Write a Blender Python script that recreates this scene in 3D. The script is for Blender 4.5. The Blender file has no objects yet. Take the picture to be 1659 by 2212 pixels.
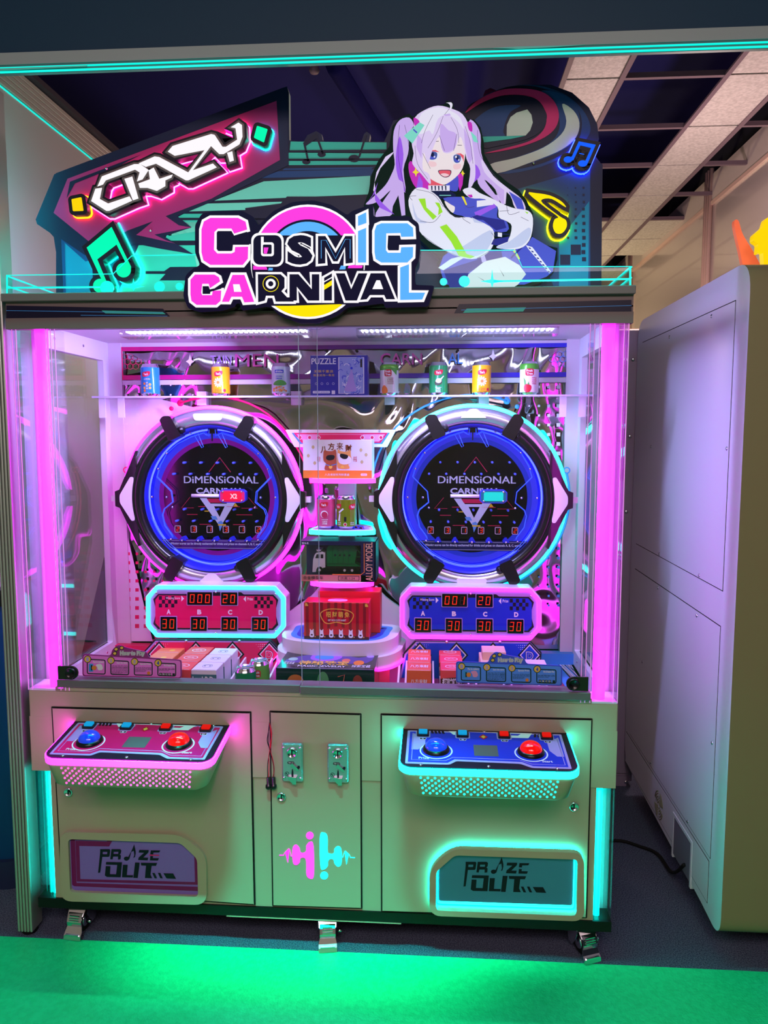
import bpy, math, random
from mathutils import Vector, Matrix
from mathutils.geometry import tessellate_polygon
random.seed(4)
SC = bpy.context.scene
COL = SC.collection
PI = math.pi
# ------------------------------------------------------------------ camera
FPX, CX, CY = 1659.0, 829.5, 1106.0
TH, PH = math.radians(3.96), math.radians(5.715)
CAM = (0.0, -2.2, 1.575)
cam = bpy.data.objects.new('camera', bpy.data.cameras.new('camera'))
cam.data.sensor_fit = 'HORIZONTAL'; cam.data.sensor_width = 36.0; cam.data.lens = 36.0 * FPX / 1659
cam.data.clip_start = .02
cam.location = CAM; cam.rotation_euler = (PI/2 - PH, 0, TH)
COL.objects.link(cam); SC.camera = cam
SC.view_settings.view_transform = 'Standard'; SC.view_settings.look = 'None'
SC.view_settings.exposure = 0.0; SC.view_settings.gamma = 1.0; SC.view_settings.use_curve_mapping = False
SC.cycles.use_denoising = True
SC.cycles.max_bounces = 8; SC.cycles.diffuse_bounces = 3; SC.cycles.glossy_bounces = 5
SC.cycles.transparent_max_bounces = 24; SC.cycles.transmission_bounces = 6
SC.cycles.sample_clamp_indirect = 6.0; SC.cycles.caustics_reflective = False; SC.cycles.caustics_refractive = False
# ------------------------------------------------------------------ world and big lights
wd = bpy.data.worlds.new('arcade_air'); SC.world = wd; wd.use_nodes = True
wd.node_tree.nodes['Background'].inputs[0].default_value = (.42, .36, .62, 1)
wd.node_tree.nodes['Background'].inputs[1].default_value = .12
def area(name, loc, rot, sx, sy, power, col, spread=PI):
    l = bpy.data.lights.new(name, 'AREA'); l.shape = 'RECTANGLE'; l.size = sx; l.size_y = sy
    l.energy = power; l.color = col; l.spread = spread
    o = bpy.data.objects.new(name, l); o.location = loc; o.rotation_euler = rot; COL.objects.link(o); return o
def lamp(name, loc, power, col, r=.05):
    l = bpy.data.lights.new(name, 'POINT'); l.energy = power; l.color = col; l.shadow_soft_size = r
    o = bpy.data.objects.new(name, l); o.location = loc; COL.objects.link(o); return o
area('ceiling_fill_light', (-.2, -2.9, 3.15), (0, 0, 0), 2.4, .6, 26, (1, .80, .74))  # unseen warm fill behind the camera, added for general room brightness
area('front_fill_light', (-.2, -3.7, 3.2), (math.radians(56), 0, 0), 3.4, .9, 42, (1, .74, .84))  # added front fill behind the camera, stands in for ambient light on upright faces
area('fascia_led_light', (-.36, -.115, 2.545), (0, 0, 0), 2.0, .03, 5, (0, 1, .76), math.radians(80))
area('mat_fill_light', (-.42, -1.0, 2.55), (math.radians(21.4), 0, 0), 1.0, .03, 2.1, (0, 1, .76), math.radians(13))  # added teal wash above the frame, aimed to brighten the mat near the machine
lamp('right_rear_fill', (1.3, 2.0, 2.1), 44, (1, .74, .72), .12)  # hidden fill behind the white cabinet, added to brighten tiles and right wall
lamp('room_fill', (.3, -3.1, 3.0), 36, (1, .84, .70), .15)  # added fill that lifts the wall behind the camera and the room around
lamp('far_fill', (.7, 5.4, 2.0), 60, (1, .80, .45), .15)  # unseen fill far back, added for warm yellow highlights
lamp('left_wall_fill', (-.9, 3.2, 2.2), 30, (1, .74, .66), .12)  # unseen fill, added to brighten the beige surfaces at left
# ------------------------------------------------------------------ projection helpers (pixel of the photo on a real plane of the scene)
_R = Vector((math.cos(TH), math.sin(TH), 0))
_F = Vector((-math.sin(TH)*math.cos(PH), math.cos(TH)*math.cos(PH), -math.sin(PH)))
_U = Vector((-math.sin(TH)*math.sin(PH), math.cos(TH)*math.sin(PH), math.cos(PH)))
_C = Vector(CAM)
def ray(px, py): return _R*((px-CX)/FPX) - _U*((py-CY)/FPX) + _F
def W(px, py, Y):
    d = ray(px, py); return _C + d*((Y-_C.y)/d.y)
def Zp(px, py, Z):
    d = ray(px, py); return _C + d*((Z-_C.z)/d.z)
def FY(Y):                       # frame: picture coordinates on the vertical plane y = Y, w towards the room
    def f(u, v, w=0):
        p = W(u, v, Y); return Vector((p.x, p.y - w, p.z))
    return f
def FM(o, u, v, n=None):         # metric frame
    o, u, v = Vector(o), Vector(u).normalized(), Vector(v).normalized()
    n = Vector(n).normalized() if n is not None else u.cross(v)
    return lambda a, b, w=0: o + u*a + v*b + n*w
def FRONT(x, y, z): return FM((x, y, z), (1, 0, 0), (0, 0, 1), (0, -1, 0))
def FCYL(x, y, z, r, a0=0.0):    # wraps a print round a cylinder; a measured in metres along the surface
    def f(a, b, w=0):
        t = a/r + a0; return Vector((x + (r+w)*math.sin(t), y - (r+w)*math.cos(t), z + b))
    f.wrap = .0035
    return f
def slices(poly, st):            # cut a polygon into upright strips so that a print follows a curved surface
    xs = [p[0] for p in poly]; k0, k1 = math.floor(min(xs)/st), math.ceil(max(xs)/st); out = []
    def clip(P, x, keep_right):
        R = []
        for i in range(len(P)):
            a, b = P[i-1], P[i]; ia, ib = ((a[0] >= x) == keep_right or a[0] == x), ((b[0] >= x) == keep_right or b[0] == x)
            if ia != ib:
                t = (x-a[0])/(b[0]-a[0]) if b[0] != a[0] else 0; R.append((x, a[1]+(b[1]-a[1])*t))
            if ib: R.append((b[0], b[1]))
        return R
    for k in range(k0, k1):
        Q = clip(clip(poly, k*st, True), (k+1)*st, False) if k1-k0 > 1 else list(poly)
        if len(Q) >= 3: out.append(Q)
    return out
def crop(ox, oy, s, pts): return [(ox + p[0]/s, oy + p[1]/s) for p in pts]
# ------------------------------------------------------------------ materials
def lin(c): return tuple((v/255/12.92 if v/255 <= .04045 else ((v/255+.055)/1.055)**2.4) for v in c)
_M = {}
def M(name, rgb=(200, 200, 200), rough=.5, metal=0.0, emit=None, k=0.0, coat=0.0, sampled=True, bump=None, spec=.28):
    if name in _M: return _M[name]
    m = bpy.data.materials.new(name); m.use_nodes = True; nt = m.node_tree; b = nt.nodes['Principled BSDF']
    b.inputs['Base Color'].default_value = (*lin(rgb), 1); b.inputs['Roughness'].default_value = rough
    b.inputs['Metallic'].default_value = metal; b.inputs['Coat Weight'].default_value = coat
    if spec is not None: b.inputs['Specular IOR Level'].default_value = spec
    if emit is not None:
        b.inputs['Emission Color'].default_value = (*emit, 1); b.inputs['Emission Strength'].default_value = k
        if not sampled: m.cycles.emission_sampling = 'NONE'
    if bump:
        sc_, st, det = bump
        t = nt.nodes.new('ShaderNodeTexCoord'); n = nt.nodes.new('ShaderNodeTexNoise'); bp = nt.nodes.new('ShaderNodeBump')
        n.inputs['Scale'].default_value = sc_; n.inputs['Detail'].default_value = det; bp.inputs['Strength'].default_value = st
        bp.inputs['Distance'].default_value = .01
        nt.links.new(t.outputs['Object'], n.inputs['Vector']); nt.links.new(n.outputs['Fac'], bp.inputs['Height']); nt.links.new(bp.outputs[0], b.inputs['Normal'])
    _M[name] = m; return m
def LIT(name, rgb, k=1.0, sampled=False):        # back-lit sign faces, digits, lamps
    return M(name, tuple(v*.35 for v in rgb), .6, emit=lin(rgb), k=k, sampled=sampled, spec=.08)
def noise_col(m, c1, c2, scale, detail=3, lo=.35, hi=.65):
    nt = m.node_tree; b = nt.nodes['Principled BSDF']
    t = nt.nodes.new('ShaderNodeTexCoord'); n = nt.nodes.new('ShaderNodeTexNoise'); r = nt.nodes.new('ShaderNodeValToRGB')
    n.inputs['Scale'].default_value = scale; n.inputs['Detail'].default_value = detail
    r.color_ramp.elements[0].position = lo; r.color_ramp.elements[1].position = hi
    r.color_ramp.elements[0].color = (*lin(c1), 1); r.color_ramp.elements[1].color = (*lin(c2), 1)
    nt.links.new(t.outputs['Object'], n.inputs['Vector']); nt.links.new(n.outputs['Fac'], r.inputs[0]); nt.links.new(r.outputs[0], b.inputs['Base Color'])
    return m
def clear(name, tint=(1, 1, 1), refl=.04, rough=0.0):
    """thin clear sheet: transparent, with a mirror reflection that grows towards grazing angles (Schlick)"""
    m = bpy.data.materials.new(name); m.use_nodes = True; nt = m.node_tree; nt.nodes.clear()
    out = nt.nodes.new('ShaderNodeOutputMaterial'); mx = nt.nodes.new('ShaderNodeMixShader'); tr = nt.nodes.new('ShaderNodeBsdfTransparent')
    gl = nt.nodes.new('ShaderNodeBsdfGlossy'); ge = nt.nodes.new('ShaderNodeNewGeometry'); dt = nt.nodes.new('ShaderNodeVectorMath'); dt.operation = 'DOT_PRODUCT'
    def mt(op, a, b):
        n = nt.nodes.new('ShaderNodeMath'); n.operation = op
        for k, v in enumerate((a, b)):
            if v is None: continue
            if isinstance(v, (int, float)): n.inputs[k].default_value = v
            else: nt.links.new(v, n.inputs[k])
        return n.outputs[0]
    nt.links.new(ge.outputs['Normal'], dt.inputs[0]); nt.links.new(ge.outputs['Incoming'], dt.inputs[1])
    c = mt('ABSOLUTE', dt.outputs['Value'], None); p = mt('POWER', mt('SUBTRACT', 1.0, c), 5.0)
    fac = mt('ADD', mt('MULTIPLY', p, 1-refl), refl)
    tr.inputs[0].default_value = (*tint, 1); gl.inputs['Roughness'].default_value = rough
    nt.links.new(fac, mx.inputs[0]); nt.links.new(tr.outputs[0], mx.inputs[1]); nt.links.new(gl.outputs[0], mx.inputs[2]); nt.links.new(mx.outputs[0], out.inputs[0])
    _M[name] = m; return m
PINK, TEAL, BLUE = (1, .0065, 1), (0, 1, .84), (.02, .03, 1)
M('cream_paint', (170, 160, 134), .36, coat=.08)
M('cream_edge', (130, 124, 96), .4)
M('white_paint', (222, 218, 226), .36)
M('white_plastic', (232, 228, 240), .28, coat=.3)
M('grey_header', (116, 98, 100), .42)
M('seam_dark', (16, 15, 18), .8)
M('black_plastic', (14, 12, 16), .3, coat=.3)
M('black_gloss', (4, 4, 8), .12)
M('navy_band', (10, 8, 44), .35)
M('navy', (8, 18, 52), .45)
M('deep_navy', (10, 26, 66), .45)
M('mid_blue', (12, 64, 124), .45)
M('teal_print', (64, 196, 180), .5)
M('pale_teal', (130, 222, 206), .5)
M('sea_blue', (8, 130, 176), .5)
M('magenta_dim', (190, 44, 122), .5)
M('crimson_dim', (214, 40, 112), .5)
M('bone', (210, 218, 208), .5)
M('chrome', (225, 225, 232), .16, 1.0)
M('satin_silver', (205, 202, 218), .24, .85)
M('aluminium', (190, 186, 182), .42, .8)
M('brushed_aluminium', (128, 120, 124), .5, .7)
M('black_metal', (10, 11, 12), .5, 0)
M('rubber', (12, 12, 12), .7)
M('magenta_print', (224, 14, 98), .4)
M('magenta_light_print', (228, 90, 180), .4)
M('pink_print', (238, 150, 205), .4)
M('blue_print', (28, 50, 205), .4)
M('sky_print', (70, 150, 235), .4)
M('lilac_print', (178, 150, 222), .4)
M('white_print', (236, 232, 244), .4)
M('ink', (16, 10, 30), .45)
M('gold_print', (240, 190, 80), .45)
M('orange_print', (236, 130, 50), .45)
M('red_print', (205, 26, 52), .45)
LIT('lit_pink', (255, 56, 224), .95); LIT('lit_white', (255, 250, 255), .95); LIT('lit_sky', (92, 178, 255), .95)
LIT('lit_yellow', (255, 232, 0), .95); LIT('lit_navy', (22, 14, 52), .6); LIT('lit_green', (0, 255, 180), .95)
LIT('lit_gold', (255, 214, 0), .95); LIT('lit_blue', (20, 96, 255), .95); LIT('lit_digit', (255, 40, 20), 1.3)
LIT('digit_off', (70, 40, 52), .35)
M('tube_pink', (255, 120, 255), .4, emit=PINK, k=8.5)
M('tube_teal', (120, 255, 240), .4, emit=TEAL, k=8)
M('strip_pink', (255, 120, 255), .4, emit=PINK, k=6.5)
M('strip_teal', (120, 255, 240), .4, emit=TEAL, k=5.5)
M('strip_blue', (60, 60, 255), .4, emit=BLUE, k=11)
M('band_pink', (255, 120, 255), .4, emit=(1, .003, .95), k=26); M('band_teal', (120, 255, 240), .4, emit=TEAL, k=22); M('outlet_teal', (120, 255, 240), .4, emit=TEAL, k=30)
M('post_fill_teal', (120, 255, 240), .4, emit=TEAL, k=60)
M('halo_pink', (255, 120, 255), .4, emit=(1, .06, .42), k=13)
M('halo_teal', (120, 255, 240), .4, emit=(0, 1, .62), k=12)
M('halo_yellow', (255, 255, 90), .4, emit=(1, .82, 0), k=10)
M('halo_blue', (90, 90, 255), .4, emit=(.01, .03, 1), k=16)
M('halo_orange', (255, 160, 60), .4, emit=(1, .32, 0), k=7)
M('edge_glow_teal', (30, 160, 150), .3, emit=TEAL, k=.85, sampled=False)
M('edge_glow_blue', (60, 90, 255), .3, emit=(.03, .09, 1), k=.8, sampled=False)
M('led_chip', (255, 255, 255), .4, emit=(.80, .86, 1), k=9)
M('led_housing', (210, 210, 230), .4)
clear('glass', (1, 1, 1), .022); clear('glass_side', (.97, .98, 1), .06); clear('acrylic', (.97, .96, 1), .03)
clear('acrylic_tint', (.86, .98, .98), .03); clear('window_plastic', (.97, .97, .98), .025, .05)
def mirror(name):
    m = M(name, (176, 172, 176), .06, 1.0)
    nt = m.node_tree; b = nt.nodes['Principled BSDF']
    t = nt.nodes.new('ShaderNodeTexCoord'); mp = nt.nodes.new('ShaderNodeMapping'); n = nt.nodes.new('ShaderNodeTexNoise'); bp = nt.nodes.new('ShaderNodeBump')
    mp.inputs['Scale'].default_value = (2.2, 1, 1.5); n.inputs['Scale'].default_value = 1.3; n.inputs['Detail'].default_value = 1.2
    n.inputs['Distortion'].default_value = 1.6
    bp.inputs['Strength'].default_value = 1.0; bp.inputs['Distance'].default_value = .05
    nt.links.new(t.outputs['Object'], mp.inputs[0]); nt.links.new(mp.outputs[0], n.inputs['Vector']); nt.links.new(n.outputs['Fac'], bp.inputs['Height']); nt.links.new(bp.outputs[0], b.inputs['Normal'])
mirror('mirror_film')
# ------------------------------------------------------------------ geometry helpers
_TXT = {}
def glyphs(s, off=0.0, shear=0.0):
    key = (s, off, shear)
    if key in _TXT: return _TXT[key]
    cu = bpy.data.curves.new('t', 'FONT'); cu.body = s; cu.offset = off; cu.shear = shear; cu.resolution_u = 3
    cu.fill_mode = 'FRONT'
    o = bpy.data.objects.new('t', cu); COL.objects.link(o)
    me = bpy.data.meshes.new_from_object(o.evaluated_get(bpy.context.evaluated_depsgraph_get()))
    vs = [(v.co.x, v.co.y) for v in me.vertices]; fs = [tuple(p.vertices) for p in me.polygons]
    bpy.data.objects.remove(o); bpy.data.curves.remove(cu); bpy.data.meshes.remove(me)
    if vs:
        x0 = min(v[0] for v in vs); x1 = max(v[0] for v in vs); y0 = min(v[1] for v in vs); y1 = max(v[1] for v in vs)
        vs = [((v[0]-x0)/max(x1-x0, 1e-6), (y1-v[1])/max(y1-y0, 1e-6)) for v in vs]
        _TXT[key] = (vs, fs, (x1-x0)/max(y1-y0, 1e-6))
    else: _TXT[key] = ([], [], 1)
    return _TXT[key]
class MB:
    def __init__(s): s.v = []; s.f = []; s.m = []; s.mats = []; s.sm = []
    def mi(s, mat):
        if isinstance(mat, str): mat = _M[mat]
        if mat not in s.mats: s.mats.append(mat)
        return s.mats.index(mat)
    def raw(s, vs, fs, mat, smooth=False):
        b = len(s.v); s.v += [tuple(v) for v in vs]; i = s.mi(mat)
        for f in fs: s.f.append(tuple(b+k for k in f)); s.m.append(i); s.sm.append(smooth)
        return s
    def box(s, a, b, mat, bev=0.0):
        x0, y0, z0 = (min(a[i], b[i]) for i in range(3)); x1, y1, z1 = (max(a[i], b[i]) for i in range(3))
        if bev <= 0:
            vs = [(x, y, z) for z in (z0, z1) for y in (y0, y1) for x in (x0, x1)]
            return s.raw(vs, [(0, 2, 3, 1), (4, 5, 7, 6), (0, 1, 5, 4), (2, 6, 7, 3), (0, 4, 6, 2), (1, 3, 7, 5)], mat)
        c = [(x0+bev, z0), (x1-bev, z0), (x1, z0+bev), (x1, z1-bev), (x1-bev, z1), (x0+bev, z1), (x0, z1-bev), (x0, z0+bev)]
        ci = [(x0+bev, z0+bev), (x1-bev, z0+bev), (x1-bev, z0+bev), (x1-bev, z1-bev), (x1-bev, z1-bev), (x0+bev, z1-bev), (x0+bev, z1-bev), (x0+bev, z0+bev)]
        n = 8; vs = [(p[0], y0, p[1]) for p in ci] + [(p[0], y0+bev, p[1]) for p in c] + [(p[0], y1-bev, p[1]) for p in c] + [(p[0], y1, p[1]) for p in ci]
        fs = [tuple(range(n)), tuple(range(4*n-1, 3*n-1, -1))]
        for r in range(3):
            for i in range(n): fs.append((r*n+i, r*n+(i+1) % n, (r+1)*n+(i+1) % n, (r+1)*n+i)[::-1])
        return s.raw(vs, fs, mat)
    def shape(s, loops, F, w0, w1, mat, side=None, smooth=False):
        if loops and not isinstance(loops[0][0], (tuple, list, Vector)): loops = [loops]
        loops = [list(l) for l in loops]
        if getattr(F, 'wrap', None) and len(loops) == 1:
            for q in slices(loops[0], F.wrap):
                s.raw([F(p[0], p[1], w1) for p in q], tessellate_polygon([[Vector((p[0], p[1], 0)) for p in q]]), mat)
            return s
        if len(loops) == 2 and len(loops[0]) == len(loops[1]):      # matching rims: a strip of quads
            sa = [sum(l[i-1][0]*l[i][1]-l[i][0]*l[i-1][1] for i in range(len(l))) for l in loops]
            if sa[0]*sa[1] < 0: loops[1] = loops[1][::-1]
            n = len(loops[0]); tri = [(i, (i+1) % n, n+(i+1) % n, n+i) for i in range(n)]
        else: tri = tessellate_polygon([[Vector((p[0], p[1], 0)) for p in l] for l in loops])
        flat = [p for l in loops for p in l]
        s.raw([F(p[0], p[1], w1) for p in flat], tri, mat)
        if abs(w1-w0) > 1e-7:
            s.raw([F(p[0], p[1], w0) for p in flat], [t[::-1] for t in tri], mat)
            for l in loops:
                n = len(l); vs = [F(p[0], p[1], w0) for p in l] + [F(p[0], p[1], w1) for p in l]
                s.raw(vs, [(i, (i+1) % n, n+(i+1) % n, n+i) for i in range(n)], side or mat, smooth)
        return s
    def text(s, t, box, F, w, mat, off=.02, shear=0.0, w0=None):
        if off > 0 and ('M' in t or '来' in t):         # these glyphs break when fattened: overprint them slightly shifted instead
            o_ = off; vs0, fs0, asp = glyphs(t, 0.0, shear); d = o_*.55/max(asp, .3); vs = []; fs = []
            for sx in (-d, 0, d):
                n0 = len(vs); vs = vs + [(min(1, max(0, u+sx)), v) for u, v in vs0]; fs = fs + [tuple(n0+i for i in f) for f in fs0]
        else: vs, fs, asp = glyphs(t, off, shear)
        if len(box) == 4 and not isinstance(box[0], (tuple, list)):
            x0, y0, x1, y1 = box; q = [(x0, y0), (x1, y0), (x1, y1), (x0, y1)]
        else: q = box
        def mp(u, v): return tuple(q[0][k]*(1-u)*(1-v)+q[1][k]*u*(1-v)+q[2][k]*u*v+q[3][k]*(1-u)*v for k in (0, 1))
        n3 = len(vs)//3 if (off > 0 and ('M' in t or '来' in t)) else len(vs)+1
        s.raw([F(*mp(*p), w+.00012*(i//n3)) for i, p in enumerate(vs)], fs, mat)
        if w0 is not None:
            pts = [mp(*p) for p in vs]; ed = {}
            for f in fs:
                for i in range(len(f)):
                    a, b = f[i], f[(i+1) % len(f)]; ed[(a, b)] = 1
            n = len(pts); vv = [F(*p, w0) for p in pts] + [F(*p, w) for p in pts]
            s.raw(vv, [(a, b, n+b, n+a) for (a, b) in ed if (b, a) not in ed], mat)
        return s
    def tube(s, path, r, mat, seg=8, closed=False, caps=True, flat=None):
        P = [Vector(p) for p in path]; n = len(P); rings = []
        up = Vector((0, 0, 1))
        for i in range(n):
            a = P[(i-1) % n] if (closed or i > 0) else P[i]; b = P[(i+1) % n] if (closed or i < n-1) else P[i]
            t = (b-a).normalized()
            if i == 0:
                nn = t.cross(up) if abs(t.z) < .9 else t.cross(Vector((0, 1, 0)))
            nn = (nn - t*nn.dot(t)).normalized(); bb = t.cross(nn)
            rr = r[i] if isinstance(r, (list, tuple)) else r
            rings.append([P[i] + (nn*math.cos(2*PI*k/seg)+bb*math.sin(2*PI*k/seg)*(flat or 1))*rr for k in range(seg)])
        vs = [v for g in rings for v in g]; fs = []
        for i in range(n if closed else n-1):
            j = (i+1) % n
            for k in range(seg): fs.append((i*seg+k, i*seg+(k+1) % seg, j*seg+(k+1) % seg, j*seg+k))
        if caps and not closed: fs += [tuple(range(seg))[::-1], tuple((n-1)*seg+k for k in range(seg))]
        return s.raw(vs, fs, mat, True)
    def lathe(s, prof, F, mat, seg=24, smooth=True, a0=0, a1=2*PI):   # prof of (radius, w) in frame F around its origin
        full = abs(a1-a0-2*PI) < 1e-6; n = seg if full else seg+1; m = len(prof)
        vs = [F(r*math.cos(a0+(a1-a0)*k/seg), r*math.sin(a0+(a1-a0)*k/seg), w) for k in range(n) for (r, w) in prof]
        fs = []
        for k in range(seg):
            j = (k+1) % n
            for i in range(m-1): fs.append((k*m+i, j*m+i, j*m+i+1, k*m+i+1))
        if not full: fs += [tuple(range(m)), tuple((n-1)*m+i for i in range(m))[::-1]]
        return s.raw(vs, fs, mat, smooth)
    def ring(s, F, R, r, mat, a0=0, a1=2*PI, seg=72, sides=10, wscale=1.0, w=0.0):
        prof = [(R + r*math.cos(2*PI*i/sides), w + r*wscale*math.sin(2*PI*i/sides)) for i in range(sides+1)]
        return s.lathe(prof, F, mat, seg, True, a0, a1)
    def build(s, name, parent=None, **kw):
        me = bpy.data.meshes.new(name); me.from_pydata(s.v, [], s.f)
        for m in s.mats: me.materials.append(m)
        me.polygons.foreach_set('material_index', s.m); me.polygons.foreach_set('use_smooth', s.sm); me.update()
        o = bpy.data.objects.new(name, me); COL.objects.link(o)
        if parent is not None:
            o.parent = parent
            if parent.type == 'EMPTY': o.location = -parent.location
        for k, v in kw.items(): o[k] = v
        return o
def root(name, loc, label, cat, group=None):
    o = bpy.data.objects.new(name, None); o.location = loc; o.empty_display_size = .05; COL.objects.link(o)
    o['label'] = label; o['category'] = cat
    if group: o['group'] = group
    return o
def circ(x, y, r, n=24, ry=None, a0=0, a1=2*PI):
    full = abs(a1-a0-2*PI) < 1e-6
    return [(x + r*math.cos(a0+(a1-a0)*i/(n if full else n-1)), y + (ry or r)*math.sin(a0+(a1-a0)*i/(n if full else n-1))) for i in range(n)]
def rrect(x0, y0, x1, y1, r, n=5):
    pts = []
    for cx, cy, a in ((x1-r, y1-r, 0), (x0+r, y1-r, PI/2), (x0+r, y0+r, PI), (x1-r, y0+r, 1.5*PI)):
        pts += [(cx+r*math.cos(a+PI/2*i/n), cy+r*math.sin(a+PI/2*i/n)) for i in range(n+1)]
    return pts
def rnd(pts, r, n=4):             # round the corners of a polygon
    out = []; N = len(pts)
    for i in range(N):
        a, b, c = Vector(pts[i-1]), Vector(pts[i]), Vector(pts[(i+1) % N])
        d1 = (a-b); d2 = (c-b); rr = min(r, d1.length*.45, d2.length*.45)
        p, q = b+d1.normalized()*rr, b+d2.normalized()*rr
        for k in range(n+1):
            t = k/n; out.append(tuple(p*(1-t)**2 + b*2*t*(1-t) + q*t*t))
    return out
def spl(pts, n=4, closed=True):   # Catmull-Rom
    N = len(pts); out = []
    for i in range(N if closed else N-1):
        g = lambda k: Vector(pts[k % N] if closed else pts[max(0, min(N-1, k))])
        p0, p1, p2, p3 = g(i-1), g(i), g(i+1), g(i+2)
        for k in range(n):
            t = k/n
            out.append(tuple(.5*((2*p1)+(p2-p0)*t+(2*p0-5*p1+4*p2-p3)*t*t+(3*p1-p0-3*p2+p3)*t**3)))
    if not closed: out.append(tuple(pts[-1]))
    return out
def grow(pts, d):                 # offset a polygon outward by d (pixels or metres)
    n = len(pts); A = sum(pts[i][0]*pts[(i+1) % n][1]-pts[(i+1) % n][0]*pts[i][1] for i in range(n)); sg = 1 if A > 0 else -1
    out = []
    for i in range(n):
        a, b, c = Vector(pts[i-1]), Vector(pts[i]), Vector(pts[(i+1) % n])
        e1, e2 = (b-a), (c-b)
        if e1.length < 1e-9 or e2.length < 1e-9: out.append(tuple(b)); continue
        e1.normalize(); e2.normalize()
        n1 = Vector((e1.y, -e1.x))*sg; n2 = Vector((e2.y, -e2.x))*sg; m = n1+n2
        if m.length < .3: out.append(tuple(b+n1*d)); out.append(tuple(b+n2*d)); continue
        m.normalize(); out.append(tuple(b + m*min(d/max(m.dot(n1), .35), d*1.7)))
    return out
def thick(path, w, closed=False):  # polyline to band polygon
    P = [Vector(p) for p in path]; L = []; Rr = []; n = len(P)
    for i in range(n):
        a = P[i-1] if (i or closed) else P[i]; b = P[(i+1) % n] if (i < n-1 or closed) else P[i]
        t = (b-a).normalized(); nn = Vector((-t.y, t.x))
        L.append(tuple(P[i]+nn*w/2)); Rr.append(tuple(P[i]-nn*w/2))
    if closed:
        ar = lambda q: abs(sum(q[i][0]*q[i-1][1]-q[i-1][0]*q[i][1] for i in range(len(q))))
        return [L, Rr] if ar(L) > ar(Rr) else [Rr, L]
    return [L + Rr[::-1]]
# ================================================================== THE SETTING
def struct(mb, name): return mb.build(name, None, kind='structure')
noise_col(M('carpet', (20, 26, 48), .95, bump=(420, .9, 2)), (58, 64, 92), (122, 130, 154), 260, 3)
noise_col(M('vinyl_green', (20, 150, 92), .42, bump=(170, .25, 3)), (20, 214, 134), (30, 228, 148), 60, 3)
M('ceiling_void', (14, 13, 84), .9); noise_col(M('ceiling_tile', (214, 205, 200), .85, bump=(160, .4, 4)), (196, 188, 184), (222, 214, 210), 60, 5)
M('tee_bar', (120, 100, 112), .5); M('wall_beige', (206, 190, 186), .5); M('glossy_panel', (205, 190, 190), .24, .35, coat=.5)
M('post_pink', (222, 186, 176), .35); M('slat_pink', (226, 196, 188), .5); M('ribbed', (196, 178, 168), .45)
M('front_wall', (190, 176, 160), .8)
struct(MB().box((-3, -4.2, -.05), (2.0, 9.0, 0), 'carpet'), 'floor')
struct(MB().box((-3, -4.2, 3.7), (2.0, 9.0, 3.75), 'ceiling_void'), 'ceiling')
CEIL = bpy.data.objects['ceiling']
struct(MB().box((-3.05, -4.2, 0), (-3, 9.0, 3.7), 'front_wall'), 'wall_left')
struct(MB().box((-3, 9.0, 0), (2.0, 9.05, 3.7), 'wall_beige'), 'wall_back')
struct(MB().box((-3, -4.25, 0), (2.0, -4.2, 3.7), 'front_wall'), 'wall_front')
# suspended ceiling: strips of mineral tiles hung in a tee-bar grid, most bays left open
def tile(x0, x1, y0, y1):
    MB().box((x0+.008, y0+.008, 3.245), (x1-.008, y1-.008, 3.262), 'ceiling_tile').build('ceiling_tile', CEIL)
ys = [1.05 + .61*i for i in range(0, 13)]
for i in range(12):
    tile(.586, .85, ys[i], ys[i+1]); tile(1.336, 1.62, ys[i], ys[i+1])
    if i >= 5:
        tile(.86, 1.33, ys[i], ys[i+1])
    if i in (5, 6, 8, 10): tile(1.63, 1.95, ys[i], ys[i+1])
def tee(a, b): MB().box(a, b, 'tee_bar').build('tee_bar', CEIL)
for x in (.582, .853, 1.332, 1.624): tee((x-.012, 1.0, 3.236), (x+.012, 8.4, 3.247))
for y in ys: tee((.86, y-.012, 3.238), (1.33, y+.012, 3.262))
for y in ys[:6]: tee((1.63, y-.012, 3.238), (1.98, y+.012, 3.262))
# pipes and a hook in the dark void on the left
MB().tube([(-.55, 2.0, 3.5), (.15, 6.2, 3.5)], .05, 'ceiling_void').build('duct_pipe', CEIL)
MB().tube([(.28, 2.3, 3.45), (.30, 4.8, 3.4)], .04, M('pipe_red', (80, 26, 60), .5)).build('sprinkler_pipe', CEIL)
MB().lathe([(0, -.02), (.022, -.015), (.03, 0), (.022, .02), (0, .03)], FM(W(679, 152, 2.2), (1, 0, 0), (0, 1, 0), (0, 0, 1)), 'tee_bar', 12).build('smoke_detector', CEIL)
# right wall of glossy panels with pinkish posts
WR = struct(MB().box((1.93, -4.2, 0), (2.0, 9.0, 3.7), M('wall_dark', (20, 18, 40), .8)), 'wall_right')
def wallpart(name, a, b, mat, bev=0): MB().box(a, b, mat, bev).build(name, WR)
py = [-1.2, 1.35, 3.55, 5.75, 7.95]
for i in range(4):
    wallpart('wall_panel', (1.905, py[i]+.05, 1.1), (1.925, py[i+1]-.05, 3.18), 'glossy_panel')
    wallpart('top_trim', (1.895, py[i]+.05, 3.19), (1.93, py[i+1]-.05, 3.38), 'wall_beige')
    wallpart('trim_groove', (1.888, py[i]+.05, 3.17), (1.93, py[i+1]-.05, 3.195), 'post_pink')
for y in py[1:]:
    for k in range(3): MB().tube([(1.893, y-.05+.045*k, 1.0), (1.893, y-.05+.045*k, 3.42)], .017, 'post_pink', 8).build('post_rib', WR)
    wallpart('panel_post', (1.90, y-.06, 1.0), (1.93, y+.06, 3.4), 'post_pink')
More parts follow.
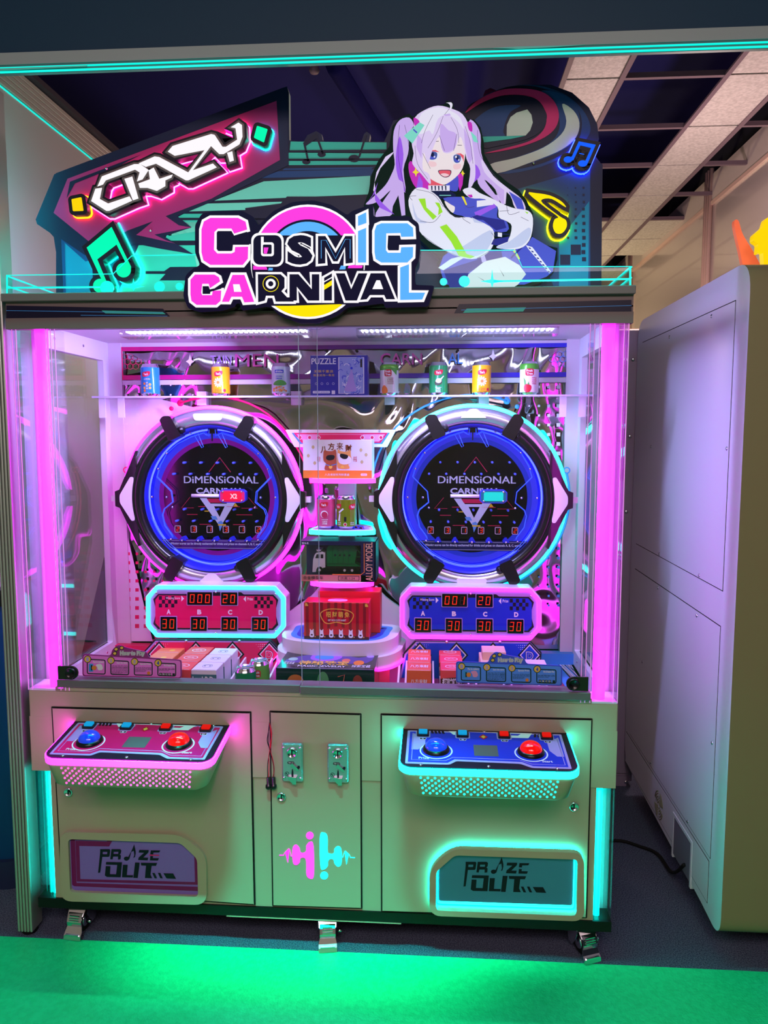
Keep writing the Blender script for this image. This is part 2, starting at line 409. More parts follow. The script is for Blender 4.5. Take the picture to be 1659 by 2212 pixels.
# low slatted partition behind the machines
SL = MB().box((.62, 2.66, 0), (1.88, 2.75, 2.22), 'wall_beige').build('slatted_partition', None)
SL['label'] = 'pink beige partition of horizontal boards behind the right end of the big cabinet'; SL['category'] = 'partition'
for k in range(10):
    MB().box((.62, 2.63, 1.60+k*.062), (1.88, 2.66, 1.657+k*.062), 'slat_pink', .004).build('slat', SL)
# green vinyl mat in front
mt = MB().box((-2.9, -4.1, .0), (1.9, -.014, .004), 'vinyl_green').build('floor_mat', None)
mt['label'] = 'smooth green vinyl mat lying in front of the game cabinets'; mt['category'] = 'mat'

# ================================================================== NEIGHBOURS
# overhead frame: aluminium post and dark fascia with teal led strips
r = root('booth_frame', (-1.28, .03, 0), 'dark overhead fascia with teal lit lower edge, carried by a grooved aluminium post at left', 'frame')
b = MB()
x0, x1, y0, y1 = -1.312, -1.262, -.005, .055
prof = []
for k in range(5):
    xx = x0 + (x1-x0)*k/5; dx = (x1-x0)/5
    prof += [(xx+.0008, y0+.007), (xx+.0018, y0+.001), (xx+dx*.5, y0), (xx+dx-.0018, y0+.001), (xx+dx-.0008, y0+.007)]
prof += [(x1, y1), (x0, y1)]
b.shape([prof], lambda u, v, w: Vector((u, v, w)), .016, 2.56, 'aluminium'); b.build('post', r)
MB().lathe([(0, 0), (.022, 0), (.024, .004), (.024, .016), (0, .017)], FM((-1.287, .025, 0), (1, 0, 0), (0, 1, 0), (0, 0, 1)), 'rubber', 16).build('post_foot', r)
F0 = FY(-.06)
MB().box((-1.7, -.06, 2.615), (1.6, -.045, 3.3), M('fascia_dark', (20, 54, 76), .55)).build('fascia_board', r)
MB().box((-1.7, -.065, 2.583), (1.6, -.045, 2.614), M('fascia_trim', (150, 160, 160), .4)).build('fascia_trim', r)
MB().box((-1.7, -.068, 2.573), (1.6, -.062, 2.5755), 'edge_glow_teal').box((-1.7, -.068, 2.562), (1.6, -.062, 2.5652), 'edge_glow_teal').build('led_line', r)
MB().box((-1.7, -.062, 2.56), (1.6, -.05, 2.583), M('fascia_lip', (80, 110, 112), .4)).build('fascia_lip', r)
# torn film left on the trim
MB().shape([[(0, 146), (190, 141), (187, 144), (120, 147), (60, 150), (0, 153)]], FY(-.066), 0, .0015, M('torn_film', (110, 210, 200), .4)).build('torn_film', r)
MB().shape([[(1066, 104), (1120, 101), (1200, 99), (1264, 97), (1200, 102), (1120, 106)]], FY(-.066), 0, .0015, 'torn_film').build('torn_film', r)
MB().tube([(-1.336, .118, 1.98), (-1.336, .118, 2.55)], .008, 'post_fill_teal', 6).build('led_tube', r, label='added teal tube hidden behind the post, lighting the wall beside it')  # added source out of sight, gives the upper left wall its teal glow

# left neighbour: tall pale cabinet
r = root('tall_cabinet', (-1.9, 1.0, 0), 'tall cabinet at left edge, beige above with ribbed crown, dark blue below', 'cabinet')
MB().box((-2.3, .30, .0), (-1.50, 4.6, 2.765), 'wall_beige').build('body', r)
MB().box((-1.50, .30, 2.760), (-1.497, 4.6, 2.7645), 'edge_glow_teal').build('led_line', r, label='thin teal line of light under the crown')
for k in range(5):
    MB().box((-2.3, .30, 2.769+k*.0192), (-1.494, 4.6, 2.7865+k*.0192), 'ribbed', .002).build('crown_rib', r)
MB().box((-2.3, .30, 2.866), (-1.47, 4.6, 2.885), M('crown_cap', (70, 56, 66), .6)).build('crown_cap', r)
# white side panel with a big rounded shoulder seen through the glass
b = MB(); P = rnd([(.34, .60), (.34, 2.05), (.78, 2.05), (.98, 1.86), (1.02, 1.58), (1.02, 1.20), (.62, .60)], .16, 6)
b.shape([P], lambda u, v, w: Vector((-1.405+w, u, v)), -.05, 0, 'white_paint'); b.build('side_panel', r)
# dark blue rounded machine
P = rnd([(-2.3, .25), (-1.43, .25), (-1.43, 1.1), (-2.3, 1.1)], .09, 5)
M('deep_blue', (10, 60, 104), .4); M('blue_grey', (34, 44, 74), .5)
b = MB(); b.shape([P], lambda u, v, w: Vector((u, v, w)), .03, 1.0, 'deep_blue', smooth=True); b.build('blue_cabinet', r)
b = MB(); b.shape([grow(P, .02)], lambda u, v, w: Vector((u, v, w)), .0, .10, 'blue_grey', smooth=True); b.build('base', r)
b = MB(); b.shape([grow(P, .012)], lambda u, v, w: Vector((u, v, w)), 1.0, 1.055, 'black_plastic'); b.build('worktop', r)
MB().box((-1.62, .24, .12), (-1.617, .2495, .95), 'seam_dark').build('seam', r)
MB().box((-2.3, .45, 1.055), (-1.62, .62, 1.9), M('screen_housing', (30, 26, 50), .4)).build('screen_housing', r)

# right neighbour: big white cabinet with rounded front corners
r = root('white_cabinet', (1.3, .6, 0), 'large white cabinet with rounded front corner and screwed side panels, at the right edge', 'game machine')
XS = .845
prof = rnd([(.0, .085), (.0, 2.05), (1.18, 2.05), (1.18, .13), (.16, .10)], .09, 7)
b = MB(); b.shape([prof], lambda u, v, w: Vector((XS+w, u, v)), 0, .85, 'white_paint', side=M('cabinet_front_shaded', (140, 124, 92), .35, coat=.1), smooth=True); b.build('body', r)  # olive holds the shade of the dimly lit front in its colour
def sp(y0, y1, z0, z1, nm='side_panel'):
    b = MB()
    b.box((XS-.0004, y0, z0), (XS+.01, y1, z1), 'seam_dark'); o = b.build('panel_gap', r)
    MB().box((XS-.0012, y0+.003, z0+.003), (XS+.01, y1-.003, z1-.003), 'white_paint').build(nm, r)
sp(.098, 1.10, 1.115, 1.958); sp(.103, 1.10, .28, 1.010); sp(.112, 1.16, .13, .268, 'lower_panel')
def screw(F, rr=.006, mat='chrome'):
    return MB().lathe([(0, .003), (rr*.6, .0026), (rr, .001), (rr, -.001)], F, mat, 12)
SXF = lambda y, z: FM((XS-.0012, y, z), (0, 1, 0), (0, 0, 1), (-1, 0, 0))
for (px, py_) in ((1538, 683), (1447, 728), (1571, 969), (1425, 1197), (1511, 1243), (1422, 1270), (1506, 1330), (1539, 1605), (1406, 1647), (1486, 1775), (1388, 1430), (1407, 965)):
    d = ray(px, py_); t = (XS-_C.x)/d.x; p = _C + d*t
    if p.y < 1.1: screw(SXF(p.y, p.z)).build('screw', r)
FF = FM((XS-.0012, .640, .185), (0, 1, 0), (0, 0, 1), (-1, 0, 0)); b = MB()
for rr in (.012, .022, .032, .042, .051):
    for a in (.25, PI/2+.25, PI+.25, 1.5*PI+.25): b.ring(FF, rr, .0022, 'cream_edge', a, a+1.1, 8, 5, 1, .0005)
b.build('fan_grille', r)
b = MB(); b.box((XS-.003, .262, .085), (XS+.01, .275, .235), 'white_paint').box((XS-.003, .455, .085), (XS+.01, .468, .235), 'white_paint').box((XS-.003, .262, .235), (XS+.01, .468, .247), 'white_paint')
b.box((XS-.0016, .275, .10), (XS+.02, .455, .235), M('recess_grey', (120, 112, 128), .7)); b.build('socket_recess', r)
for p in ((1.0, .30), (1.55, .35)):
    MB().lathe([(0, -.02), (.03, -.02), (.037, -.014), (.037, .014), (.03, .02), (0, .02)], FM((p[0], p[1], .0385), (0, 1, 0), (0, 0, 1), (1, 0, 0)), 'rubber', 16).build('caster', r)
    MB().box((p[0]-.03, p[1]-.03, .06), (p[0]+.03, p[1]+.03, .101), 'chrome').build('caster_bracket', r)
# cable on the carpet
c = MB().tube(spl([(.56, .62, .006), (.70, .70, .006), (.79, .66, .006), (.835, .60, .012), (.842, .45, .03), (.839, .32, .135)], 5, False), .006, 'rubber', 8).build('power_cable', None)
c['label'] = 'thin black power cable on the dark carpet, plugged into the white cabinet'; c['category'] = 'cable'
# lamp ornaments on top of the white cabinet
M('crescent_glow', (255, 130, 90), .3, emit=lin((255, 110, 70)), k=.4); M('star_glow', (255, 220, 0), .3, emit=lin((255, 214, 0)), k=.7)
P = spl([(1581, 486), (1590, 480), (1600, 510), (1625, 552), (1646, 600), (1610, 604), (1592, 540)], 5)
o = MB().shape([P], FY(.55), 0, .02, 'crescent_glow').build('crescent_lamp', None); o['label'] = 'orange crescent shaped lamp on top of the white cabinet'; o['category'] = 'lamp'
P = [(1662, 470), (1645, 478), (1640, 495), (1620, 512), (1619, 525), (1630, 532), (1628, 552), (1640, 548), (1644, 604), (1668, 606)]
o = MB().shape([rnd(P, 4)], FY(.45), 0, .03, 'star_glow').build('star_lamp', None); o['label'] = 'yellow glowing jagged ornament on the white cabinet, at the right edge'; o['category'] = 'lamp'
# grey cabinet standing behind, between the two
r = root('rear_cabinet', (.55, 1.35, 0), 'lilac grey cabinet with a screwed back panel, standing behind in the gap', 'game machine')
MB().box((.30, 1.20, .02), (.885, 1.75, 2.02), M('grey_lilac', (150, 132, 158), .45)).build('body', r)
MB().box((.30, 1.19, .0), (.86, 1.75, .045), 'grey_lilac').build('plinth', r)
MB().box((.40, 1.19, .06), (.872, 1.1995, 1.95), 'grey_lilac').build('back_panel', r)
MB().box((.42, 1.184, 1.03), (.800, 1.1905, 1.90), 'seam_dark').build('panel_gap', r)
MB().box((.423, 1.182, 1.033), (.797, 1.1895, 1.897), 'grey_lilac').build('access_panel', r)
for (px, py_) in ((1396, 726), (1387, 930), (1378, 1128), (1369, 1321), (1361, 1508), (1352, 1690)):
    p = W(px, py_, 1.19); screw(FRONT(p.x, 1.19, p.z), .008).build('screw', r)
for (px, py_) in ((1368, 776), (1361, 942), (1353, 1105)):
    p = W(px, py_, 1.182); screw(FRONT(p.x, 1.182, p.z), .007).build('screw', r)
# ================================================================== THE PRIZE MACHINE
XL, XR, XM = -1.242, .528, -.357
RT = root('prize_machine', (XM, .35, 0), 'large two-player prize drop game cabinet with pink and teal lights and a tall illustrated sign', 'game machine')
def part(mb, name, **kw): return mb.build(name, RT, **kw)
# ---------- lower body
b = MB()
b.box((XL, .0, .545), (XR, .70, .718), 'cream_paint').box((XL, .0004, .543), (XR, .030, .800), 'cream_paint', .003)      # wide band
for xa, xb in ((XL, XL+.012), (XR-.012, XR)): b.box((xa, .03, .718), (xb, .70, .800), 'cream_paint')
b.box((-1.186, .004, .130), (.474, .76, .545), 'cream_paint')               # narrower lower block
part(b, 'lower_body')
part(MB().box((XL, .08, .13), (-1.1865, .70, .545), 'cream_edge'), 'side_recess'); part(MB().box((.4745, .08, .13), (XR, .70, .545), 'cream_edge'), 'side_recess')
part(MB().box((XL, .0, .097), (XR, .78, .1295), 'black_metal'), 'base_plate')
part(MB().box((-.64, -.002, .0945), (-.10, .02, .0975), 'cream_paint'), 'base_strip')
part(MB().box((-1.155, -.004, .8), (.452, .05, .815), 'cream_paint', .002), 'sill_ledge')
part(MB().box((-1.145, -.012, .815), (-.40, .035, .8385), 'brushed_aluminium', .002), 'glass_track')
part(MB().box((-.4, -.022, .815), (.445, .035, .8385), 'brushed_aluminium', .002), 'glass_track')
# ---------- corner columns of the lower body: acrylic with teal led inside
for s, xa, xb in ((-1, XL, -1.187), (1, .475, XR)):
    c = part(MB().box((xa+.004, .006, .13), (xb-.001, .078, .545), 'acrylic_tint'), 'corner_column')
    xi = xb-.010 if s < 0 else xa+.012
    MB().tube([(xi, .03, .133), (xi, .03, .543)], .0085, 'tube_teal', 10).build('led_tube', c)
    MB().box((xi-.016 if s > 0 else xi-.030, .066, .13), (xi+.030 if s > 0 else xi+.014, .0775, .545), 'white_plastic').build('reflector', c)
    for q in (.012, .024, .036):
        xx = xa+q if s < 0 else xb-q
        MB().box((xx-.0015, .01, .13), (xx+.0015, .065, .545), 'acrylic_tint').build('acrylic_rib', c)
# ---------- doors
def door(pts, name, **kw):
    L = rnd(pts, 2)
    part(MB().shape([L], FY(-.0), -.001, .0007, 'seam_dark'), 'door_gap')
    return part(MB().shape([grow(rnd(pts, 2), -1.9)], FY(-.0), -.001, .0035, 'cream_paint'), name, **kw)
doorL = door([(111, 1526), (543, 1537), (552, 1955), (133, 1926)], 'cabinet_door')
doorC = door([(582, 1535), (781, 1541), (783, 1963), (588, 1957)], 'cabinet_door')
doorR = door([(822, 1541), (1280, 1552), (1268, 1983), (823, 1969)], 'cabinet_door')
def lock(px, py, parent, Y=-.0035, R=.014):
    p = W(px, py, Y); F = FRONT(p.x, Y, p.z)
    o = MB().lathe([(R, 0), (R, .004), (R*.8, .006), (R*.72, .003), (0, .003)], F, 'chrome', 20).build('door_lock', parent)
    MB().box((p.x-.0015, Y-.0045, p.z-.006), (p.x+.0015, Y-.0028, p.z+.006), 'ink').build('keyhole', parent if parent.parent is not None and False else parent)
    return o
lock(148, 1711, doorL); lock(608, 1721, doorC); lock(1240, 1742, doorR)
# hanging wires with two push buttons
w = MB()
P = lambda *q: [tuple(W(a, c, -.012)) for a, c in q]
for q, col in ((((582, 1561), (581, 1575), (577, 1600), (583, 1622), (578, 1650), (578, 1678)), 'ink'), (((582, 1561), (585, 1580), (586, 1605), (581, 1630), (581, 1660), (580, 1680)), 'red_print'),
               (((582, 1561), (580, 1580), (580, 1606), (586, 1632), (591, 1655), (591, 1676)), 'ink'), (((582, 1561), (587, 1585), (583, 1615), (589, 1640), (592, 1660), (590, 1678)), 'red_print')):
    w.tube(spl(P(*q), 4, False), .0011, col, 6)
part(w, 'dangling_wires')
for px in (580, 591):
    p = W(px, 1690, -.012); F = FM((p.x, p.y, p.z+.016), (1, 0, 0), (0, 1, 0), (0, 0, -1))
    part(MB().lathe([(0, 0), (.0055, 0), (.0055, .022), (.009, .024), (.0095, .032), (.007, .036), (0, .037)], F, 'black_plastic', 14), 'spare_push_button')
# ---------- coin acceptors
for (px, py) in ((633, 1644), (731, 1646)):
    p = W(px, py, -.004); x, z = p.x, p.z
    o = part(MB().box((x-.0315, -.018, z-.060), (x+.0315, -.003, z+.060), 'satin_silver', .004), 'coin_acceptor')
    F = FRONT(x, -.018, z)
    q = MB().lathe([(.016, 0), (.016, .005), (.013, .007), (.012, .004), (0, .004)], FM((x, -.018, z+.032), (1, 0, 0), (0, 0, 1), (0, -1, 0)), 'chrome', 24)
    q.build('coin_slot_ring', o); MB().box((x-.0016, -.0235, z+.018), (x+.0016, -.0215, z+.046), 'ink').build('coin_slot', o)
    MB().shape([rrect(-.014, -.003, .006, .005, .003)], F, 0, .0004, 'ink').text('TW-131', (-.012, .0038, .004, -.0018), F, .0008, 'bone', .01).build('model_badge', o)
    MB().shape([[(-.006, -.006), (.001, .002), (.022, -.018), (.016, -.022)]], F, 0, .007, 'chrome').build('reject_lever', o)
    MB().shape([spl([(0, -.018), (.003, -.028), (.003, -.048), (.0, -.052), (-.002, -.035)], 4)], F, 0, .002, 'ink').build('return_slot', o)
    MB().shape([[(-.014, -.040), (.014, -.040), (.004, -.058), (-.002, -.058)]], F, 0, .008, 'chrome').box((x+.001, -.028, z-.062), (x+.013, -.018, z-.041), 'chrome').build('coin_cup', o)
    MB().ring(FRONT(x-.016, -.0183, z-.034), .006, .0007, 'ink', 0, 2*PI, 16, 4).shape([[(-.020, -.034), (-.018, -.030), (-.015, -.036), (-.012, -.032), (-.014, -.038), (-.018, -.035)]], F, 0, .0005, 'ink').build('coin_mark', o)
    MB().shape([rrect(.016, -.016, .023, -.008, .001)], F, 0, .0004, 'ink').build('badge', o)
    for sx in (-1, 1):
        for sz in (-1, 1): screw(FRONT(x+sx*.025, -.0185, z+sz*.047), .0045).build('screw', o)
# ---------- wave logo lights on the centre door
def c5(*pts): return crop(540, 1520, 5.0286, pts)
Fd = FY(-.0035)
def logo(parts, mat, nm, lab):
    b = MB()
    for l in parts: b.shape([l], Fd, 0, .0012, mat)
    part(b, nm, label=lab)
M('logo_pink', (255, 60, 235), .4, emit=lin((255, 60, 235)), k=1.3); M('logo_cyan', (40, 255, 245), .4, emit=lin((40, 250, 245)), k=1.3)
L = [c5(*circ(650, 1432, 41)), c5(*spl([(612, 1540), (650, 1500), (690, 1540), (695, 1860), (655, 1900), (615, 1860), (612, 1740), (600, 1680), (560, 1672), (545, 1690), (540, 1725), (503, 1752), (467, 1720), (463, 1570), (500, 1530), (538, 1565), (548, 1610), (575, 1620), (605, 1605), (612, 1570)], 4))]
L += [thick(c5((320, 1645), (365, 1646), (385, 1608), (410, 1725), (426, 1575), (447, 1655), (464, 1655)), 2.2)[0]]
logo(L, 'logo_pink', 'wave_light', 'glowing pink half of the sound wave emblem')
L = [c5(*circ(806, 1866, 43)), c5(*spl([(760, 1440), (800, 1398), (842, 1440), (845, 1600), (860, 1625), (900, 1628), (915, 1610), (918, 1575), (955, 1546), (993, 1580), (995, 1735), (955, 1770), (918, 1735), (905, 1692), (865, 1690), (848, 1720), (845, 1765), (805, 1800), (765, 1765)], 4))]
L += [thick(c5((994, 1670), (1010, 1665), (1032, 1600), (1050, 1745), (1072, 1630), (1092, 1670), (1140, 1672)), 2.2)[0]]
logo(L, 'logo_cyan', 'wave_light', 'glowing cyan half of the sound wave emblem')
# ---------- prize outlets
def outlet(outer, inner, glow, dY, pmat, nm):
    fr = part(MB().shape([rnd(outer, 26, 6), rnd(inner, 9, 3)], FY(-.0035), 0, dY, 'cream_paint'), nm)
    MB().shape([grow(rnd(inner, 9, 3), 1)], FY(-.0035), 0, .0006, pmat).build('flap', fr)
    return fr
def prize_print(F, t, parent, ink, mag, w=.0016):
    b = MB()
    q = lambda *p: [t(x, y) for x, y in p]
    # traced from the left outlet sticker
    b.shape([q((472, 262), (570, 262), (578, 272), (570, 335), (560, 343), (494, 343), (472, 508), (450, 512), (472, 300)), q((500, 290), (498, 315), (545, 315), (548, 290))], F, w, w, ink)
    b.shape([q((592, 262), (680, 262), (694, 274), (690, 305), (678, 318), (690, 330), (686, 368), (660, 372), (660, 340), (608, 340), (602, 370), (578, 368)), q((615, 290), (613, 312), (662, 312), (664, 290))], F, w, w, ink)
    b.shape([q((830, 212), (846, 285), (846, 310), (838, 345), (822, 355), (832, 325), (826, 280), (800, 290), (778, 368), (755, 384), (732, 380), (720, 362), (730, 345), (752, 340), (768, 345), (812, 260))], F, w, w, ink)
    b.shape([q((884, 270), (984, 272), (980, 296), (925, 350), (978, 352), (972, 380), (872, 376), (878, 350), (935, 300), (878, 298))], F, w, w, ink)
    b.shape([q((1006, 275), (1105, 276), (1094, 297), (1034, 298), (1030, 318), (1000, 316))], F, w, w, ink)
    b.shape([q((1001, 334), (1030, 336), (1026, 356), (1090, 358), (1080, 382), (996, 380))], F, w, w, ink)
    b.shape([q((990, 319), (1094, 322), (1092, 333), (989, 330))], F, w, w, mag)
    b.shape([q((536, 397), (702, 400), (688, 558), (545, 555), (522, 540), (532, 440), (580, 442), (574, 525), (640, 527), (652, 428), (532, 424))], F, w, w, ink)
    b.shape([q((712, 426), (762, 427), (752, 535), (820, 537), (816, 560), (702, 558))], F, w, w, ink)
    b.shape([q((840, 403), (888, 404), (868, 566), (822, 564))], F, w, w, ink)
    b.shape([q((900, 405), (1072, 408), (1060, 438), (1014, 437), (1002, 530), (1020, 568), (944, 566), (955, 436), (905, 434))], F, w, w, ink)
    for a in (1020, 1080): b.shape([q((a, 512), (a+26, 513), (a+52, 570), (a+26, 569))], F, w, w, ink)
    b.shape([q((1138, 516), (1240, 518), (1272, 575), (1172, 570))], F, w, w, ink)
    return b.build('prize_out_lettering', parent)
tl = lambda x, y: (120+x/4.879, 1780+y/4.879)
M('flap_lilac', (134, 102, 188), .5); M('flap_teal', (64, 130, 160), .3, coat=.3); M('magenta_deep', (120, 2, 88), .4)
oL = outlet([tl(*p) for p in ((62, 62), (1340, 92), (1600, 300), (1606, 830), (70, 790))], [tl(*p) for p in ((150, 138), (1330, 180), (1505, 345), (1515, 745), (172, 695))], None, .012, 'flap_lilac', 'prize_outlet')
F = FY(-.0042); b = MB()
b.shape([[tl(*p) for p in ((158, 140), (1325, 182), (1320, 188), (600, 175), (565, 236), (250, 230), (262, 580), (1470, 612), (1462, 320), (1492, 350), (1500, 640), (225, 605), (210, 175), (540, 185), (545, 155), (158, 150))]], F, 0, .0005, 'magenta_deep')
b.shape([[tl(*p) for p in ((158, 140), (205, 142), (222, 620), (1508, 662), (1508, 706), (200, 655), (176, 640))]], F, 0, .0005, 'magenta_deep')
b.shape([[tl(*p) for p in ((158, 140), (540, 155), (530, 172), (160, 168))]], F, 0, .0005, 'magenta_deep')
b.build('sticker_border', oL); prize_print(F, tl, oL, 'ink', 'magenta_print')
tr_ = lambda x, y: (900+x/4.608, 1820+y/4.608)
# right outlet stands proud with teal light behind and around it
oR = outlet([tr_(*p) for p in ((350, 8), (1645, 48), (1650, 720), (128, 665), (130, 200))], [tr_(*p) for p in ((378, 70), (1585, 112), (1570, 664), (192, 612), (194, 232))], None, .020, 'flap_teal', 'prize_outlet')
oR.location.y -= .012
for ch in oR.children:
    if ch.name.startswith('flap'): ch.location.y += .008
b = MB(); P = [tuple(W(*q, -.010)) for q in grow(rnd([tr_(*p) for p in ((350, 8), (1645, 48), (1650, 720), (128, 665), (130, 200))], 26, 6), -4)]
b.tube(P, .0045, 'outlet_teal', 8, closed=True); part(b, 'outlet_led', label='teal led loop glowing behind the outlet frame')
b = MB(); P = [tuple(W(*q, -.017)) for q in grow(rnd([tr_(*p) for p in ((378, 70), (1585, 112), (1570, 664), (192, 612), (194, 232))], 9, 3), -1.5)]
b.tube(P, .0022, 'strip_teal', 6, closed=True); part(b, 'outlet_led')
P = [tuple(W(*q, -.0145)) for q in [tr_(*p) for p in ((205, 585), (1560, 632))]]
part(MB().tube(P, .0035, 'strip_teal', 6), 'outlet_led')
b = MB(); b.shape([rnd([tr_(*p) for p in ((385, 92), (1560, 132), (1548, 620), (222, 575), (226, 250))], 4)], FY(-.014), 0, .0025, 'flap_teal'); b.build('flap_window', oR).location.y = .012
# right lettering (scale of the left tracing mapped on)
def tmap(x, y):
    u = (x-450)/(1272-450); v = (y-212)/(575-212)
    return tr_(466+u*(1290-466)+0*v, 142+v*(500-142)+u*0)
prize_print(FY(-.0168), tmap, oR, 'ink', 'flap_teal', .0006).location.y = .012
# ---------- control panels
def control_panel(bl, br, fl, fr, fbl, fbr, px0, led, tops, blue, lab, logic):
    """tray hung on the door: back corners at y=0, front corners at y=-d"""
    d = px0
    xb0, xb1 = W(*bl, 0).x, W(*br, 0).x; xb0, xb1 = xb0+.004, xb1
    zb = (W(*bl, 0).z + W(*br, 0).z)/2; zf = (W(*fl, -d).z+W(*fr, -d).z)/2
    r = root_part = None
    U = Vector((1, 0, 0)); V = Vector((0, d, zb-zf)); N = Vector((0, -(zb-zf), d)).normalized()
    Lv = V.length; Wd = xb1-xb0
    F = FM((xb0, -d, zf), U, V, N)
    outl = rnd([(0, 0), (Wd, 0), (Wd, Lv), (0, Lv)], .0)
    ro = rrect(0, 0, Wd, Lv*1.15, .035, 6); ro = [(x, min(y, Lv)) for x, y in ro]
    body = MB()
    # tapered tray body: loft of four outlines going down
    def sec(k, inset, yb):
        o = []
        for x, y in ro:
            u = (x/Wd-.5); fy = 1-y/Lv
            o.append(Vector((xb0 + Wd*.5 + u*(Wd-2*inset), -d*fy*(1-yb) , 0)))
        return o
    zs = [(zb, zf, 0, 0), (zb-.022, zf-.022, .002, .0), (zb-.075, zf-.085, .018, .06), (zb-.082, zf-.094, .030, .12)]
    rings = []
    for (za, zf_, ins, yb) in zs:
        o = []
        for (x, y) in ro:
            u = (x/Wd-.5); t = y/Lv
            yy = -d*(1-t)*(1-yb); zz = zf_ + (za-zf_)*t
            o.append((xb0+Wd*.5+u*(Wd-2*ins), yy, zz))
        rings.append(o)
    n = len(ro)
    vs = [p for o in rings[1:] for p in o]; fs = []
    for k in range(2):
        for i in range(n): fs.append((k*n+i, k*n+(i+1) % n, (k+1)*n+(i+1) % n, (k+1)*n+i))
    body.raw(vs, fs, 'cream_paint', True); body.raw(rings[-1], [tuple(range(n))], 'cream_paint'); body.raw(rings[1], [tuple(range(n))], 'cream_paint')
    bo = part(body, 'control_panel', label=lab)
    # glowing acrylic band
    band = MB(); ro2 = grow(ro, .004); ro2 = [(x, min(y, Lv)) for x, y in ro2]
    band.shape([ro2], F, -.021, -.003, led); band.build('light_band', bo)
    # print plate
    top = MB(); top.shape([ro], F, -.003, .0, 'ink')
    g = lambda pts: [(u*Wd, v*Lv) for u, v in pts]
    A, B_, Cc = blue
    top.shape([g(rnd([(.03, .07), (.28, .07), (.32, .16), (.68, .14), (.74, .05), (.96, .05), (.965, .94), (.03, .94)], .015))], F, .0, .0006, 'lilac_print')
    top.shape([g([(.045, .11), (.27, .11), (.31, .20), (.69, .185), (.75, .09), (.945, .09), (.95, .90), (.045, .90)])], F, .0006, .0009, A)
    top.shape(thick(g([(.065, .86), (.065, .16), (.26, .16), (.30, .245), (.68, .23), (.745, .135), (.93, .135), (.93, .80)]), .0022), F, .0009, .0011, 'lilac_print')
    top.shape([g([(.06, .42), (.10, .42), (.14, .55), (.14, .78), (.06, .86)])], F, .0009, .0011, 'lilac_print')
    top.shape([g([(.94, .34), (.90, .34), (.865, .48), (.865, .70), (.94, .84)])], F, .0009, .0011, 'lilac_print')
    top.shape([g([(.28, .94), (.31, .84), (.40, .84), (.42, .90), (.62, .90), (.64, .80), (.76, .80), (.79, .94)])], F, .0011, .0013, 'white_print')
    top.shape([g([(.36, .93), (.39, .88), (.70, .86), (.72, .91)])], F, .0013, .0014, B_)
    for k in range(4): top.shape([g([(.17+.022*k, .94), (.185+.022*k, .94), (.192+.022*k, .86), (.177+.022*k, .86)])], F, .0011, .0012, 'ink')
    for k in range(5): top.shape([g([(.80+.022*k, .92), (.815+.022*k, .92), (.807+.022*k, .83), (.793+.022*k, .83)])], F, .0011, .0012, 'ink' if blue[0] == 'blue_print' else 'magenta_print')
    ratio = Wd/Lv
    top.shape([[(.49*Wd+.013*math.cos(a), .80*Lv+.016*math.sin(a)) for a in (0, PI/2, PI, 1.5*PI)]], F, .0014, .0016, 'red_print')
    top.shape([[(.49*Wd+.007*math.cos(a), .80*Lv+.009*math.sin(a)) for a in (0, PI/2, PI, 1.5*PI)]], F, .0016, .0018, 'gold_print')
    for (u, v, s_) in ((.205, .40, .0), (.755, .40, .0)):
        top.shape([circ(u*Wd, v*Lv, .046, 36), circ(u*Wd, v*Lv, .042, 36)], F, .0011, .0013, 'white_print')
    top.text('Prize', (.105*Wd, .235*Lv, .165*Wd, .185*Lv), F, .0014, 'white_print', .02)
    top.text('Start', (.805*Wd, .235*Lv, .865*Wd, .185*Lv), F, .0014, 'white_print', .02)
    top.build('print_plate', bo)
    # square buttons
    for k, (u, nm_) in enumerate(((.125, 'A'), (.365, 'B'), (.615, 'C'), (.87, 'D'))):
        v = .83 - .0*k; x, y = u*Wd, v*Lv
        q = MB(); q.shape([rrect(x-.021, y-.019, x+.021, y+.019, .005, 3)], F, .0012, .0016, 'lilac_print')
        q.shape([rrect(x-.0175, y-.0155, x+.0175, y+.0155, .004, 3)], F, .0016, .008, 'black_plastic').build('button_housing', bo)
        mt_ = LIT('button_cyan', (20, 170, 235), .8) if k < 2 else LIT('button_red', (240, 24, 16), .8)
        q = MB(); q.shape([rrect(x-.0125, y-.0105, x+.0125, y+.0105, .003, 3)], F, .008, .013, mt_)
        q.build('square_button', bo, label='lit %s square button' % ('blue' if k < 2 else 'red'))
        q = MB(); q.shape([rnd([(x-.011, y-.022), (x+.011, y-.022), (x+.008, y-.032), (x-.008, y-.032)], .002)], F, .0012, .0015, 'white_print')
        q.shape([rnd([(x-.0095, y-.0232), (x+.0095, y-.0232), (x+.007, y-.031), (x-.007, y-.031)], .002)], F, .0015, .0017, 'ink')
        q.text(nm_, (x-.0035, y-.0237, x+.0035, y-.0305), F, .0019, 'white_print', .02); q.build('button_letter', bo)
    for u, mt_, lab_ in ((.205, 'dome_blue', 'big blue dome button'), (.755, 'dome_red', 'big red dome button')):
        x, y = u*Wd, .43*Lv; c = F(x, y, 0); G = FM(c, U, V, N)
        MB().lathe([(.038, 0), (.037, .006), (.033, .010), (.030, .011)], G, 'black_plastic', 32).build('button_collar', bo)
        col = ((20, 60, 210), (30, 70, 255), .35) if mt_ == 'dome_blue' else ((225, 10, 10), (255, 10, 5), .65)
        mm = M(mt_, col[0], .08, emit=lin(col[1]), k=col[2], coat=1, sampled=False)
        MB().lathe([(.031*math.cos(a), .009+.024*math.sin(a)) for a in [PI/2*i/8 for i in range(9)]], G, mm, 32).build('dome_button', bo, label=lab_)
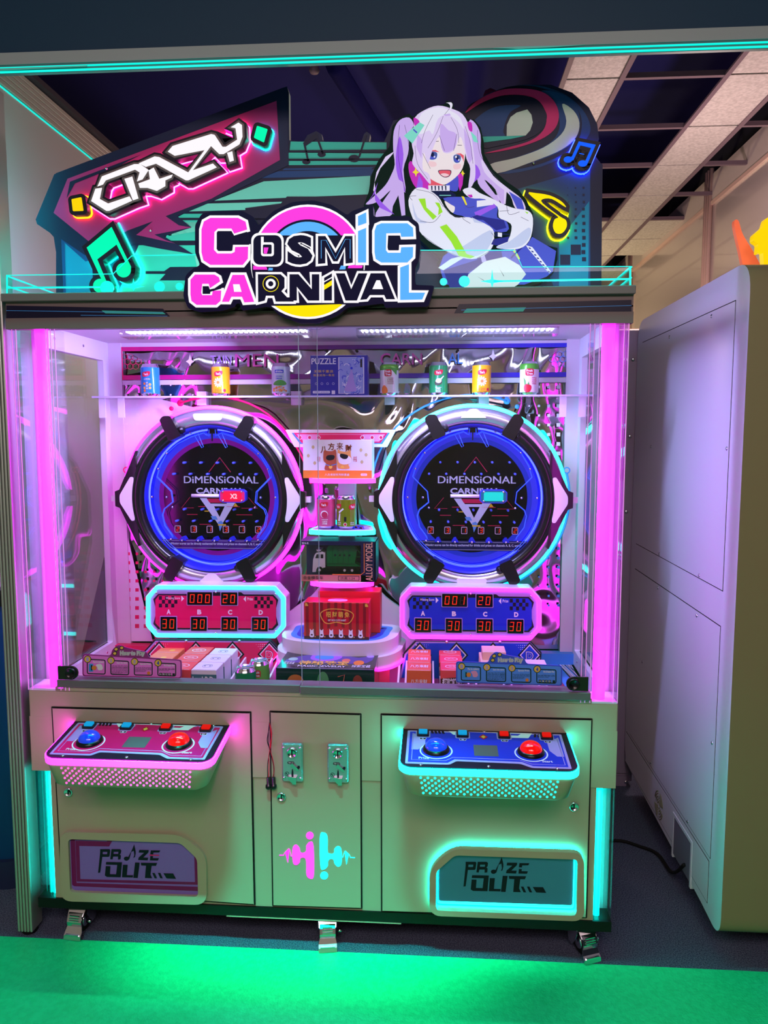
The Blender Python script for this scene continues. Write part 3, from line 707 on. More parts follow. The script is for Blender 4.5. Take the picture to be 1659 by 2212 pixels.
    q = MB(); q.shape([[(.425*Wd, .30*Lv), (.565*Wd, .30*Lv), (.565*Wd, .58*Lv), (.425*Wd, .58*Lv)]], F, .0009, .0012, M('lcd_grey', (92, 92, 96), .2)); q.build('display', bo)
    for u, v in ((.10, .93), (.5, .955), (.9, .95), (.12, .045), (.5, .05), (.88, .045)):
        c = F(u*Wd, v*Lv, .0008); screw(FM(c, U, V, N), .005).build('screw', bo)
    # speaker holes, glowing from inside
    h = MB(); cols, rows = 20, 7
    za, zb_ = zf-.030, zf-.078
    for rr in range(rows):
        t = rr/(rows-1); z = za+(zb_-za)*t
        yb = t*.055+.0; ins = .004+.014*t
        for k in range(cols if rr % 2 == 0 else cols-1):
            x = xb0+.055+ins*.5+(Wd-.11-ins)*(k+(.5 if rr % 2 else 0))/(cols-1)
            y = -d*(1-.012*0) + d*yb - .0008
            h.shape([circ(0, 0, .0036, 8)], FM((x, y, z), (1, 0, 0), (0, 0, 1), (0, -1, 0)), 0, .0004, logic)
    h.build('speaker_holes', bo, kind='stuff')
    return bo
M('hole_pink', (255, 100, 200), .4, emit=lin((255, 96, 205)), k=.95, sampled=False); M('hole_teal', (60, 255, 235), .4, emit=lin((40, 255, 235)), k=.95, sampled=False)
cpL = control_panel((160, 1556), (497, 1566), (85, 1632), (470, 1650), 0, 0, .205, 'band_pink', 0, ('magenta_print', 'magenta_print', 0), 'player control panel in magenta with a pink light band', 'hole_pink')
cpR = control_panel((868, 1570), (1223, 1585), (858, 1650), (1255, 1672), 0, 0, .22, 'band_teal', 0, ('blue_print', 'blue_print', 0), 'player control panel in blue with a teal light band', 'hole_teal')
# ---------- casters
def caster(x, y, ang):
    Rm = Matrix.Rotation(ang, 3, 'Z')
    g = lambda q: tuple(Vector((x, y, 0)) + Rm @ Vector(q))
    def gb(b, a, c, mat):
        t = MB().box(a, c, mat); b.raw([g(v) for v in t.v], t.f, mat)
    Fw = FM(g((0, 0, .0375)), Rm @ Vector((0, 1, 0)), (0, 0, 1), Rm @ Vector((1, 0, 0)))
    b = MB(); gb(b, (-.034, -.02, .088), (.034, .05, .0965), 'chrome')
    for s in (-1, 1):
        pl = [(-.022, .088), (.045, .088), (.030, .030), (.012, .026), (-.004, .045)]
        vs = [g((s*.028+dx, q[0], q[1])) for dx in (-.0015, .0015) for q in pl]; n = 5
        b.raw(vs, [tuple(range(n)), tuple(range(n, 2*n))] + [(i, (i+1) % n, n+(i+1) % n, n+i) for i in range(n)], 'chrome')
    vs = [g(q) for q in ((-.028, -.022, .088), (.028, -.022, .088), (.026, -.036, .070), (-.026, -.036, .070))]
    b.raw(vs, [(0, 1, 2, 3)], 'chrome')
    o = part(b, 'caster')
    MB().lathe([(0, -.014), (.030, -.014), (.0365, -.009), (.0375, 0), (.0365, .009), (.030, .014), (0, .014)], Fw, 'rubber', 24).build('wheel', o)
    MB().lathe([(0, .016), (.018, .016), (.020, .014), (.020, -.014), (.018, -.016), (0, -.016)], Fw, 'chrome', 20).build('hub', o)
    # brake pedal: curved ribbed plate
    prof = [(-.030, .078), (-.040, .070), (-.046, .055), (-.043, .040), (-.050, .026), (-.058, .018), (-.061, .006)]
    vs = []; 
    for (yy, zz) in prof:
        wv = .024 + (.004 if zz < .03 else 0)
        for dx, dy in ((-wv, 0), (wv, 0), (wv, .004), (-wv, .004)): vs.append(g((dx, yy+dy, zz)))
    fs = []
    for i in range(len(prof)-1):
        for k in range(4): fs.append((i*4+k, i*4+(k+1) % 4, (i+1)*4+(k+1) % 4, (i+1)*4+k))
    fs += [(0, 1, 2, 3), tuple(4*(len(prof)-1)+k for k in range(4))]
    q = MB().raw(vs, fs, 'chrome')
    for zz, yy in ((.072, -.040), (.066, -.044), (.060, -.046)):
        t = MB().box((-.016, yy-.0025, zz-.001), (.016, yy+.001, zz+.0015), 'chrome'); q.raw([g(v) for v in t.v], t.f, 'chrome')
    t = MB().box((-.022, -.0605, .018), (.022, -.054, .022), 'chrome'); q.raw([g(v) for v in t.v], t.f, 'chrome')
    q.build('brake_pedal', o)
    t = MB().lathe([(0, 0), (.006, 0), (.006, .012), (.004, .014), (0, .014)], FM(g((.030, -.02, .048)), Rm @ Vector((0, 1, 0)), (0, 0, 1), Rm @ Vector((1, 0, 0))), 'chrome', 8); t.build('axle_nut', o)
caster(-1.122, .040, -.10); caster(-.332, .038, .16); caster(.452, .042, .38)
# ---------- header box
hz0, hz1 = 1.881, 1.981
b = MB(); b.box((-1.252, -.010, hz0), (.534, .018, 1.912), 'grey_header').box((-1.252, -.004, 1.912), (.534, .018, 1.93), 'grey_header').box((-1.252, -.004, 1.926), (.534, .78, hz1), 'grey_header')
b.box((-1.258, -.020, 1.958), (.536, .78, hz1), 'grey_header', .002)
HD = part(b, 'header')
Fh = FY(-.0045); Fr = FY(-.0045)
b = MB()
MB().shape([[(14, 660), (352, 667), (382, 699), (14, 699)]], Fh, 0, .001, 'navy_band').build('band_print', HD)
b.shape([[(992, 657), (1364, 648), (1364, 694), (972, 693)]], Fh, 0, .001, 'navy_band')
for q in (((220, 671), (352, 674), (358, 679), (228, 677)), ((1008, 667), (1136, 664), (1130, 673), (1000, 676))): b.shape([list(q)], Fh, .001, .0013, 'teal_print')
for q in (((14, 671), (352, 676)), ((175, 681), (362, 683)), ((180, 689), (370, 690)), ((996, 670), (1364, 660)), ((990, 680), (1184, 676)), ((985, 686), (1175, 683))): b.shape(thick(list(q), 1.1), Fh, .001, .0016, 'sky_print')
b.build('band_print', HD)
# acrylic rail with edge light
Fl = FY(-.002)
rail = part(MB().shape([[tuple(p) for p in ((15, 636), (15, 595), (245, 592), (285, 553), (905, 541), (1112, 541), (1128, 577), (1363, 576), (1363, 620))]], FY(.0), 0, .005, 'acrylic_tint'), 'acrylic_rail')
b = MB()
for q, wd_ in ((((15, 595), (245, 592), (285, 553), (905, 541), (1112, 541), (1128, 577), (1363, 576)), 1.6), (((15, 622), (245, 620)), 3.6), (((1066, 608), (1360, 603)), 4), (((16, 594), (16, 636)), 3.0), (((1361, 576), (1361, 620)), 4)):
    b.shape(thick(list(q), wd_), FY(-.004), .0012, .003, 'edge_glow_teal')
for (x, y, rr) in ((232, 622, 15), (345, 620, 11.5), (388, 619, 8), (958, 609, 8), (1003, 608, 12)): b.shape([circ(x, y, rr)], FY(-.004), .0012, .0028, 'edge_glow_teal')
def star4(x, y, a, h): return [(x, y-h), (x+3, y-4), (x+a, y), (x+3, y+4), (x, y+h*.6), (x-3, y+4), (x-a, y), (x-3, y-4)]
b.shape([star4(289, 619, 24, 17)], FY(-.004), .0012, .003, 'edge_glow_teal').shape([star4(1063, 608, 26, 26)], FY(-.004), .0012, .003, 'edge_glow_teal')
b.build('etched_light', rail)
for x, s in ((-1.2465, -1), (.526, 1)):
    z = 2.035
    q = MB().box((x-.002, .005, 1.981), (x+.002, .40, z), 'acrylic_tint'); q.build('side_rail', rail)
    q = MB().box((x-.003, .0, z-.003), (x+.003, .40, z), 'edge_glow_teal').box((x-.003, .0, 2.003), (x+.003, .40, 2.006), 'edge_glow_teal'); q.build('side_rail_edge', rail)
area('rail_led_light', (-.36, .045, 1.986), (PI, 0, 0), 1.7, .02, 3.4, (.30, 1, .88))
# ---------- sign backboard
BY = .17
FB = FY(BY)
sil = [(121, 640), (121, 545), (116, 512), (108, 503), (80, 484), (77, 474), (114, 384), (121, 374), (612, 189), (621, 190), (624, 200), (625, 303), (640, 305), (655, 308), (664, 292), (683, 283), (695, 290), (697, 303), (708, 310), (780, 308), (786, 290), (792, 284), (800, 290), (797, 306), (830, 306), (850, 260), (1004, 240), (1050, 205), (1120, 184), (1190, 183), (1236, 200), (1272, 232), (1290, 268), (1294, 300), (1284, 335), (1296, 350), (1301, 372), (1299, 640)]
board = part(MB().shape([sil], FB, -.025, 0, 'deep_navy', side='bone'), 'sign_board', label='big printed plywood shaped sign board above the cabinet')
b = MB()
def L(k, pts, mat):
    b.shape([pts], FB, k*.0006, k*.0006, mat)
# left blue
L(1, crop(0, 130, 3.75, [(497, 1445), (740, 1560), (760, 1890), (520, 1890)]), 'sea_blue')
L(2, crop(0, 130, 3.75, [(497, 1450), (690, 1580), (750, 1570), (760, 1610), (695, 1632), (525, 1480), (535, 1890), (515, 1890)]), 'mid_blue')
# teal staff area
L(1, [(625, 308), (850, 306), (860, 640), (250, 640), (290, 560), (330, 520)], 'navy')
L(2, [(628, 306), (835, 308), (835, 323), (626, 325)], 'teal_print'); L(2, [(624, 330), (832, 332), (830, 343), (622, 343)], 'teal_print')
L(2, [(622, 348), (826, 348), (820, 356), (622, 357)], 'teal_print'); L(2, [(615, 364), (808, 361), (802, 366), (610, 368)], 'mid_blue')
L(2, [(602, 370), (808, 366), (803, 380), (560, 385)], 'mid_blue')
L(2, [(570, 392), (800, 380), (798, 420), (462, 434)], 'pale_teal')
L(2, [(444, 440), (610, 436), (598, 452), (405, 457)], 'pale_teal'); L(2, [(398, 462), (600, 462), (600, 520), (355, 520), (378, 472)], 'teal_print')
L(3, [(380, 471), (600, 471), (600, 476), (372, 476)], 'navy'); L(2, [(300, 530), (600, 525), (600, 640), (252, 640)], 'teal_print')
L(2, [(345, 480), (430, 480), (425, 500), (365, 510)], 'pale_teal')
L(3, [(350, 522), (600, 522), (600, 530), (360, 530)], 'navy')
L(3, [(315, 586), (355, 586), (368, 577), (600, 575), (600, 606), (345, 606), (358, 592), (315, 592)], 'navy')
L(3, crop(0, 0, 2, [(1215, 880), (1240, 850), (1620, 850), (1620, 1240), (1100, 1240), (1060, 900)]), 'navy')
# staff notes
for l in ([(655, 309), (684, 287), (700, 333), (696, 334), (684, 300), (661, 316), (668, 348), (664, 349)], circ(662, 350, 9, 14, 6), circ(695, 334, 9, 14, 6), [(789, 291), (793, 292), (778, 340), (774, 339)], circ(765, 343, 12, 16, 8), [(626, 326), (832, 324), (832, 329), (626, 330)], [(624, 344), (826, 342), (826, 347), (624, 347)]):
    L(4, l, 'navy')
# magenta plate behind CRAZY with its jagged tail
mg = crop(60, 180, 2.765, [(1487, 107), (1507, 460), (1330, 560), (1100, 690), (825, 795), (905, 850), (980, 862), (758, 905), (830, 940), (885, 958), (650, 907), (685, 880), (750, 825), (600, 880), (500, 935), (395, 968), (157, 775), (240, 572)])
L(4, crop(60, 180, 2.765, [(1550, 20), (1560, 490), (1330, 600), (1110, 705), (895, 795), (980, 862), (815, 915), (990, 1022), (800, 990), (650, 960), (345, 1028), (140, 890), (50, 815), (160, 545)]), 'deep_navy')
L(5, mg, 'magenta_dim')
L(6, crop(60, 180, 2.765, [(255, 590), (680, 428), (560, 490), (285, 600), (235, 690)]), 'deep_navy')
# big swirl on the right
e = lambda x, y, rx, ry, a0=0, a1=2*PI, n=40: circ(x, y, rx, n, ry, a0, a1)
k5 = lambda *p: crop(1000, 170, 4.1475, p)
L(1, [(835, 345), (1010, 250), (1060, 205), (1120, 186), (1190, 185), (1240, 205), (1275, 240), (1290, 275), (1290, 300), (1230, 400), (1100, 430), (1000, 420)], 'deep_navy')
L(2, spl(k5((20, 310), (200, 150), (430, 70), (640, 60), (820, 100), (960, 170), (1080, 290), (1140, 420), (1120, 520), (1000, 640), (700, 790), (330, 850), (200, 700), (150, 500)), 4), 'mid_blue')
L(3, spl(k5((20, 310), (180, 170), (380, 80), (600, 66), (800, 120), (980, 220), (1060, 360), (1040, 540), (930, 660), (640, 780), (300, 820), (180, 680)), 4), 'navy')
L(4, spl(k5((700, 110), (860, 130), (1000, 220), (1050, 400), (1000, 550), (860, 660), (600, 760), (330, 820), (240, 780), (500, 700), (760, 590), (860, 460), (850, 300), (800, 180)), 4), 'mid_blue')
L(5, spl(k5((888, 230), (990, 290), (1042, 400), (1010, 530), (880, 640), (640, 740), (310, 850), (245, 770), (480, 710), (720, 620), (880, 500), (925, 380)), 4), 'bone')
L(6, spl(k5((20, 312), (130, 200), (320, 110), (520, 92), (700, 120), (810, 200), (858, 320), (830, 440), (730, 530), (560, 600), (360, 650), (190, 672), (400, 620), (600, 560), (715, 470), (748, 360), (715, 250), (640, 180), (500, 150), (330, 160), (160, 225)), 4), 'crimson_dim')
L(7, spl(k5((80, 330), (260, 200), (420, 160), (560, 160), (660, 200), (740, 300), (745, 380), (690, 480), (560, 550), (300, 610), (180, 620), (120, 500)), 4), 'navy')
L(8, spl(k5((90, 400), (200, 300), (330, 250), (515, 245), (430, 300), (385, 380), (360, 480), (365, 520), (180, 520), (140, 470)), 4), 'mid_blue')
L(9, k5((390, 520), (392, 420), (425, 350), (480, 310), (575, 282), (612, 330), (624, 400), (600, 470), (560, 515)), 'bone')
L(9, k5((170, 525), (560, 517), (430, 545), (170, 580)), 'teal_print')
# right column with pixel pattern
L(2, k5((450, 1000), (900, 870), (1100, 800), (1160, 700), (1140, 1950), (850, 1950)), 'mid_blue')
L(3, k5((860, 1450), (1130, 1100), (1120, 1950), (860, 1950)), 'sea_blue'); L(4, k5((1140, 700), (1250, 770), (1235, 1950), (1140, 1950)), 'navy')
for q in ((965, 1490, 90), (870, 1580, 90)): L(5, k5((q[0], q[1]), (q[0]+q[2], q[1]), (q[0]+q[2], q[1]+q[2]), (q[0], q[1]+q[2])), 'deep_navy')
for j in range(11):
    for i in range(3):
        x, y, s_ = 940+70*i+random.uniform(-4, 4), 980+64*j, 3+i*3+j*.9
        if j > 7 and i < 2: continue
        L(5, k5((x-s_, y-s_), (x+s_, y-s_), (x+s_, y+s_), (x-s_, y+s_)), 'deep_navy')
b.build('sign_print', board)
for p in ((230, 364), (325, 498), (1153, 352)):
    q = W(*p, BY-.006); screw(FRONT(q.x, q.y, q.z), .004).build('screw', board)
# ---------- CRAZY lit lettering
c3 = lambda *p: crop(60, 180, 2.765, p)
G = [c3((452, 642), (478, 583), (668, 511), (702, 511), (752, 545), (716, 600), (684, 612), (700, 560), (672, 543), (500, 606), (484, 630)),
     c3((440, 655), (478, 650), (465, 715), (515, 742), (640, 700), (655, 725), (520, 785), (503, 785), (415, 728)),
     c3((610, 598), (656, 584), (692, 712), (660, 723)),
     c3((694, 507), (788, 466), (815, 470), (985, 560), (1082, 428), (905, 462), (865, 438), (893, 405), (1120, 335), (1140, 340), (1186, 410), (1206, 410), (1272, 368), (1262, 300), (1235, 295), (1280, 268), (1300, 282), (1303, 350), (1285, 395), (1192, 452), (1166, 452), (1118, 405), (1010, 548), (1130, 508), (1152, 530), (985, 606), (970, 606), (795, 508), (735, 527)),
     c3((752, 548), (782, 532), (815, 598), (893, 572), (885, 590), (850, 606), (850, 640), (800, 668), (745, 650), (700, 650), (692, 625), (760, 600)),
     c3((1213, 445), (1243, 436), (1252, 490), (1228, 498))]
FC = FY(BY-.004)
b = MB()
for g in G: b.shape([grow(g, 9)], FC, .006, .040, 'ink')
crazy = part(b, 'crazy_letters', label='raised letters spelling CRAZY with white lit faces')
b = MB()
for g in G: b.shape([grow(g, 4.5)], FC, .040, .0405, 'grey_header')
b.build('letter_rim', crazy)
b = MB()
for g in G: b.shape([g], FC, .0405, .042, 'lit_white')
b.build('lit_face', crazy)
b = MB()
for g in G: b.shape([grow(g, 11)], FY(BY-.002), .003, .006, 'halo_pink')
b.build('halo_light', crazy)
def lit_sign(loops, name, face, halo, label, off=8, d=.032, Y=None, holes=None, lift=0.0):
    F_ = FY((BY if Y is None else Y)-.004-lift)
    q = MB()
    for g in loops: q.shape([grow(g, off)], F_, .006, d, 'ink')
    o = part(q, name, label=label)
    q = MB()
    for g in loops: q.shape([g], F_, d, d+.002, face)
    q.build('lit_face', o)
    q = MB()
    for g in loops: q.shape([grow(g, off+2)], F_, .001, .006, halo)
    q.build('halo_light', o); return o
sq = lambda *p: rnd(c3(*p), 2)
lit_sign([sq((292, 712), (350, 700), (362, 780), (300, 782))], 'square_light', 'lit_gold', 'halo_orange', 'yellow square light left of the CRAZY letters', 8)
lit_sign([sq((1385, 280), (1447, 300), (1425, 378), (1366, 350))], 'square_light', 'lit_green', 'halo_teal', 'green square light right of the CRAZY letters', 8)
k6 = lambda *p: crop(190, 480, 5.72, p)
note = [k6((70, 360), (370, 110), (605, 590), (600, 640), (570, 640), (540, 540), (430, 320), (195, 500), (320, 800), (318, 870), (290, 880), (260, 770)),
        k6(*circ(515, 632, 88)), k6(*circ(232, 822, 86))]
lit_sign(note, 'note_light', 'lit_green', 'halo_teal', 'large green lit double music note at lower left of the sign', 9, .045)
yl = [spl(k5((575, 1062), (640, 1060), (760, 1080), (860, 1130), (905, 1180), (880, 1170), (780, 1110), (700, 1112), (700, 1150), (850, 1265), (905, 1300), (910, 1360), (870, 1412), (815, 1410), (790, 1350), (805, 1290), (835, 1268), (730, 1190)), 3)]
lit_sign(yl, 'note_light', 'lit_yellow', 'halo_yellow', 'yellow lit music note right of the girl', 8, .035)
bl_ = [k5((1020, 598), (1170, 628), (1100, 790), (1080, 810), (1060, 795), (1078, 770), (1130, 655), (1035, 632), (975, 760), (945, 775), (935, 745), (960, 730)), k5(*circ(925, 758, 38, 16, 28)), k5(*circ(1055, 793, 42, 16, 28)), k5((1025, 700), (1068, 710), (1068, 716), (1025, 706))]
lit_sign(bl_, 'note_light', 'lit_blue', 'halo_blue', 'small blue lit double music note at upper right of the sign', 8, .03)
# ---------- illustrated girl, a back-lit cut-out
k4 = lambda *p: crop(780, 200, 3.606, p)
GY = BY-.05; FG = FY(GY)
sil = k4((20, 880), (60, 770), (80, 640), (140, 520), (220, 420), (245, 260), (300, 200), (375, 165), (405, 190), (470, 140), (560, 105), (650, 90), (665, 62), (715, 75), (725, 125), (790, 160), (830, 205), (880, 210), (930, 270), (955, 380), (960, 480), (1030, 600), (1130, 690), (1230, 760), (1290, 840), (1340, 940), (1335, 1120), (1400, 1180), (1530, 1210), (1530, 1300), (1500, 1400), (1400, 1480), (1260, 1530), (640, 1530), (640, 1400), (590, 1320), (630, 1290), (560, 1240), (440, 1130), (380, 1000), (250, 990), (100, 980))
def mk(n, rgb, k=.86): return LIT(n, rgb, k)
mk('g_dark', (20, 52, 44), .25); mk('g_white', (236, 232, 252)); mk('g_lilac', (206, 176, 244)); mk('g_pale', (226, 208, 250)); mk('g_violet', (158, 92, 240)); mk('g_skin', (244, 230, 236))
mk('g_navy', (44, 44, 140)); mk('g_blue', (78, 86, 205)); mk('g_teal', (130, 222, 205)); mk('g_lime', (160, 228, 50)); mk('g_magenta', (200, 50, 190)); mk('g_red', (232, 90, 110)); mk('g_eye', (70, 90, 160)); mk('g_line', (70, 56, 90)); mk('g_yellow', (245, 226, 60)); mk('g_shade', (200, 204, 240)); mk('g_blush', (246, 206, 216)); mk('g_deep', (20, 28, 70))
girl = part(MB().shape([sil], FG, -.045, 0, 'g_dark', side='ink'), 'girl_sign', label='lit cut-out of an illustrated girl with lavender twin tails and white jacket, arms crossed')
b = MB(); lay = [0]
def I(mat, *p, s=0):
    lay[0] += 1; q = k4(*p)
    if s: q = spl(q, 3)
    b.shape([q], FG, lay[0]*.00012, lay[0]*.00012, mat)
# tails behind
I('g_lilac', (375, 195), (300, 215), (255, 300), (250, 440), (262, 560), (235, 640), (190, 720), (110, 800), (35, 870), (130, 850), (230, 760), (170, 850), (110, 965), (240, 950), (250, 700), (345, 780), (330, 600), (365, 480), (372, 380), (350, 330), (410, 260), s=1)
I('g_pale', (255, 460), (190, 500), (120, 620), (95, 760), (120, 820), (105, 700), (150, 590), (245, 480))
I('g_violet', (300, 340), (330, 480), (320, 620), (345, 780), (285, 650), (270, 500), s=1)
I('g_lilac', (235, 640), (330, 700), (345, 955), (315, 960), (290, 800), (240, 900), (120, 975), (190, 870), (230, 760))
I('g_violet', (105, 780), (165, 860), (260, 950), (150, 900), (110, 840)); I('g_violet', (40, 870), (110, 780), (130, 700), (90, 800))
I('g_lilac', (840, 225), (890, 240), (930, 330), (935, 470), (985, 600), (1060, 690), (1110, 740), (1120, 860), (1085, 870), (1050, 760), (960, 680), (1085, 850), (1075, 860), (930, 740), (900, 640), (870, 450), s=1)
I('g_pale', (940, 520), (1030, 650), (1150, 750), (1250, 830), (1280, 915), (1200, 900), (1160, 800), (1060, 720), (960, 620), s=1)
I('g_blue', (1150, 770), (1250, 830), (1272, 912), (1215, 905), (1190, 850)); I('g_pale', (1115, 740), (1135, 755), (1125, 870), (1112, 868)); I('g_white', (1020, 690), (1085, 850), (1070, 820))
I('g_violet', (890, 560), (930, 640), (870, 710), (835, 755), (850, 640), s=1)
# back hair, neck
I('g_magenta', (370, 560), (400, 540), (500, 640), (540, 740), (500, 770), (425, 740), (380, 650), s=1); I('g_violet', (450, 640), (480, 700), (480, 760), (430, 750))
I('g_magenta', (750, 640), (800, 620), (790, 720), (770, 770), (750, 700)); I('g_blue', (680, 700), (750, 640), (755, 760), (700, 765), (660, 730), s=1)
I('g_red', (530, 660), (640, 710), (640, 735), (525, 725)); I('g_white', (523, 725), (690, 725), (690, 770), (545, 768), (525, 760))
for k in range(5): I('g_deep', (545+27*k, 728), (556+27*k, 728), (556+27*k, 764), (548+27*k, 764))
I('g_deep', (545, 768), (700, 768), (740, 800), (720, 830), (620, 830), (560, 800)); I('g_teal', (610, 800), (700, 800), (700, 806), (610, 806))
# face
I('g_skin', (450, 310), (820, 310), (815, 430), (800, 560), (760, 640), (670, 712), (620, 715), (530, 665), (470, 570), s=1)
I('g_blush', (525, 540), (580, 545), (585, 575), (540, 580), s=1); I('g_blush', (720, 565), (775, 560), (770, 595), (725, 600), s=1)
for (x0, y0, w_) in ((510, 465, 90), (712, 490, 72)):
    I('g_white', (x0-8, y0+10), (x0+w_*.5, y0-10), (x0+w_+6, y0+14), (x0+w_-8, y0+60), (x0+12, y0+60), s=1)
    I('g_eye', (x0+8, y0+8), (x0+w_*.5, y0-4), (x0+w_-8, y0+10), (x0+w_-14, y0+50), (x0+w_*.5, y0+62), (x0+12, y0+50), s=1)
    I('g_blue', (x0+18, y0+30), (x0+w_-20, y0+30), (x0+w_-24, y0+52), (x0+w_*.5, y0+57), (x0+22, y0+50), s=1)
    I('g_deep', (x0+w_*.4, y0+8), (x0+w_*.62, y0+8), (x0+w_*.62, y0+36), (x0+w_*.4, y0+36), s=1)
    I('g_white', (x0+20, y0+8), (x0+34, y0+6), (x0+34, y0+22), (x0+20, y0+24)); I('g_white', (x0+w_*.62, y0+34), (x0+w_*.75, y0+32), (x0+w_*.74, y0+46), (x0+w_*.62, y0+46))
I('g_red', (500, 468), (530, 455), (580, 452), (612, 470), (560, 462), (520, 470)); I('g_red', (735, 482), (775, 478), (800, 495), (800, 550), (790, 520), (770, 490))
I('g_line', (565, 385), (605, 382), (605, 386), (565, 389)); I('g_line', (750, 412), (785, 414), (785, 418), (750, 416))
I('g_line', (600, 612), (650, 606), (702, 612), (690, 655), (650, 666), (615, 645), s=1); I('g_red', (606, 616), (650, 611), (696, 617), (685, 652), (650, 661), (618, 642), s=1); I('g_blush', (620, 640), (655, 634), (686, 648), (650, 660), s=1)
# hair top and fringe
I('g_pale', (410, 300), (420, 200), (500, 140), (600, 108), (700, 130), (790, 175), (845, 280), (870, 420), (890, 600), (880, 700), (835, 755), (850, 600), (820, 520), (800, 420), (770, 350), (720, 460), (640, 470), (610, 350), (560, 440), (520, 560), (490, 470), (480, 600), (530, 640), (540, 720), (470, 640), (400, 560), (410, 480), (395, 400), s=1)
I('g_white', (470, 170), (600, 120), (700, 150), (770, 200), (800, 290), (760, 240), (680, 180), (600, 210), (560, 330), (530, 300), (470, 330), (440, 300), s=1)
I('g_lilac', (620, 250), (680, 300), (740, 330), (730, 440), (650, 470), (620, 400), s=1); I('g_lilac', (800, 280), (850, 380), (870, 520), (840, 560), (810, 430)); I('g_lilac', (440, 330), (480, 380), (470, 520), (430, 430))
I('g_lilac', (640, 180), (690, 170), (700, 185), (660, 190))
for q in (((560, 180), (500, 300), (470, 400)), ((640, 190), (590, 320), (520, 440)), ((700, 200), (750, 300), (760, 400)), ((610, 340), (650, 460)), ((745, 330), (720, 460)), ((810, 270), (850, 400), (870, 560)), ((420, 420), (440, 560), (520, 680)), ((480, 480), (540, 600)), ((690, 130), (650, 180)), ((300, 260), (290, 500), (345, 780)), ((905, 300), (930, 500), (1080, 700)), ((340, 260), (370, 400), (380, 560))):
    lay[0] += 1; b.shape(thick(spl(k4(*q), 4, False), .7), FG, lay[0]*.00012, lay[0]*.00012, 'g_line')
I('g_white', (660, 90), (700, 85), (712, 105), (702, 138), (690, 142), (693, 110), (675, 92), s=1)
I('g_magenta', (410, 205), (450, 225), (455, 260), (420, 270), s=1); I('g_magenta', (828, 240), (860, 245), (865, 310), (840, 300), s=1)
I('g_teal', (455, 240), (495, 262), (400, 405), (335, 345)); I('g_blue', (410, 290), (440, 318), (432, 326), (405, 300)); I('g_teal', (850, 310), (895, 350), (910, 400), (875, 390))
I('g_yellow', (425, 588), (435, 618), (455, 628), (435, 640), (428, 665), (420, 640), (400, 628), (418, 615)); I('g_yellow', (792, 612), (797, 632), (808, 638), (797, 645), (792, 662), (786, 645), (778, 636))
# body
I('g_blue', (640, 830), (800, 820), (1010, 850), (1060, 900), (1060, 980), (1130, 1010), (1130, 1090), (900, 1080), (820, 980), (720, 950), (700, 880), s=1)
I('g_violet', (880, 940), (1040, 870), (1050, 900), (900, 980)); I('g_white', (900, 850), (1020, 840), (1030, 880), (900, 900)); I('g_skin', (650, 850), (700, 880), (730, 900), (715, 945), (670, 900), s=1)
I('g_navy', (830, 990), (950, 1000), (1050, 1080), (1130, 1060), (1110, 1000), (980, 980), (900, 960))
# skirt, shorts and legs
I('g_blue', (640, 1280), (720, 1220), (880, 1230), (1080, 1230), (1290, 1190), (1330, 1130), (1515, 1240), (1490, 1400), (1440, 1440), (1270, 1500), (1000, 1500), (650, 1500), (610, 1360), s=0)
I('g_navy', (640, 1390), (900, 1310), (930, 1250), (1090, 1240), (1100, 1290), (840, 1400), (800, 1525), (690, 1525)); I('g_white', (600, 1370), (700, 1300), (860, 1260), (770, 1310), (640, 1390))
I('g_skin', (835, 1420), (960, 1320), (1120, 1285), (1230, 1350), (1282, 1420), (1220, 1500), (1180, 1525), (800, 1525), s=0)
I('g_line', (1072, 1370), (1112, 1435), (1108, 1436)); I('g_line', (900, 1435), (960, 1470), (956, 1472))
I('g_white', (1280, 1195), (1330, 1210), (1475, 1400), (1462, 1415), (1300, 1225)); 
for k in range(8): I('g_navy', (1300+21*k, 1212+26*k), (1316+21*k, 1215+26*k), (1322+21*k, 1226+26*k), (1306+21*k, 1224+26*k))
I('g_yellow', (1195, 1225), (1235, 1300), (1225, 1312), (1180, 1240)); I('g_navy', (1240, 1210), (1160, 1290), (1170, 1300), (1255, 1215)); I('g_lilac', (920, 1240), (950, 1240), (975, 1320), (940, 1330))
# jacket
I('g_white', (420, 760), (500, 755), (600, 820), (650, 900), (730, 980), (840, 980), (1000, 1050), (1035, 1120), (1010, 1230), (900, 1300), (770, 1290), (620, 1220), (480, 1120), (400, 980), (370, 850), s=1)
I('g_white', (790, 770), (860, 750), (920, 790), (1010, 830), (1130, 890), (1230, 920), (1300, 930), (1335, 990), (1320, 1130), (1260, 1210), (1160, 1230), (1050, 1210), (1140, 1160), (1170, 1050), (1130, 1010), (1070, 980), (1060, 900), (960, 840), (850, 830), s=1)
I('g_shade', (800, 1200), (1000, 1080), (1020, 1150), (950, 1260), (800, 1290), (700, 1250), s=1); I('g_shade', (1150, 1170), (1300, 1060), (1315, 1120), (1250, 1200), (1120, 1225), (1050, 1212), s=1); I('g_shade', (400, 860), (440, 980), (520, 1020), (430, 1010), s=1)
I('g_shade', (860, 980), (960, 1030), (880, 1020)); I('g_navy', (1030, 1150), (1150, 1130), (1140, 1170), (1060, 1200), (1010, 1190))
I('g_deep', (1040, 1090), (1090, 1095), (1085, 1135), (1040, 1130)); I('g_white', (1062, 1098), (1096, 1102), (1094, 1134), (1062, 1130)); I('g_deep', (1095, 1100), (1160, 1110), (1160, 1120), (1095, 1118))
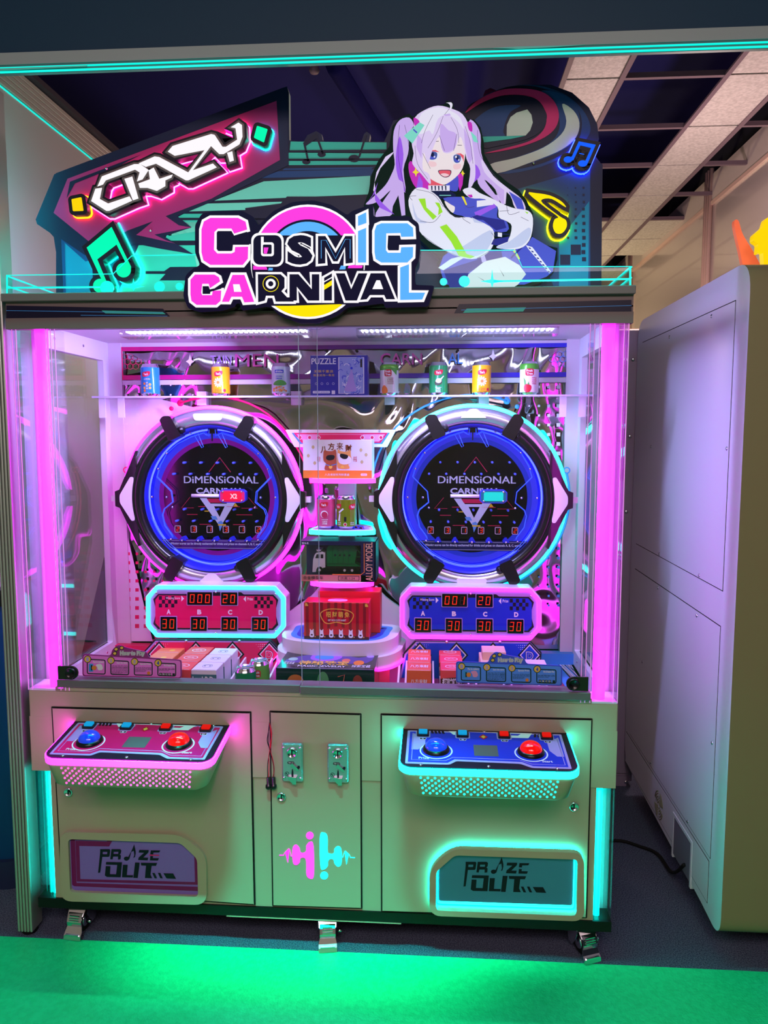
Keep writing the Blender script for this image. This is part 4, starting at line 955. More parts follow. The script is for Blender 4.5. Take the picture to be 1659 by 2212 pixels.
I('g_lime', (447, 838), (500, 835), (510, 905), (590, 975), (560, 1000), (490, 920)); I('g_lime', (575, 865), (610, 870), (635, 940), (600, 965), (605, 910)); I('g_lime', (612, 1055), (665, 1035), (745, 1130), (820, 1265), (885, 1285), (850, 1300), (760, 1280), (700, 1170))
I('g_lime', (1270, 935), (1300, 945), (1290, 955))
I('g_magenta', (825, 808), (862, 805), (868, 825), (850, 830))
for q in (((430, 765), (560, 800), (640, 900)), ((400, 850), (380, 820), (430, 815)), ((460, 1010), (560, 1020), (620, 960)), ((640, 890), (700, 960), (810, 985)), ((1010, 1100), (1035, 1140), (1010, 1230), (900, 1300)), ((480, 1120), (620, 1220), (770, 1290)), ((1130, 890), (1150, 960), (1230, 940)), ((1075, 935), (1150, 930)), ((850, 1030), (800, 1000), (790, 985)), ((1300, 1010), (1240, 980)), ((790, 820), (820, 900), (880, 900)), ((815, 820), (810, 890))):
    lay[0] += 1; b.shape(thick(spl(k4(*q), 4, False), .8), FG, lay[0]*.00012, lay[0]*.00012, 'g_line')
I('g_yellow', (780, 820), (800, 822), (825, 885), (815, 890))
b.build('illustration', girl)
# ---------- main logo box
LY = -.045; FL = FY(LY); k7 = lambda *p: crop(380, 430, 2.86, p)
lsil = k7((45, 600), (60, 470), (110, 425), (150, 410), (118, 330), (118, 160), (160, 90), (240, 72), (410, 72), (480, 110), (510, 165), (600, 75), (720, 18), (850, 8), (960, 35), (1060, 100), (1085, 75), (1218, 28), (1222, 112), (1300, 105), (1440, 105), (1500, 150), (1512, 280), (1500, 390), (1480, 420), (1478, 530), (1598, 535), (1560, 665), (1290, 672), (1285, 645), (1060, 670), (1000, 720), (880, 765), (760, 765), (640, 720), (590, 670), (555, 665), (480, 680), (405, 690), (395, 645), (375, 645), (365, 665), (290, 690), (150, 700), (75, 675))
logo_ = part(MB().shape([rnd(lsil, 6, 3)], FL, -.040, .0, 'navy_band', side='black_plastic'), 'name_sign', label='thick lit sign reading COSMIC CARNIVAL')
b = MB(); lv = [0]
def Q(mat, loops):
    lv[0] += 1; b.shape(loops, FL, lv[0]*.00015, lv[0]*.00015, mat)
cc = (815, 388)
def sect(r0, r1, a0, a1, n=30): return k7(*(circ(cc[0], cc[1], r1, n, None, a0, a1) + circ(cc[0], cc[1], r0, n, None, a0, a1)[::-1]))
Q('lit_navy', [rnd(lsil, 6, 3)]); Q('lit_white', [k7(*circ(*cc, 354, 48))])
Q('lit_pink', [sect(262, 340, PI, 2*PI)]); Q('lit_navy', [sect(248, 262, PI, 2*PI)]); Q('lit_sky', [sect(190, 248, PI, 2*PI)]); Q('lit_navy', [sect(0, 190, PI, 2*PI)])
Q('lit_yellow', [sect(120, 340, .35, PI-.35)])
Q('lit_navy', [k7((470, 225), (1160, 225), (1160, 440), (470, 440))]); Q('lit_navy', [k7((470, 440), (1200, 440), (1165, 660), (1010, 650), (700, 660), (580, 660), (500, 650))])
Q('lit_pink', [k7((478, 412), (560, 420), (566, 437), (478, 437))]); Q('lit_sky', [k7((575, 425), (600, 427), (598, 442), (570, 442))]); Q('lit_pink', [k7((1070, 405), (1155, 412), (1150, 428), (1062, 428))]); Q('lit_sky', [k7((1020, 412), (1050, 412), (1048, 435), (1010, 436))])
# letters: colour-filled with white rims
C1 = k7((215, 118), (385, 118), (432, 142), (442, 190), (362, 215), (345, 184), (262, 184), (240, 205), (237, 315), (258, 338), (345, 338), (365, 328), (368, 298), (448, 296), (446, 370), (415, 408), (215, 408), (172, 380), (160, 330), (160, 190), (175, 140))
def white_fill(p, mat, o=5.5): Q('lit_white', [grow(p, o)]); return lambda: Q(mat, [p])
fs = []
for q, m_ in ((C1, 'lit_pink'),
    (k7((120, 468), (240, 468), (268, 485), (275, 510), (212, 552), (205, 525), (165, 525), (158, 580), (165, 595), (225, 595), (230, 568), (282, 566), (278, 630), (250, 655), (130, 655), (98, 630), (92, 590), (92, 500)), 'lit_pink'),
    (k7((352, 470), (425, 470), (485, 636), (425, 640), (410, 605), (345, 605), (330, 636), (286, 636)), 'lit_pink'),
    (k7((1126, 108), (1176, 84), (1178, 150), (1126, 168)), 'lit_sky'), (k7((1126, 200), (1176, 180), (1176, 394), (1126, 394)), 'lit_sky'),
    (k7((1270, 152), (1430, 152), (1465, 180), (1468, 234), (1392, 236), (1388, 212), (1300, 214), (1298, 318), (1310, 334), (1388, 334), (1392, 300), (1466, 298), (1464, 360), (1430, 394), (1270, 394), (1235, 372), (1228, 330), (1228, 200), (1240, 165)), 'lit_sky'),
    (k7((1386, 425), (1440, 405), (1440, 580), (1540, 580), (1522, 622), (1386, 625)), 'lit_sky')):
    fs.append(white_fill(q, m_))
for f in fs: f()
Q('lit_white', [k7((355, 528), (395, 528), (408, 575), (362, 575))])
Q('lit_navy', [k7((262, 200), (346, 200), (362, 228), (440, 205), (455, 215), (455, 285), (352, 285), (350, 322), (262, 322), (255, 310), (255, 210))])
Q('lit_navy', [k7((168, 540), (205, 540), (212, 560), (280, 545), (285, 555), (216, 575), (214, 588), (168, 588))])
Q('lit_navy', [k7((1312, 228), (1385, 228), (1390, 252), (1480, 252), (1480, 280), (1380, 280), (1378, 318), (1312, 318), (1308, 300))])
def letter(ch, box, o1=.03, sh=0.0, wo=5):
    x0, y0, x1, y1 = [v for p in k7((box[0], box[1]), (box[2], box[3])) for v in p]
    lv[0] += 1
    vs, fs_, a = glyphs(ch, o1, sh); 
    # white rim: same glyph with a bigger offset, stretched a little further
    b.text(ch, (x0-wo, y0-wo, x1+wo, y1+wo), FL, lv[0]*.00015, 'lit_white', o1+.055, sh); lv[0] += 1
    b.text(ch, (x0, y0, x1, y1), FL, lv[0]*.00015, 'lit_navy', o1, sh)
Q('lit_white', [k7(*rrect(468, 212, 668, 420, 45))]); Q('lit_navy', [k7(*rrect(481, 226, 655, 408, 40))]); Q('lit_white', [k7(*rrect(528, 270, 608, 356, 16))]); Q('lit_white', [k7((528, 236), (545, 236), (545, 300), (528, 300))]); Q('lit_navy', [k7(*rrect(540, 284, 594, 342, 8))]); Q('lit_pink', [k7((546, 302), (575, 302), (565, 340), (546, 340))])
letter('S', (690, 226, 846, 408), .055); 
Mp = k7((880, 232), (925, 232), (988, 335), (1048, 232), (1092, 232), (1094, 396), (1050, 402), (1046, 300), (1000, 388), (975, 388), (925, 300), (925, 400), (880, 404))
Q('lit_white', [grow(Mp, 5)]); Q('lit_navy', [Mp]); lv[0] += 1; b.shape(thick(k7((900, 370), (900, 258), (930, 258), (988, 372), (1048, 252), (1078, 252), (1078, 370)), 1.2), FL, lv[0]*.00015, lv[0]*.00015, 'lit_sky')
Rp = k7((510, 468), (650, 468), (674, 490), (674, 550), (655, 572), (690, 610), (730, 610), (730, 636), (620, 636), (610, 600), (560, 600), (552, 630), (512, 640))
Np = k7((705, 468), (760, 468), (842, 560), (842, 468), (888, 468), (888, 630), (820, 630), (750, 545), (750, 630), (705, 630))
Ip = k7((918, 490), (966, 462), (966, 630), (918, 630)); Vp = k7((990, 462), (1045, 462), (1085, 560), (1130, 462), (1185, 462), (1120, 630), (1050, 630))
Ap = k7((1205, 462), (1290, 462), (1355, 622), (1300, 622), (1288, 596), (1200, 596), (1180, 622), (1140, 626))
for q in (Rp, Np, Ip, Vp, Ap): Q('lit_white', [grow(q, 5)])
for q in (Rp, Np, Ip, Vp, Ap): Q('lit_navy', [q])
Q('lit_white', [k7((1240, 505), (1262, 505), (1282, 560), (1215, 560))]); Q('lit_yellow', [k7((918, 535), (966, 505), (966, 535), (918, 565))]); Q('lit_white', [k7((912, 515), (970, 482), (970, 490), (912, 522))])
Q('lit_yellow', [k7(*circ(590, 527, 50)), k7(*circ(590, 527, 46))]); Q('lit_white', [k7(*circ(590, 527, 31))]); Q('lit_navy', [k7(*circ(590, 527, 16))])
b.build('lit_lettering', logo_)
# perspex drop under the logo
part(MB().shape([spl([(630, 684), (700, 694), (712, 700), (690, 712), (655, 708), (632, 694)], 3)], FY(-.02), 0, .006, 'acrylic'), 'sign_bracket')
# ---------- cabinet shell behind the glass
DK = .74; YB = .62
part(MB().box((-1.225, .02, DK-.02), (.512, .70, DK), M('deck_magenta', (150, 30, 96), .45)), 'deck')
part(MB().box((-1.24, .02, 1.912), (.526, .70, 1.925), 'white_paint'), 'inner_ceiling')
part(MB().box((-1.24, .02, 1.8995), (.526, .17, 1.912), 'white_paint'), 'ceiling_lip')
part(MB().box((-1.24, YB, DK), (.526, YB+.01, 1.93), 'mirror_film'), 'back_mirror', label='wavy mirror film on the back wall')
FB2 = FY(YB-.012)
# side frames and panes
for s, x in ((-1, XL+.006), (1, XR-.006)):
    fx = lambda u, v, w, s=s, x=x: Vector((x - s*w, u, v))
    b = MB(); b.shape([[(.10, DK+.005), (.70, DK+.005), (.70, 1.912), (.10, 1.912)], rnd([(.14, .80), (.555, .80), (.555, 1.845), (.14, 1.845)], .006)], fx, 0, .022, 'white_paint')
    sf = part(b, 'side_frame')
    MB().box((x-.003, .012, .80), (x+.003, .56, 1.90), 'glass_side').build('side_glass', sf)
    for (yy, zz) in ((.20, 1.88), (.40, 1.88), (.62, 1.78), (.62, 1.3), (.62, .95), (.35, .775), (.50, .775)):
        screw(FM((x-s*.022, yy, zz), (0, 1, 0), (0, 0, 1), (-s, 0, 0)), .005).build('screw', sf)
# corner lamps: pink tubes behind bent acrylic covers
for s, px_t, px_b in ((-1, 81, 113), (1, 1319, 1297)):
    x = -1.167 if s < 0 else .4765
    t = part(MB().tube([(x, .03, .806), (x, .03, 1.882)], .0185, 'tube_pink', 16), 'corner_lamp', label='magenta glowing tube at the %s front corner' % ('left' if s < 0 else 'right'))
    xo = XL+.004 if s < 0 else XR-.004; xi = x - s*.045
    b = MB(); b.box((min(xo, xi), -.004, .803), (max(xo, xi), 0, 1.882), 'acrylic'); b.box((xi-.002, -.004, .803), (xi+.002, .075, 1.882), 'acrylic'); b.box((xo-.002, -.004, .803), (xo+.002, .10, 1.882), 'acrylic')
    b.build('lamp_cover', t)
    M('acrylic_edge_glow', (236, 170, 240), .25, emit=(1, .25, .9), k=.25, sampled=False)  # faint emission stands in for tube light carried to the acrylic edges
    b = MB()
    for xx in (xi, xi - s*.012, xi+s*.014, xo+s*.0, xo-s*.012): b.box((xx-.0012, -.005, .803), (xx+.0012, -.003, 1.882), 'acrylic_edge_glow')
    b.build('cover_edge', t)
    MB().box((min(xo, xi), .0, .800), (max(xo, xi), .09, .806), 'white_plastic').build('lamp_socket', t)
# front sliding panes
part(MB().box((-1.118, -.001, .838), (-.343, .003, 1.882), 'glass'), 'front_pane')
part(MB().box((-.395, -.010, .838), (.430, -.006, 1.882), 'glass'), 'front_pane')
M('pane_edge', (190, 200, 230), .2)
for (x, y) in ((-.343, 0.001), (-.395, -.008)): part(MB().box((x-.0008, y-.002, .838), (x+.0008, y+.002, 1.882), 'pane_edge'), 'pane_edge')
# lock bars at the lower corners
M('lock_green', (54, 62, 50), .35, .7)
for s, (xa, xb) in ((-1, (-1.138, -1.096)), (1, (.396, .438))):
    z = .862; F = FY(0)
    xr = xb if s < 0 else xa
    pts = [(xa, z-.0205), (xb, z-.0205), (xb, z+.0205), (xa, z+.0205)]
    if s < 0: P = [(xa, z-.0205)] + [(xb+.0205*math.cos(a), z+.0205*math.sin(a)) for a in [(-PI/2+PI*i/8) for i in range(9)]] + [(xa, z+.0205)]
    else: P = [(xb, z+.0205)] + [(xa-.0205*math.cos(a), z-.0+.0205*math.sin(a)) for a in [(PI/2-PI*i/8) for i in range(9)]] + [(xb, z-.0205)]
    o = part(MB().shape([P], FRONT(0, -.012, 0), -.002, .004, 'lock_green'), 'lock_plate')
    MB().lathe([(.0165, 0), (.0165, .008), (.014, .010), (.012, .006), (0, .006)], FRONT(xr, -.016, z), 'black_plastic', 24).build('lock_cylinder', o)
    MB().shape([[(-.007, -.001), (-.002, .0025), (.002, .0025), (.007, -.001), (.004, -.002), (0, .0005), (-.004, -.002)]], FRONT(xr, -.0222, z), 0, .0008, 'ink').build('keyhole', o)
# ---------- led fixtures under the ceiling
for (xa, xb, yc) in ((-.985, -.420, .245), (-.235, .350, .262)):
    o = part(MB().box((xa-.02, yc-.035, 1.885), (xb+.02, yc+.035, 1.912), 'window_plastic').box((xa-.015, yc-.03, 1.903), (xb+.015, yc+.03, 1.911), 'led_housing'), 'led_fixture')
    ch = MB(); n = 34
    for r_ in (-.017, .012):
        for k in range(n):
            x = xa+(xb-xa)*(k+.5)/n; ch.box((x-.0035, yc+r_-.008, 1.8995), (x+.0035, yc+r_+.008, 1.903), 'led_chip')
    for x in (xa-.004, xb+.004): ch.box((x-.0015, yc-.022, 1.8995), (x+.0015, yc+.022, 1.903), 'led_chip')
    ch.build('led_chips', o, kind='stuff')
area('cabinet_led_light', (-.70, .25, 1.880), (0, .85, 0), .56, .012, 20, (.46, .38, 1)); area('cabinet_led_light', (.06, .26, 1.880), (0, -.62, 0), .56, .012, 17, (.42, .40, 1))
# ---------- printed top band on the back wall
tb = part(MB().shape([[tuple(p) for p in ((246, 741), (1249, 735), (1247, 826), (250, 832))], [(256, 750), (1236, 741), (1234, 815), (260, 822)][::-1]], FB2, 0, .004, 'white_paint'), 'top_band')
b = MB(); N = 26
for (ya, yb) in (((750, 741), (759, 750)), ((811, 804), (821, 814))):
    for k in range(N):
        t0, t1 = k/N, (k+1)/N; c0, c1 = (214, 24, 120), (40, 50, 205); t = (t0+t1)/2
        nm = 'band_grad_%d' % k; M(nm, tuple(c0[i]+(c1[i]-c0[i])*t for i in range(3)), .4)
        g = lambda t, y: (256+(1236-256)*t, y[0]+(y[1]-y[0])*t)
        b.shape([[g(t0, ya), g(t1, ya), g(t1, yb), g(t0, yb)]], FB2, .004, .0046, nm)
b.shape([[(256, 750), (265, 750), (268, 821), (260, 822)]], FB2, .004, .005, 'magenta_print').shape([[(1227, 741), (1236, 741), (1234, 815), (1225, 815)]], FB2, .004, .005, 'blue_print')
b.build('band_border', tb)
b = MB()
def hexs(cx, cy, r, mat, wd=1.0): b.shape(thick([(cx+r*math.cos(PI/6+PI/3*i), cy+r*math.sin(PI/6+PI/3*i)) for i in range(6)], wd, True), FB2, .002, .003, mat)
for (i, j) in ((0, 0), (1, 0), (0, 1), (1, 1), (2, 1), (0, 2), (1, 2), (2, 2)):
    hexs(270+12*i+(6 if j % 2 else 0), 771+10.5*j, 6.6, 'magenta_print'); hexs(1222-12*i-(6 if j % 2 else 0), 765+10.5*j, 6.6, 'sky_print', .8)
b.text('MEN', (508, 765, 602, 792), FB2, .003, 'magenta_light_print', .01); b.text('TAIN', (455, 768, 500, 788), FB2, .003, 'lilac_print', .01)
b.text('CARN', (822, 763, 912, 788), FB2, .003, 'magenta_light_print', .01); b.text('AL', (968, 763, 1000, 786), FB2, .003, 'sky_print', .01)
for (x, y) in ((411, 781), (1065, 770)): b.shape([star4(x, y, 9, 16)], FB2, .002, .003, 'white_print')
b.build('band_print', tb)
for px in (703, 770, 989): q = W(px, 757, YB-.018); screw(FRONT(q.x, q.y, q.z), .005, 'ink').build('screw', tb)
# left translucent back sheet and square patterns
b = MB(); b.shape([[(262, 862), (345, 862), (420, 880), (300, 1000), (262, 1100), (300, 1260), (330, 1385), (262, 1385)]], FB2, 0, .0015, 'white_plastic'); part(b, 'back_sheet')
b = MB()
for j in range(9):
    for i in range(5):
        s_ = 3.2+ (j*.2) - i*.45
        if s_ < 1: continue
        x, y = 278+18.5*i, 1196+19.5*j
        if j < 2 and i > 1: continue
        b.shape([[(x-s_, y-s_), (x+s_, y-s_), (x+s_, y+s_), (x-s_, y+s_)]], FB2, .002, .0026, 'magenta_print')
part(b, 'square_pattern')
b = MB()
for j in range(24):
    for i in range(4):
        if 9 < j < 14 and i > 1: continue
        s_ = 4.0-.8*i; x, y = 1206-21*i+ (0), 836+20.5*j; s_ = s_*(1 if j < 10 else .7)
        b.shape([[(x-s_, y-s_), (x+s_, y-s_), (x+s_, y+s_), (x-s_, y+s_)]], FB2, .002, .0026, 'white_print' if j < 17 else 'sky_print')
for j in range(9):
    for i in range(7):
        s_ = 2.5-.2*i; x, y = 273+24*i, 832+21*j
        if (x-458)**2+(y-1077)**2 > 212**2: b.shape([[(x-s_, y-s_), (x+s_, y-s_), (x+s_, y+s_), (x-s_, y+s_)]], FB2, .002, .0026, 'white_print')
part(b, 'square_pattern')
for (xa, xb, nm) in ((-1.216, -1.165, 0), (.455, .502, 1)): part(MB().box((xa, YB-.02, DK), (xb, YB-.002, 1.915), 'white_paint'), 'back_post')
# ---------- glass shelf with brackets
SZ = 1.712
sh = part(MB().box((-1.222, .470, SZ-.006), (.508, .612, SZ), M('shelf_glass_edge', (196, 188, 238), .15) if False else 'glass'), 'glass_shelf')
MB().box((-1.222, .4685, SZ-.006), (.508, .4700, SZ), M('shelf_edge', (206, 196, 244), .2)).build('shelf_edge', sh)
for px in (437, 640, 842, 1045):
    q = W(px, 850, .60); MB().box((q.x-.018, .590, SZ-.028), (q.x+.018, .618, SZ+.022), 'white_plastic').build('shelf_clamp', sh)
for x in (-1.20, -1.13, .43, .495):
    MB().box((x-.012, .50, SZ-.075), (x+.012, .505, SZ-.006), 'white_plastic').build('shelf_bracket', sh)
# ---------- the two round drop boards
def disc(px, py, led, inner, is_left):
    c = W(px, py, .5); F = FRONT(c.x, .5, c.z); R0 = .33
    k = 1/200.0*R0                                     # picture pixel around the disc -> metres
    tz = lambda pts: [((x-px)*k*1.0, -(y-py)*k) for x, y in pts]
    b = MB(); b.lathe([(.0, -.075), (.322, -.075), (.322, -.02), (.300, -.02)], F, 'white_plastic', 72)
    o = part(b, 'drop_board', label='round drop board framed by a %s light ring' % ('pink' if is_left else 'teal'))
    MB().ring(F, .324, .0085, led, 0, 2*PI, 96, 10, 1.0, -.01).build('light_ring', o)
    MB().ring(F, .289, .031, 'satin_silver', 0, 2*PI, 96, 14, .9, .0).build('chrome_ring', o)
    # black arms left and right
    for s in (0, 1):
        a0, a1 = (math.radians(-66), math.radians(66)) if s else (math.radians(114), math.radians(246))
        b = MB(); b.ring(F, .268, .0235, 'black_plastic', a0, a1, 64, 12, 1.25, .012)
        sg = 1 if s else -1
        pl = [(sg*x*R0, y*R0) for x, y in ((.80, .52), (.87, .36), (.99, .10), (1.04, .08), (1.04, -.08), (.99, -.10), (.87, -.36), (.80, -.52), (.78, 0))]
        b.shape([pl], F, .0, .034, 'black_plastic')
        for sz in (1, -1):
            am = math.radians(62 if s else 118)*sz; ca, sa = math.cos(am), math.sin(am)
            G = FM(F(0, 0, 0), Vector(F(ca, sa, 0))-Vector(F(0, 0, 0)), Vector(F(-sa, ca, 0))-Vector(F(0, 0, 0)), (0, -1, 0))
            b.shape([rnd([(.242, -.024), (.320, -.024), (.332, .0), (.325, .018), (.244, .024)], .008)], G, -.01, .048, 'black_plastic')
            q = Vector(G(.262, -.030, .030)); b.lathe([(0, .016), (.004, .016), (.0045, .013), (.009, .013), (.012, .008), (.012, -.02)], FRONT(q.x, q.y, q.z), 'black_plastic', 16)
        b.build('black_arm', o)
        tri = rnd([(sg*x*R0, y*R0) for x, y in ((.985, 0.04), (.985, -.04), (.86, -.24), (.825, -.235), (.825, .235), (.86, .24))], .008)
        MB().shape([tri], F, .034, .0375, 'white_plastic').build('arm_insert', o)
        MB().box((c.x+sg*.345-.016, .475, c.z-.010), (c.x+sg*.345+.016, .50, c.z+.010), 'white_plastic').build('side_peg', o)
    # decorative inserts at top and bottom
    ins_p = rnd([(-.055, .012), (.055, .012), (.048, -.012), (-.048, -.012)], .01)
    tri_p = rnd([(-.045, .008), (.045, .008), (.012, -.022), (-.012, -.022)], .005)
    for sz in (1, -1):
        p_ = ins_p if ((sz == 1) == is_left) else [(x, y*sz*-1*-1*(1 if sz < 0 else -1)) for x, y in tri_p]
        MB().shape([[(x, y + sz*.290 + sz*.0) for x, y in p_]], F, .024, .031, 'white_plastic').build('ring_insert', o)
    # bowl
    b = MB(); b.lathe([(.262, .02), (.250, .012), (.250, -.045), (.246, -.055)], F, M('bowl_blue', (40, 44, 190), .3), 72).build('bowl', o)
    b = MB(); b.ring(F, .247, .0035, 'strip_blue', 0, 2*PI, 72, 6, 1, -.045); b.build('blue_light', o)
    b = MB(); b.shape([circ(0, 0, .252, 72)], F, -.062, -.058, M('back_blue', (30, 34, 150), .35)); b.build('back_plate', o)
    b = MB(); b.shape([circ(0, 0, .236, 72), circ(0, 0, .215, 72)], F, -.058, -.0575, LIT('ring_blue', (62, 62, 255), .62))
    b.shape([circ(0, 0, .215, 72), circ(0, 0, .198, 72)], F, -.058, -.0575, LIT('ring_mag', (140, 10, 170), .5) if is_left else LIT('ring_blue2', (44, 60, 235), .5))
    b.shape([circ(0, 0, .198, 72)], F, -.058, -.0572, 'black_gloss'); b.build('printed_rings', o)
    # print on the black field
    LT = LIT('disc_lilac', (188, 176, 250), .62); LR = LIT('disc_red', (200, 30, 90), .5); LB = LIT('disc_sky', (90, 130, 240), .6); LY_ = LIT('disc_gold', (210, 160, 50), .6)
    b = MB(); w_ = -.0566
    T = lambda x0, y0, x1, y1: ((x0-px)*k, -(y0-py)*k, (x1-px)*k, -(y1-py)*k)
    b.text('DiMENSiONAL', (-73*k, 47*k, 95*k, 31*k), F, w_, LT, .035); b.text('CARNIVAL', (-46*k, 21*k, 62*k, 8*k), F, w_, LT, .03)
    off = lambda pts: [(x*k, y*k) for x, y in pts]
    b.shape(thick(off([(-16, 56), (9, 88), (33, 56)]), .0028), F, w_, w_, LR); b.shape(thick(off([(-60, 0), (-80, -24), (-52, -24)]), .0018), F, w_, w_, LR); b.shape(thick(off([(72, 0), (92, -24), (56, -24)]), .0018), F, w_, w_, LR)
    b.shape([off([(-35, -3), (-17, -3), (9, -50), (16, -36), (28, -36), (28, -20), (34, -18), (45, -5), (20, -5), (20, -16), (-8, -16), (10, -49), (6, -52), (2, -58), (-30, -5)])], F, w_, w_, LT) if False else None
    b.shape([off([(-38, -2), (-22, -2), (-14, -14), (22, -14), (30, -5), (46, -5), (10, -62), (4, -62)]), off([(-6, -20), (18, -20), (6, -44)])[::-1]], F, w_, w_, LT)
    b.shape([off([(-22, -3), (30, -3), (24, -12), (-16, -12)])], F, w_, w_+.0002, LR); b.shape([off([(2, -55), (10, -52), (14, -58), (6, -76)])], F, w_, w_+.0002, LB); b.shape([off([(-14, -42), (-2, -42), (2, -50), (-10, -50)])], F, w_, w_+.0003, LB); b.shape([off([(2, -60), (20, -60), (20, -63), (2, -63)])], F, w_, w_+.0003, LY_); b.shape([off([(38, -20), (48, -20), (42, -12)])], F, w_, w_, LY_); b.shape([off([(-28, -30), (-18, -30), (-18, -32), (-28, -32)])], F, w_, w_, LY_)
    for (a, y_, c_) in ((-68, -38, 24), (44, -38, 36), (-40, -60, 26), (36, -60, 26), (-42, -20, 16), (22, -20, 30)): b.shape([off([(a, y_), (a+c_, y_), (a+c_, y_-1.4), (a, y_-1.4)])], F, w_, w_, LR)
    b.build('field_print', o)
    # pegs
    PG = M('peg_blue', (70, 84, 220), .25, emit=(.1, .12, .9), k=.18, sampled=False)
    for y_, xs in ((77, (-68, -31, 6, 43, 80)), (52, (-92, -55, -16, 20, 57, 92)), (-26, (-70, -30, 4, 42, 78)), (-52, (-88, -50, -12, 26, 62, 92))):
        for x_ in xs:
            MB().lathe([(0, .0), (.0042, 0), (.0042, -.028), (0, -.028)], FRONT(c.x+x_*k, .5+.03, c.z+y_*k), PG, 8).build('peg', o)
    # edge-lit acrylic track, mirrored
    tp = [(1085, 310), (1082, 388), (1052, 372), (1020, 350), (860, 400), (700, 480), (570, 590), (480, 740), (440, 870), (610, 1040), (625, 1165), (520, 1250), (495, 1320), (520, 1450), (600, 1560), (610, 1590)]
    tp = [((250+x/5.395-458)*k, -(870+y/5.395-1077)*k) for x, y in tp]
    b = MB()
    for sg in (1, -1):
        b.tube([F(sg*x, y, -.02) for x, y in tp], .0017, 'edge_glow_blue', 6); b.tube([F(sg*x*1.012, y*1.012, -.035) for x, y in tp], .0012, 'edge_glow_blue', 6)
        fl_ = [(22, 142), (34, 112), (30, 110), (14, 138)]
        b.tube([F((x if sg > 0 else x-53)*k, y*k, -.015) for x, y in fl_], .0012, 'edge_glow_blue', 6, closed=True)
    for rr, aa in ((.243, .3), (.236, .35)): b.ring(F, rr, .0012, 'edge_glow_blue', PI+aa, 2*PI-aa, 48, 5, 1, -.02); 
    b.build('acrylic_track', o)
    b = MB(); b.box((c.x-.016, .52, c.z+.232), (c.x+.018, .53, c.z+.250), 'black_plastic').box((c.x-.002, .515, c.z+.205), (c.x+.002, .522, c.z+.235), 'black_plastic'); b.build('ball_gate', o)
    q = MB()
    for (x_, y_) in ((-20, 158), (20, 158), (-48, 143), (48, 143), (-102, 98), (102, 98), (-122, 64), (122, 64), (-138, 2), (138, 2), (-105, 2), (105, 2), (-92, -20), (92, -20), (-98, -92), (98, -92), (-60, -167), (60, -167)):
        q.lathe([(0, .003), (.0035, .003), (.0045, 0), (.0045, -.008)], FRONT(c.x+x_*k, .515, c.z+y_*k), 'chrome', 8)
    q.build('bolts', o)
    # score windows and pockets
    for i, ch in enumerate('231312'):
        x_ = (-88+36.4*i)*k; y_ = -71*k
        q = MB(); q.shape([rrect(x_-.0108, y_-.0128, x_+.0108, y_+.0128, .003, 3), rrect(x_-.0088, y_-.0108, x_+.0088, y_+.0108, .002, 3)[::-1]], F, -.05, -.045, LIT('window_rim', (200, 150, 220), .55)).shape([rrect(x_-.009, y_-.011, x_+.009, y_+.011, .002, 2)], F, -.052, -.0465, 'black_gloss')
        seven(q, ch, F, x_-.0048, y_-.0078, .0096, .0156, -.0463); q.build('score_window', o)
    q = MB()
    for i in range(5):
        x_ = (-72+36.4*i)*k; y_ = -95*k
        q.shape([[(x_-.013, y_), (x_-.004, y_+.014), (x_+.004, y_+.016), (x_+.014, y_)]], F, -.05, -.02, 'bowl_blue'); q.lathe([(0, .003), (.0035, .003), (.0045, 0), (.0045, -.006)], FRONT(c.x+x_, .512, c.z+y_+.002), 'chrome', 8)
    q.build('pockets', o)
    q = MB(); q.shape([off([(-126, -92), (132, -92), (110, -113), (-104, -113)])], F, -.03, -.022, M('banner_violet', (52, 16, 96), .4) if is_left else M('banner_navy', (10, 14, 60), .4))
    q.shape(thick(off([(-118, -94.5), (124, -94.5), (106, -111), (-100, -111)]), .0009, True), F, -.022, -.0216, LT)
    q.text('Winning scores can be directly exchanged for drinks and prizes on channels A, B, C, and D', (-100*k, -98.5*k, 106*k, -105*k), F, -.0215, LT, .02); q.build('rule_banner', o)
    # multiplier box on its arm
    col = LIT('mult_red', (255, 20, 70), .9, True) if is_left else LIT('mult_teal', (30, 235, 230), .8, True)
    cx_, cy_ = 45*k, 5.5*k
    q = MB(); q.tube([F(-46*k, 6*k, -.005), F(15*k, 6*k, -.005)], .0062, 'white_plastic', 8); q.build('swing_arm', o)
    oc = rnd([(cx_-29*k, cy_-9*k), (cx_-22*k, cy_-14.5*k), (cx_+22*k, cy_-14.5*k), (cx_+29*k, cy_-9*k), (cx_+29*k, cy_+9*k), (cx_+22*k, cy_+14.5*k), (cx_-22*k, cy_+14.5*k), (cx_-29*k, cy_+9*k)], .002)
    q = MB(); q.shape([oc], F, -.03, .0, M('mult_side', (60, 60, 200), .3)); q.shape([grow(oc, -.002)], F, 0, .001, M('mult_frame', (200, 30, 90), .4) if is_left else M('mult_frame2', (20, 110, 120), .4))
    q.shape([rrect(cx_-.034, cy_-.0155, cx_+.034, cy_+.0155, .004)], F, .001, .002, col)
    if is_left: q.text('X2', (cx_-.008, cy_+.009, cx_+.018, cy_-.009), F, .0024, LIT('mult_text', (255, 200, 220), .9), .04)
    for sx in (-1, 1):
        for sy in (-1, 1): q.lathe([(0, .003), (.003, .003), (.004, .001)], FRONT(c.x+cx_+sx*.034, .499, c.z+cy_+sy*.016), 'chrome', 10)
    q.build('multiplier_display', o)
    MB().lathe([(.012*math.cos(a), .012*math.sin(a)) for a in [PI/2*i/5 for i in range(6)]], FRONT(c.x+2*k, .52, c.z-172*k), LIT('ball_teal', (30, 220, 240), .9), 16).build('light_ball', o)
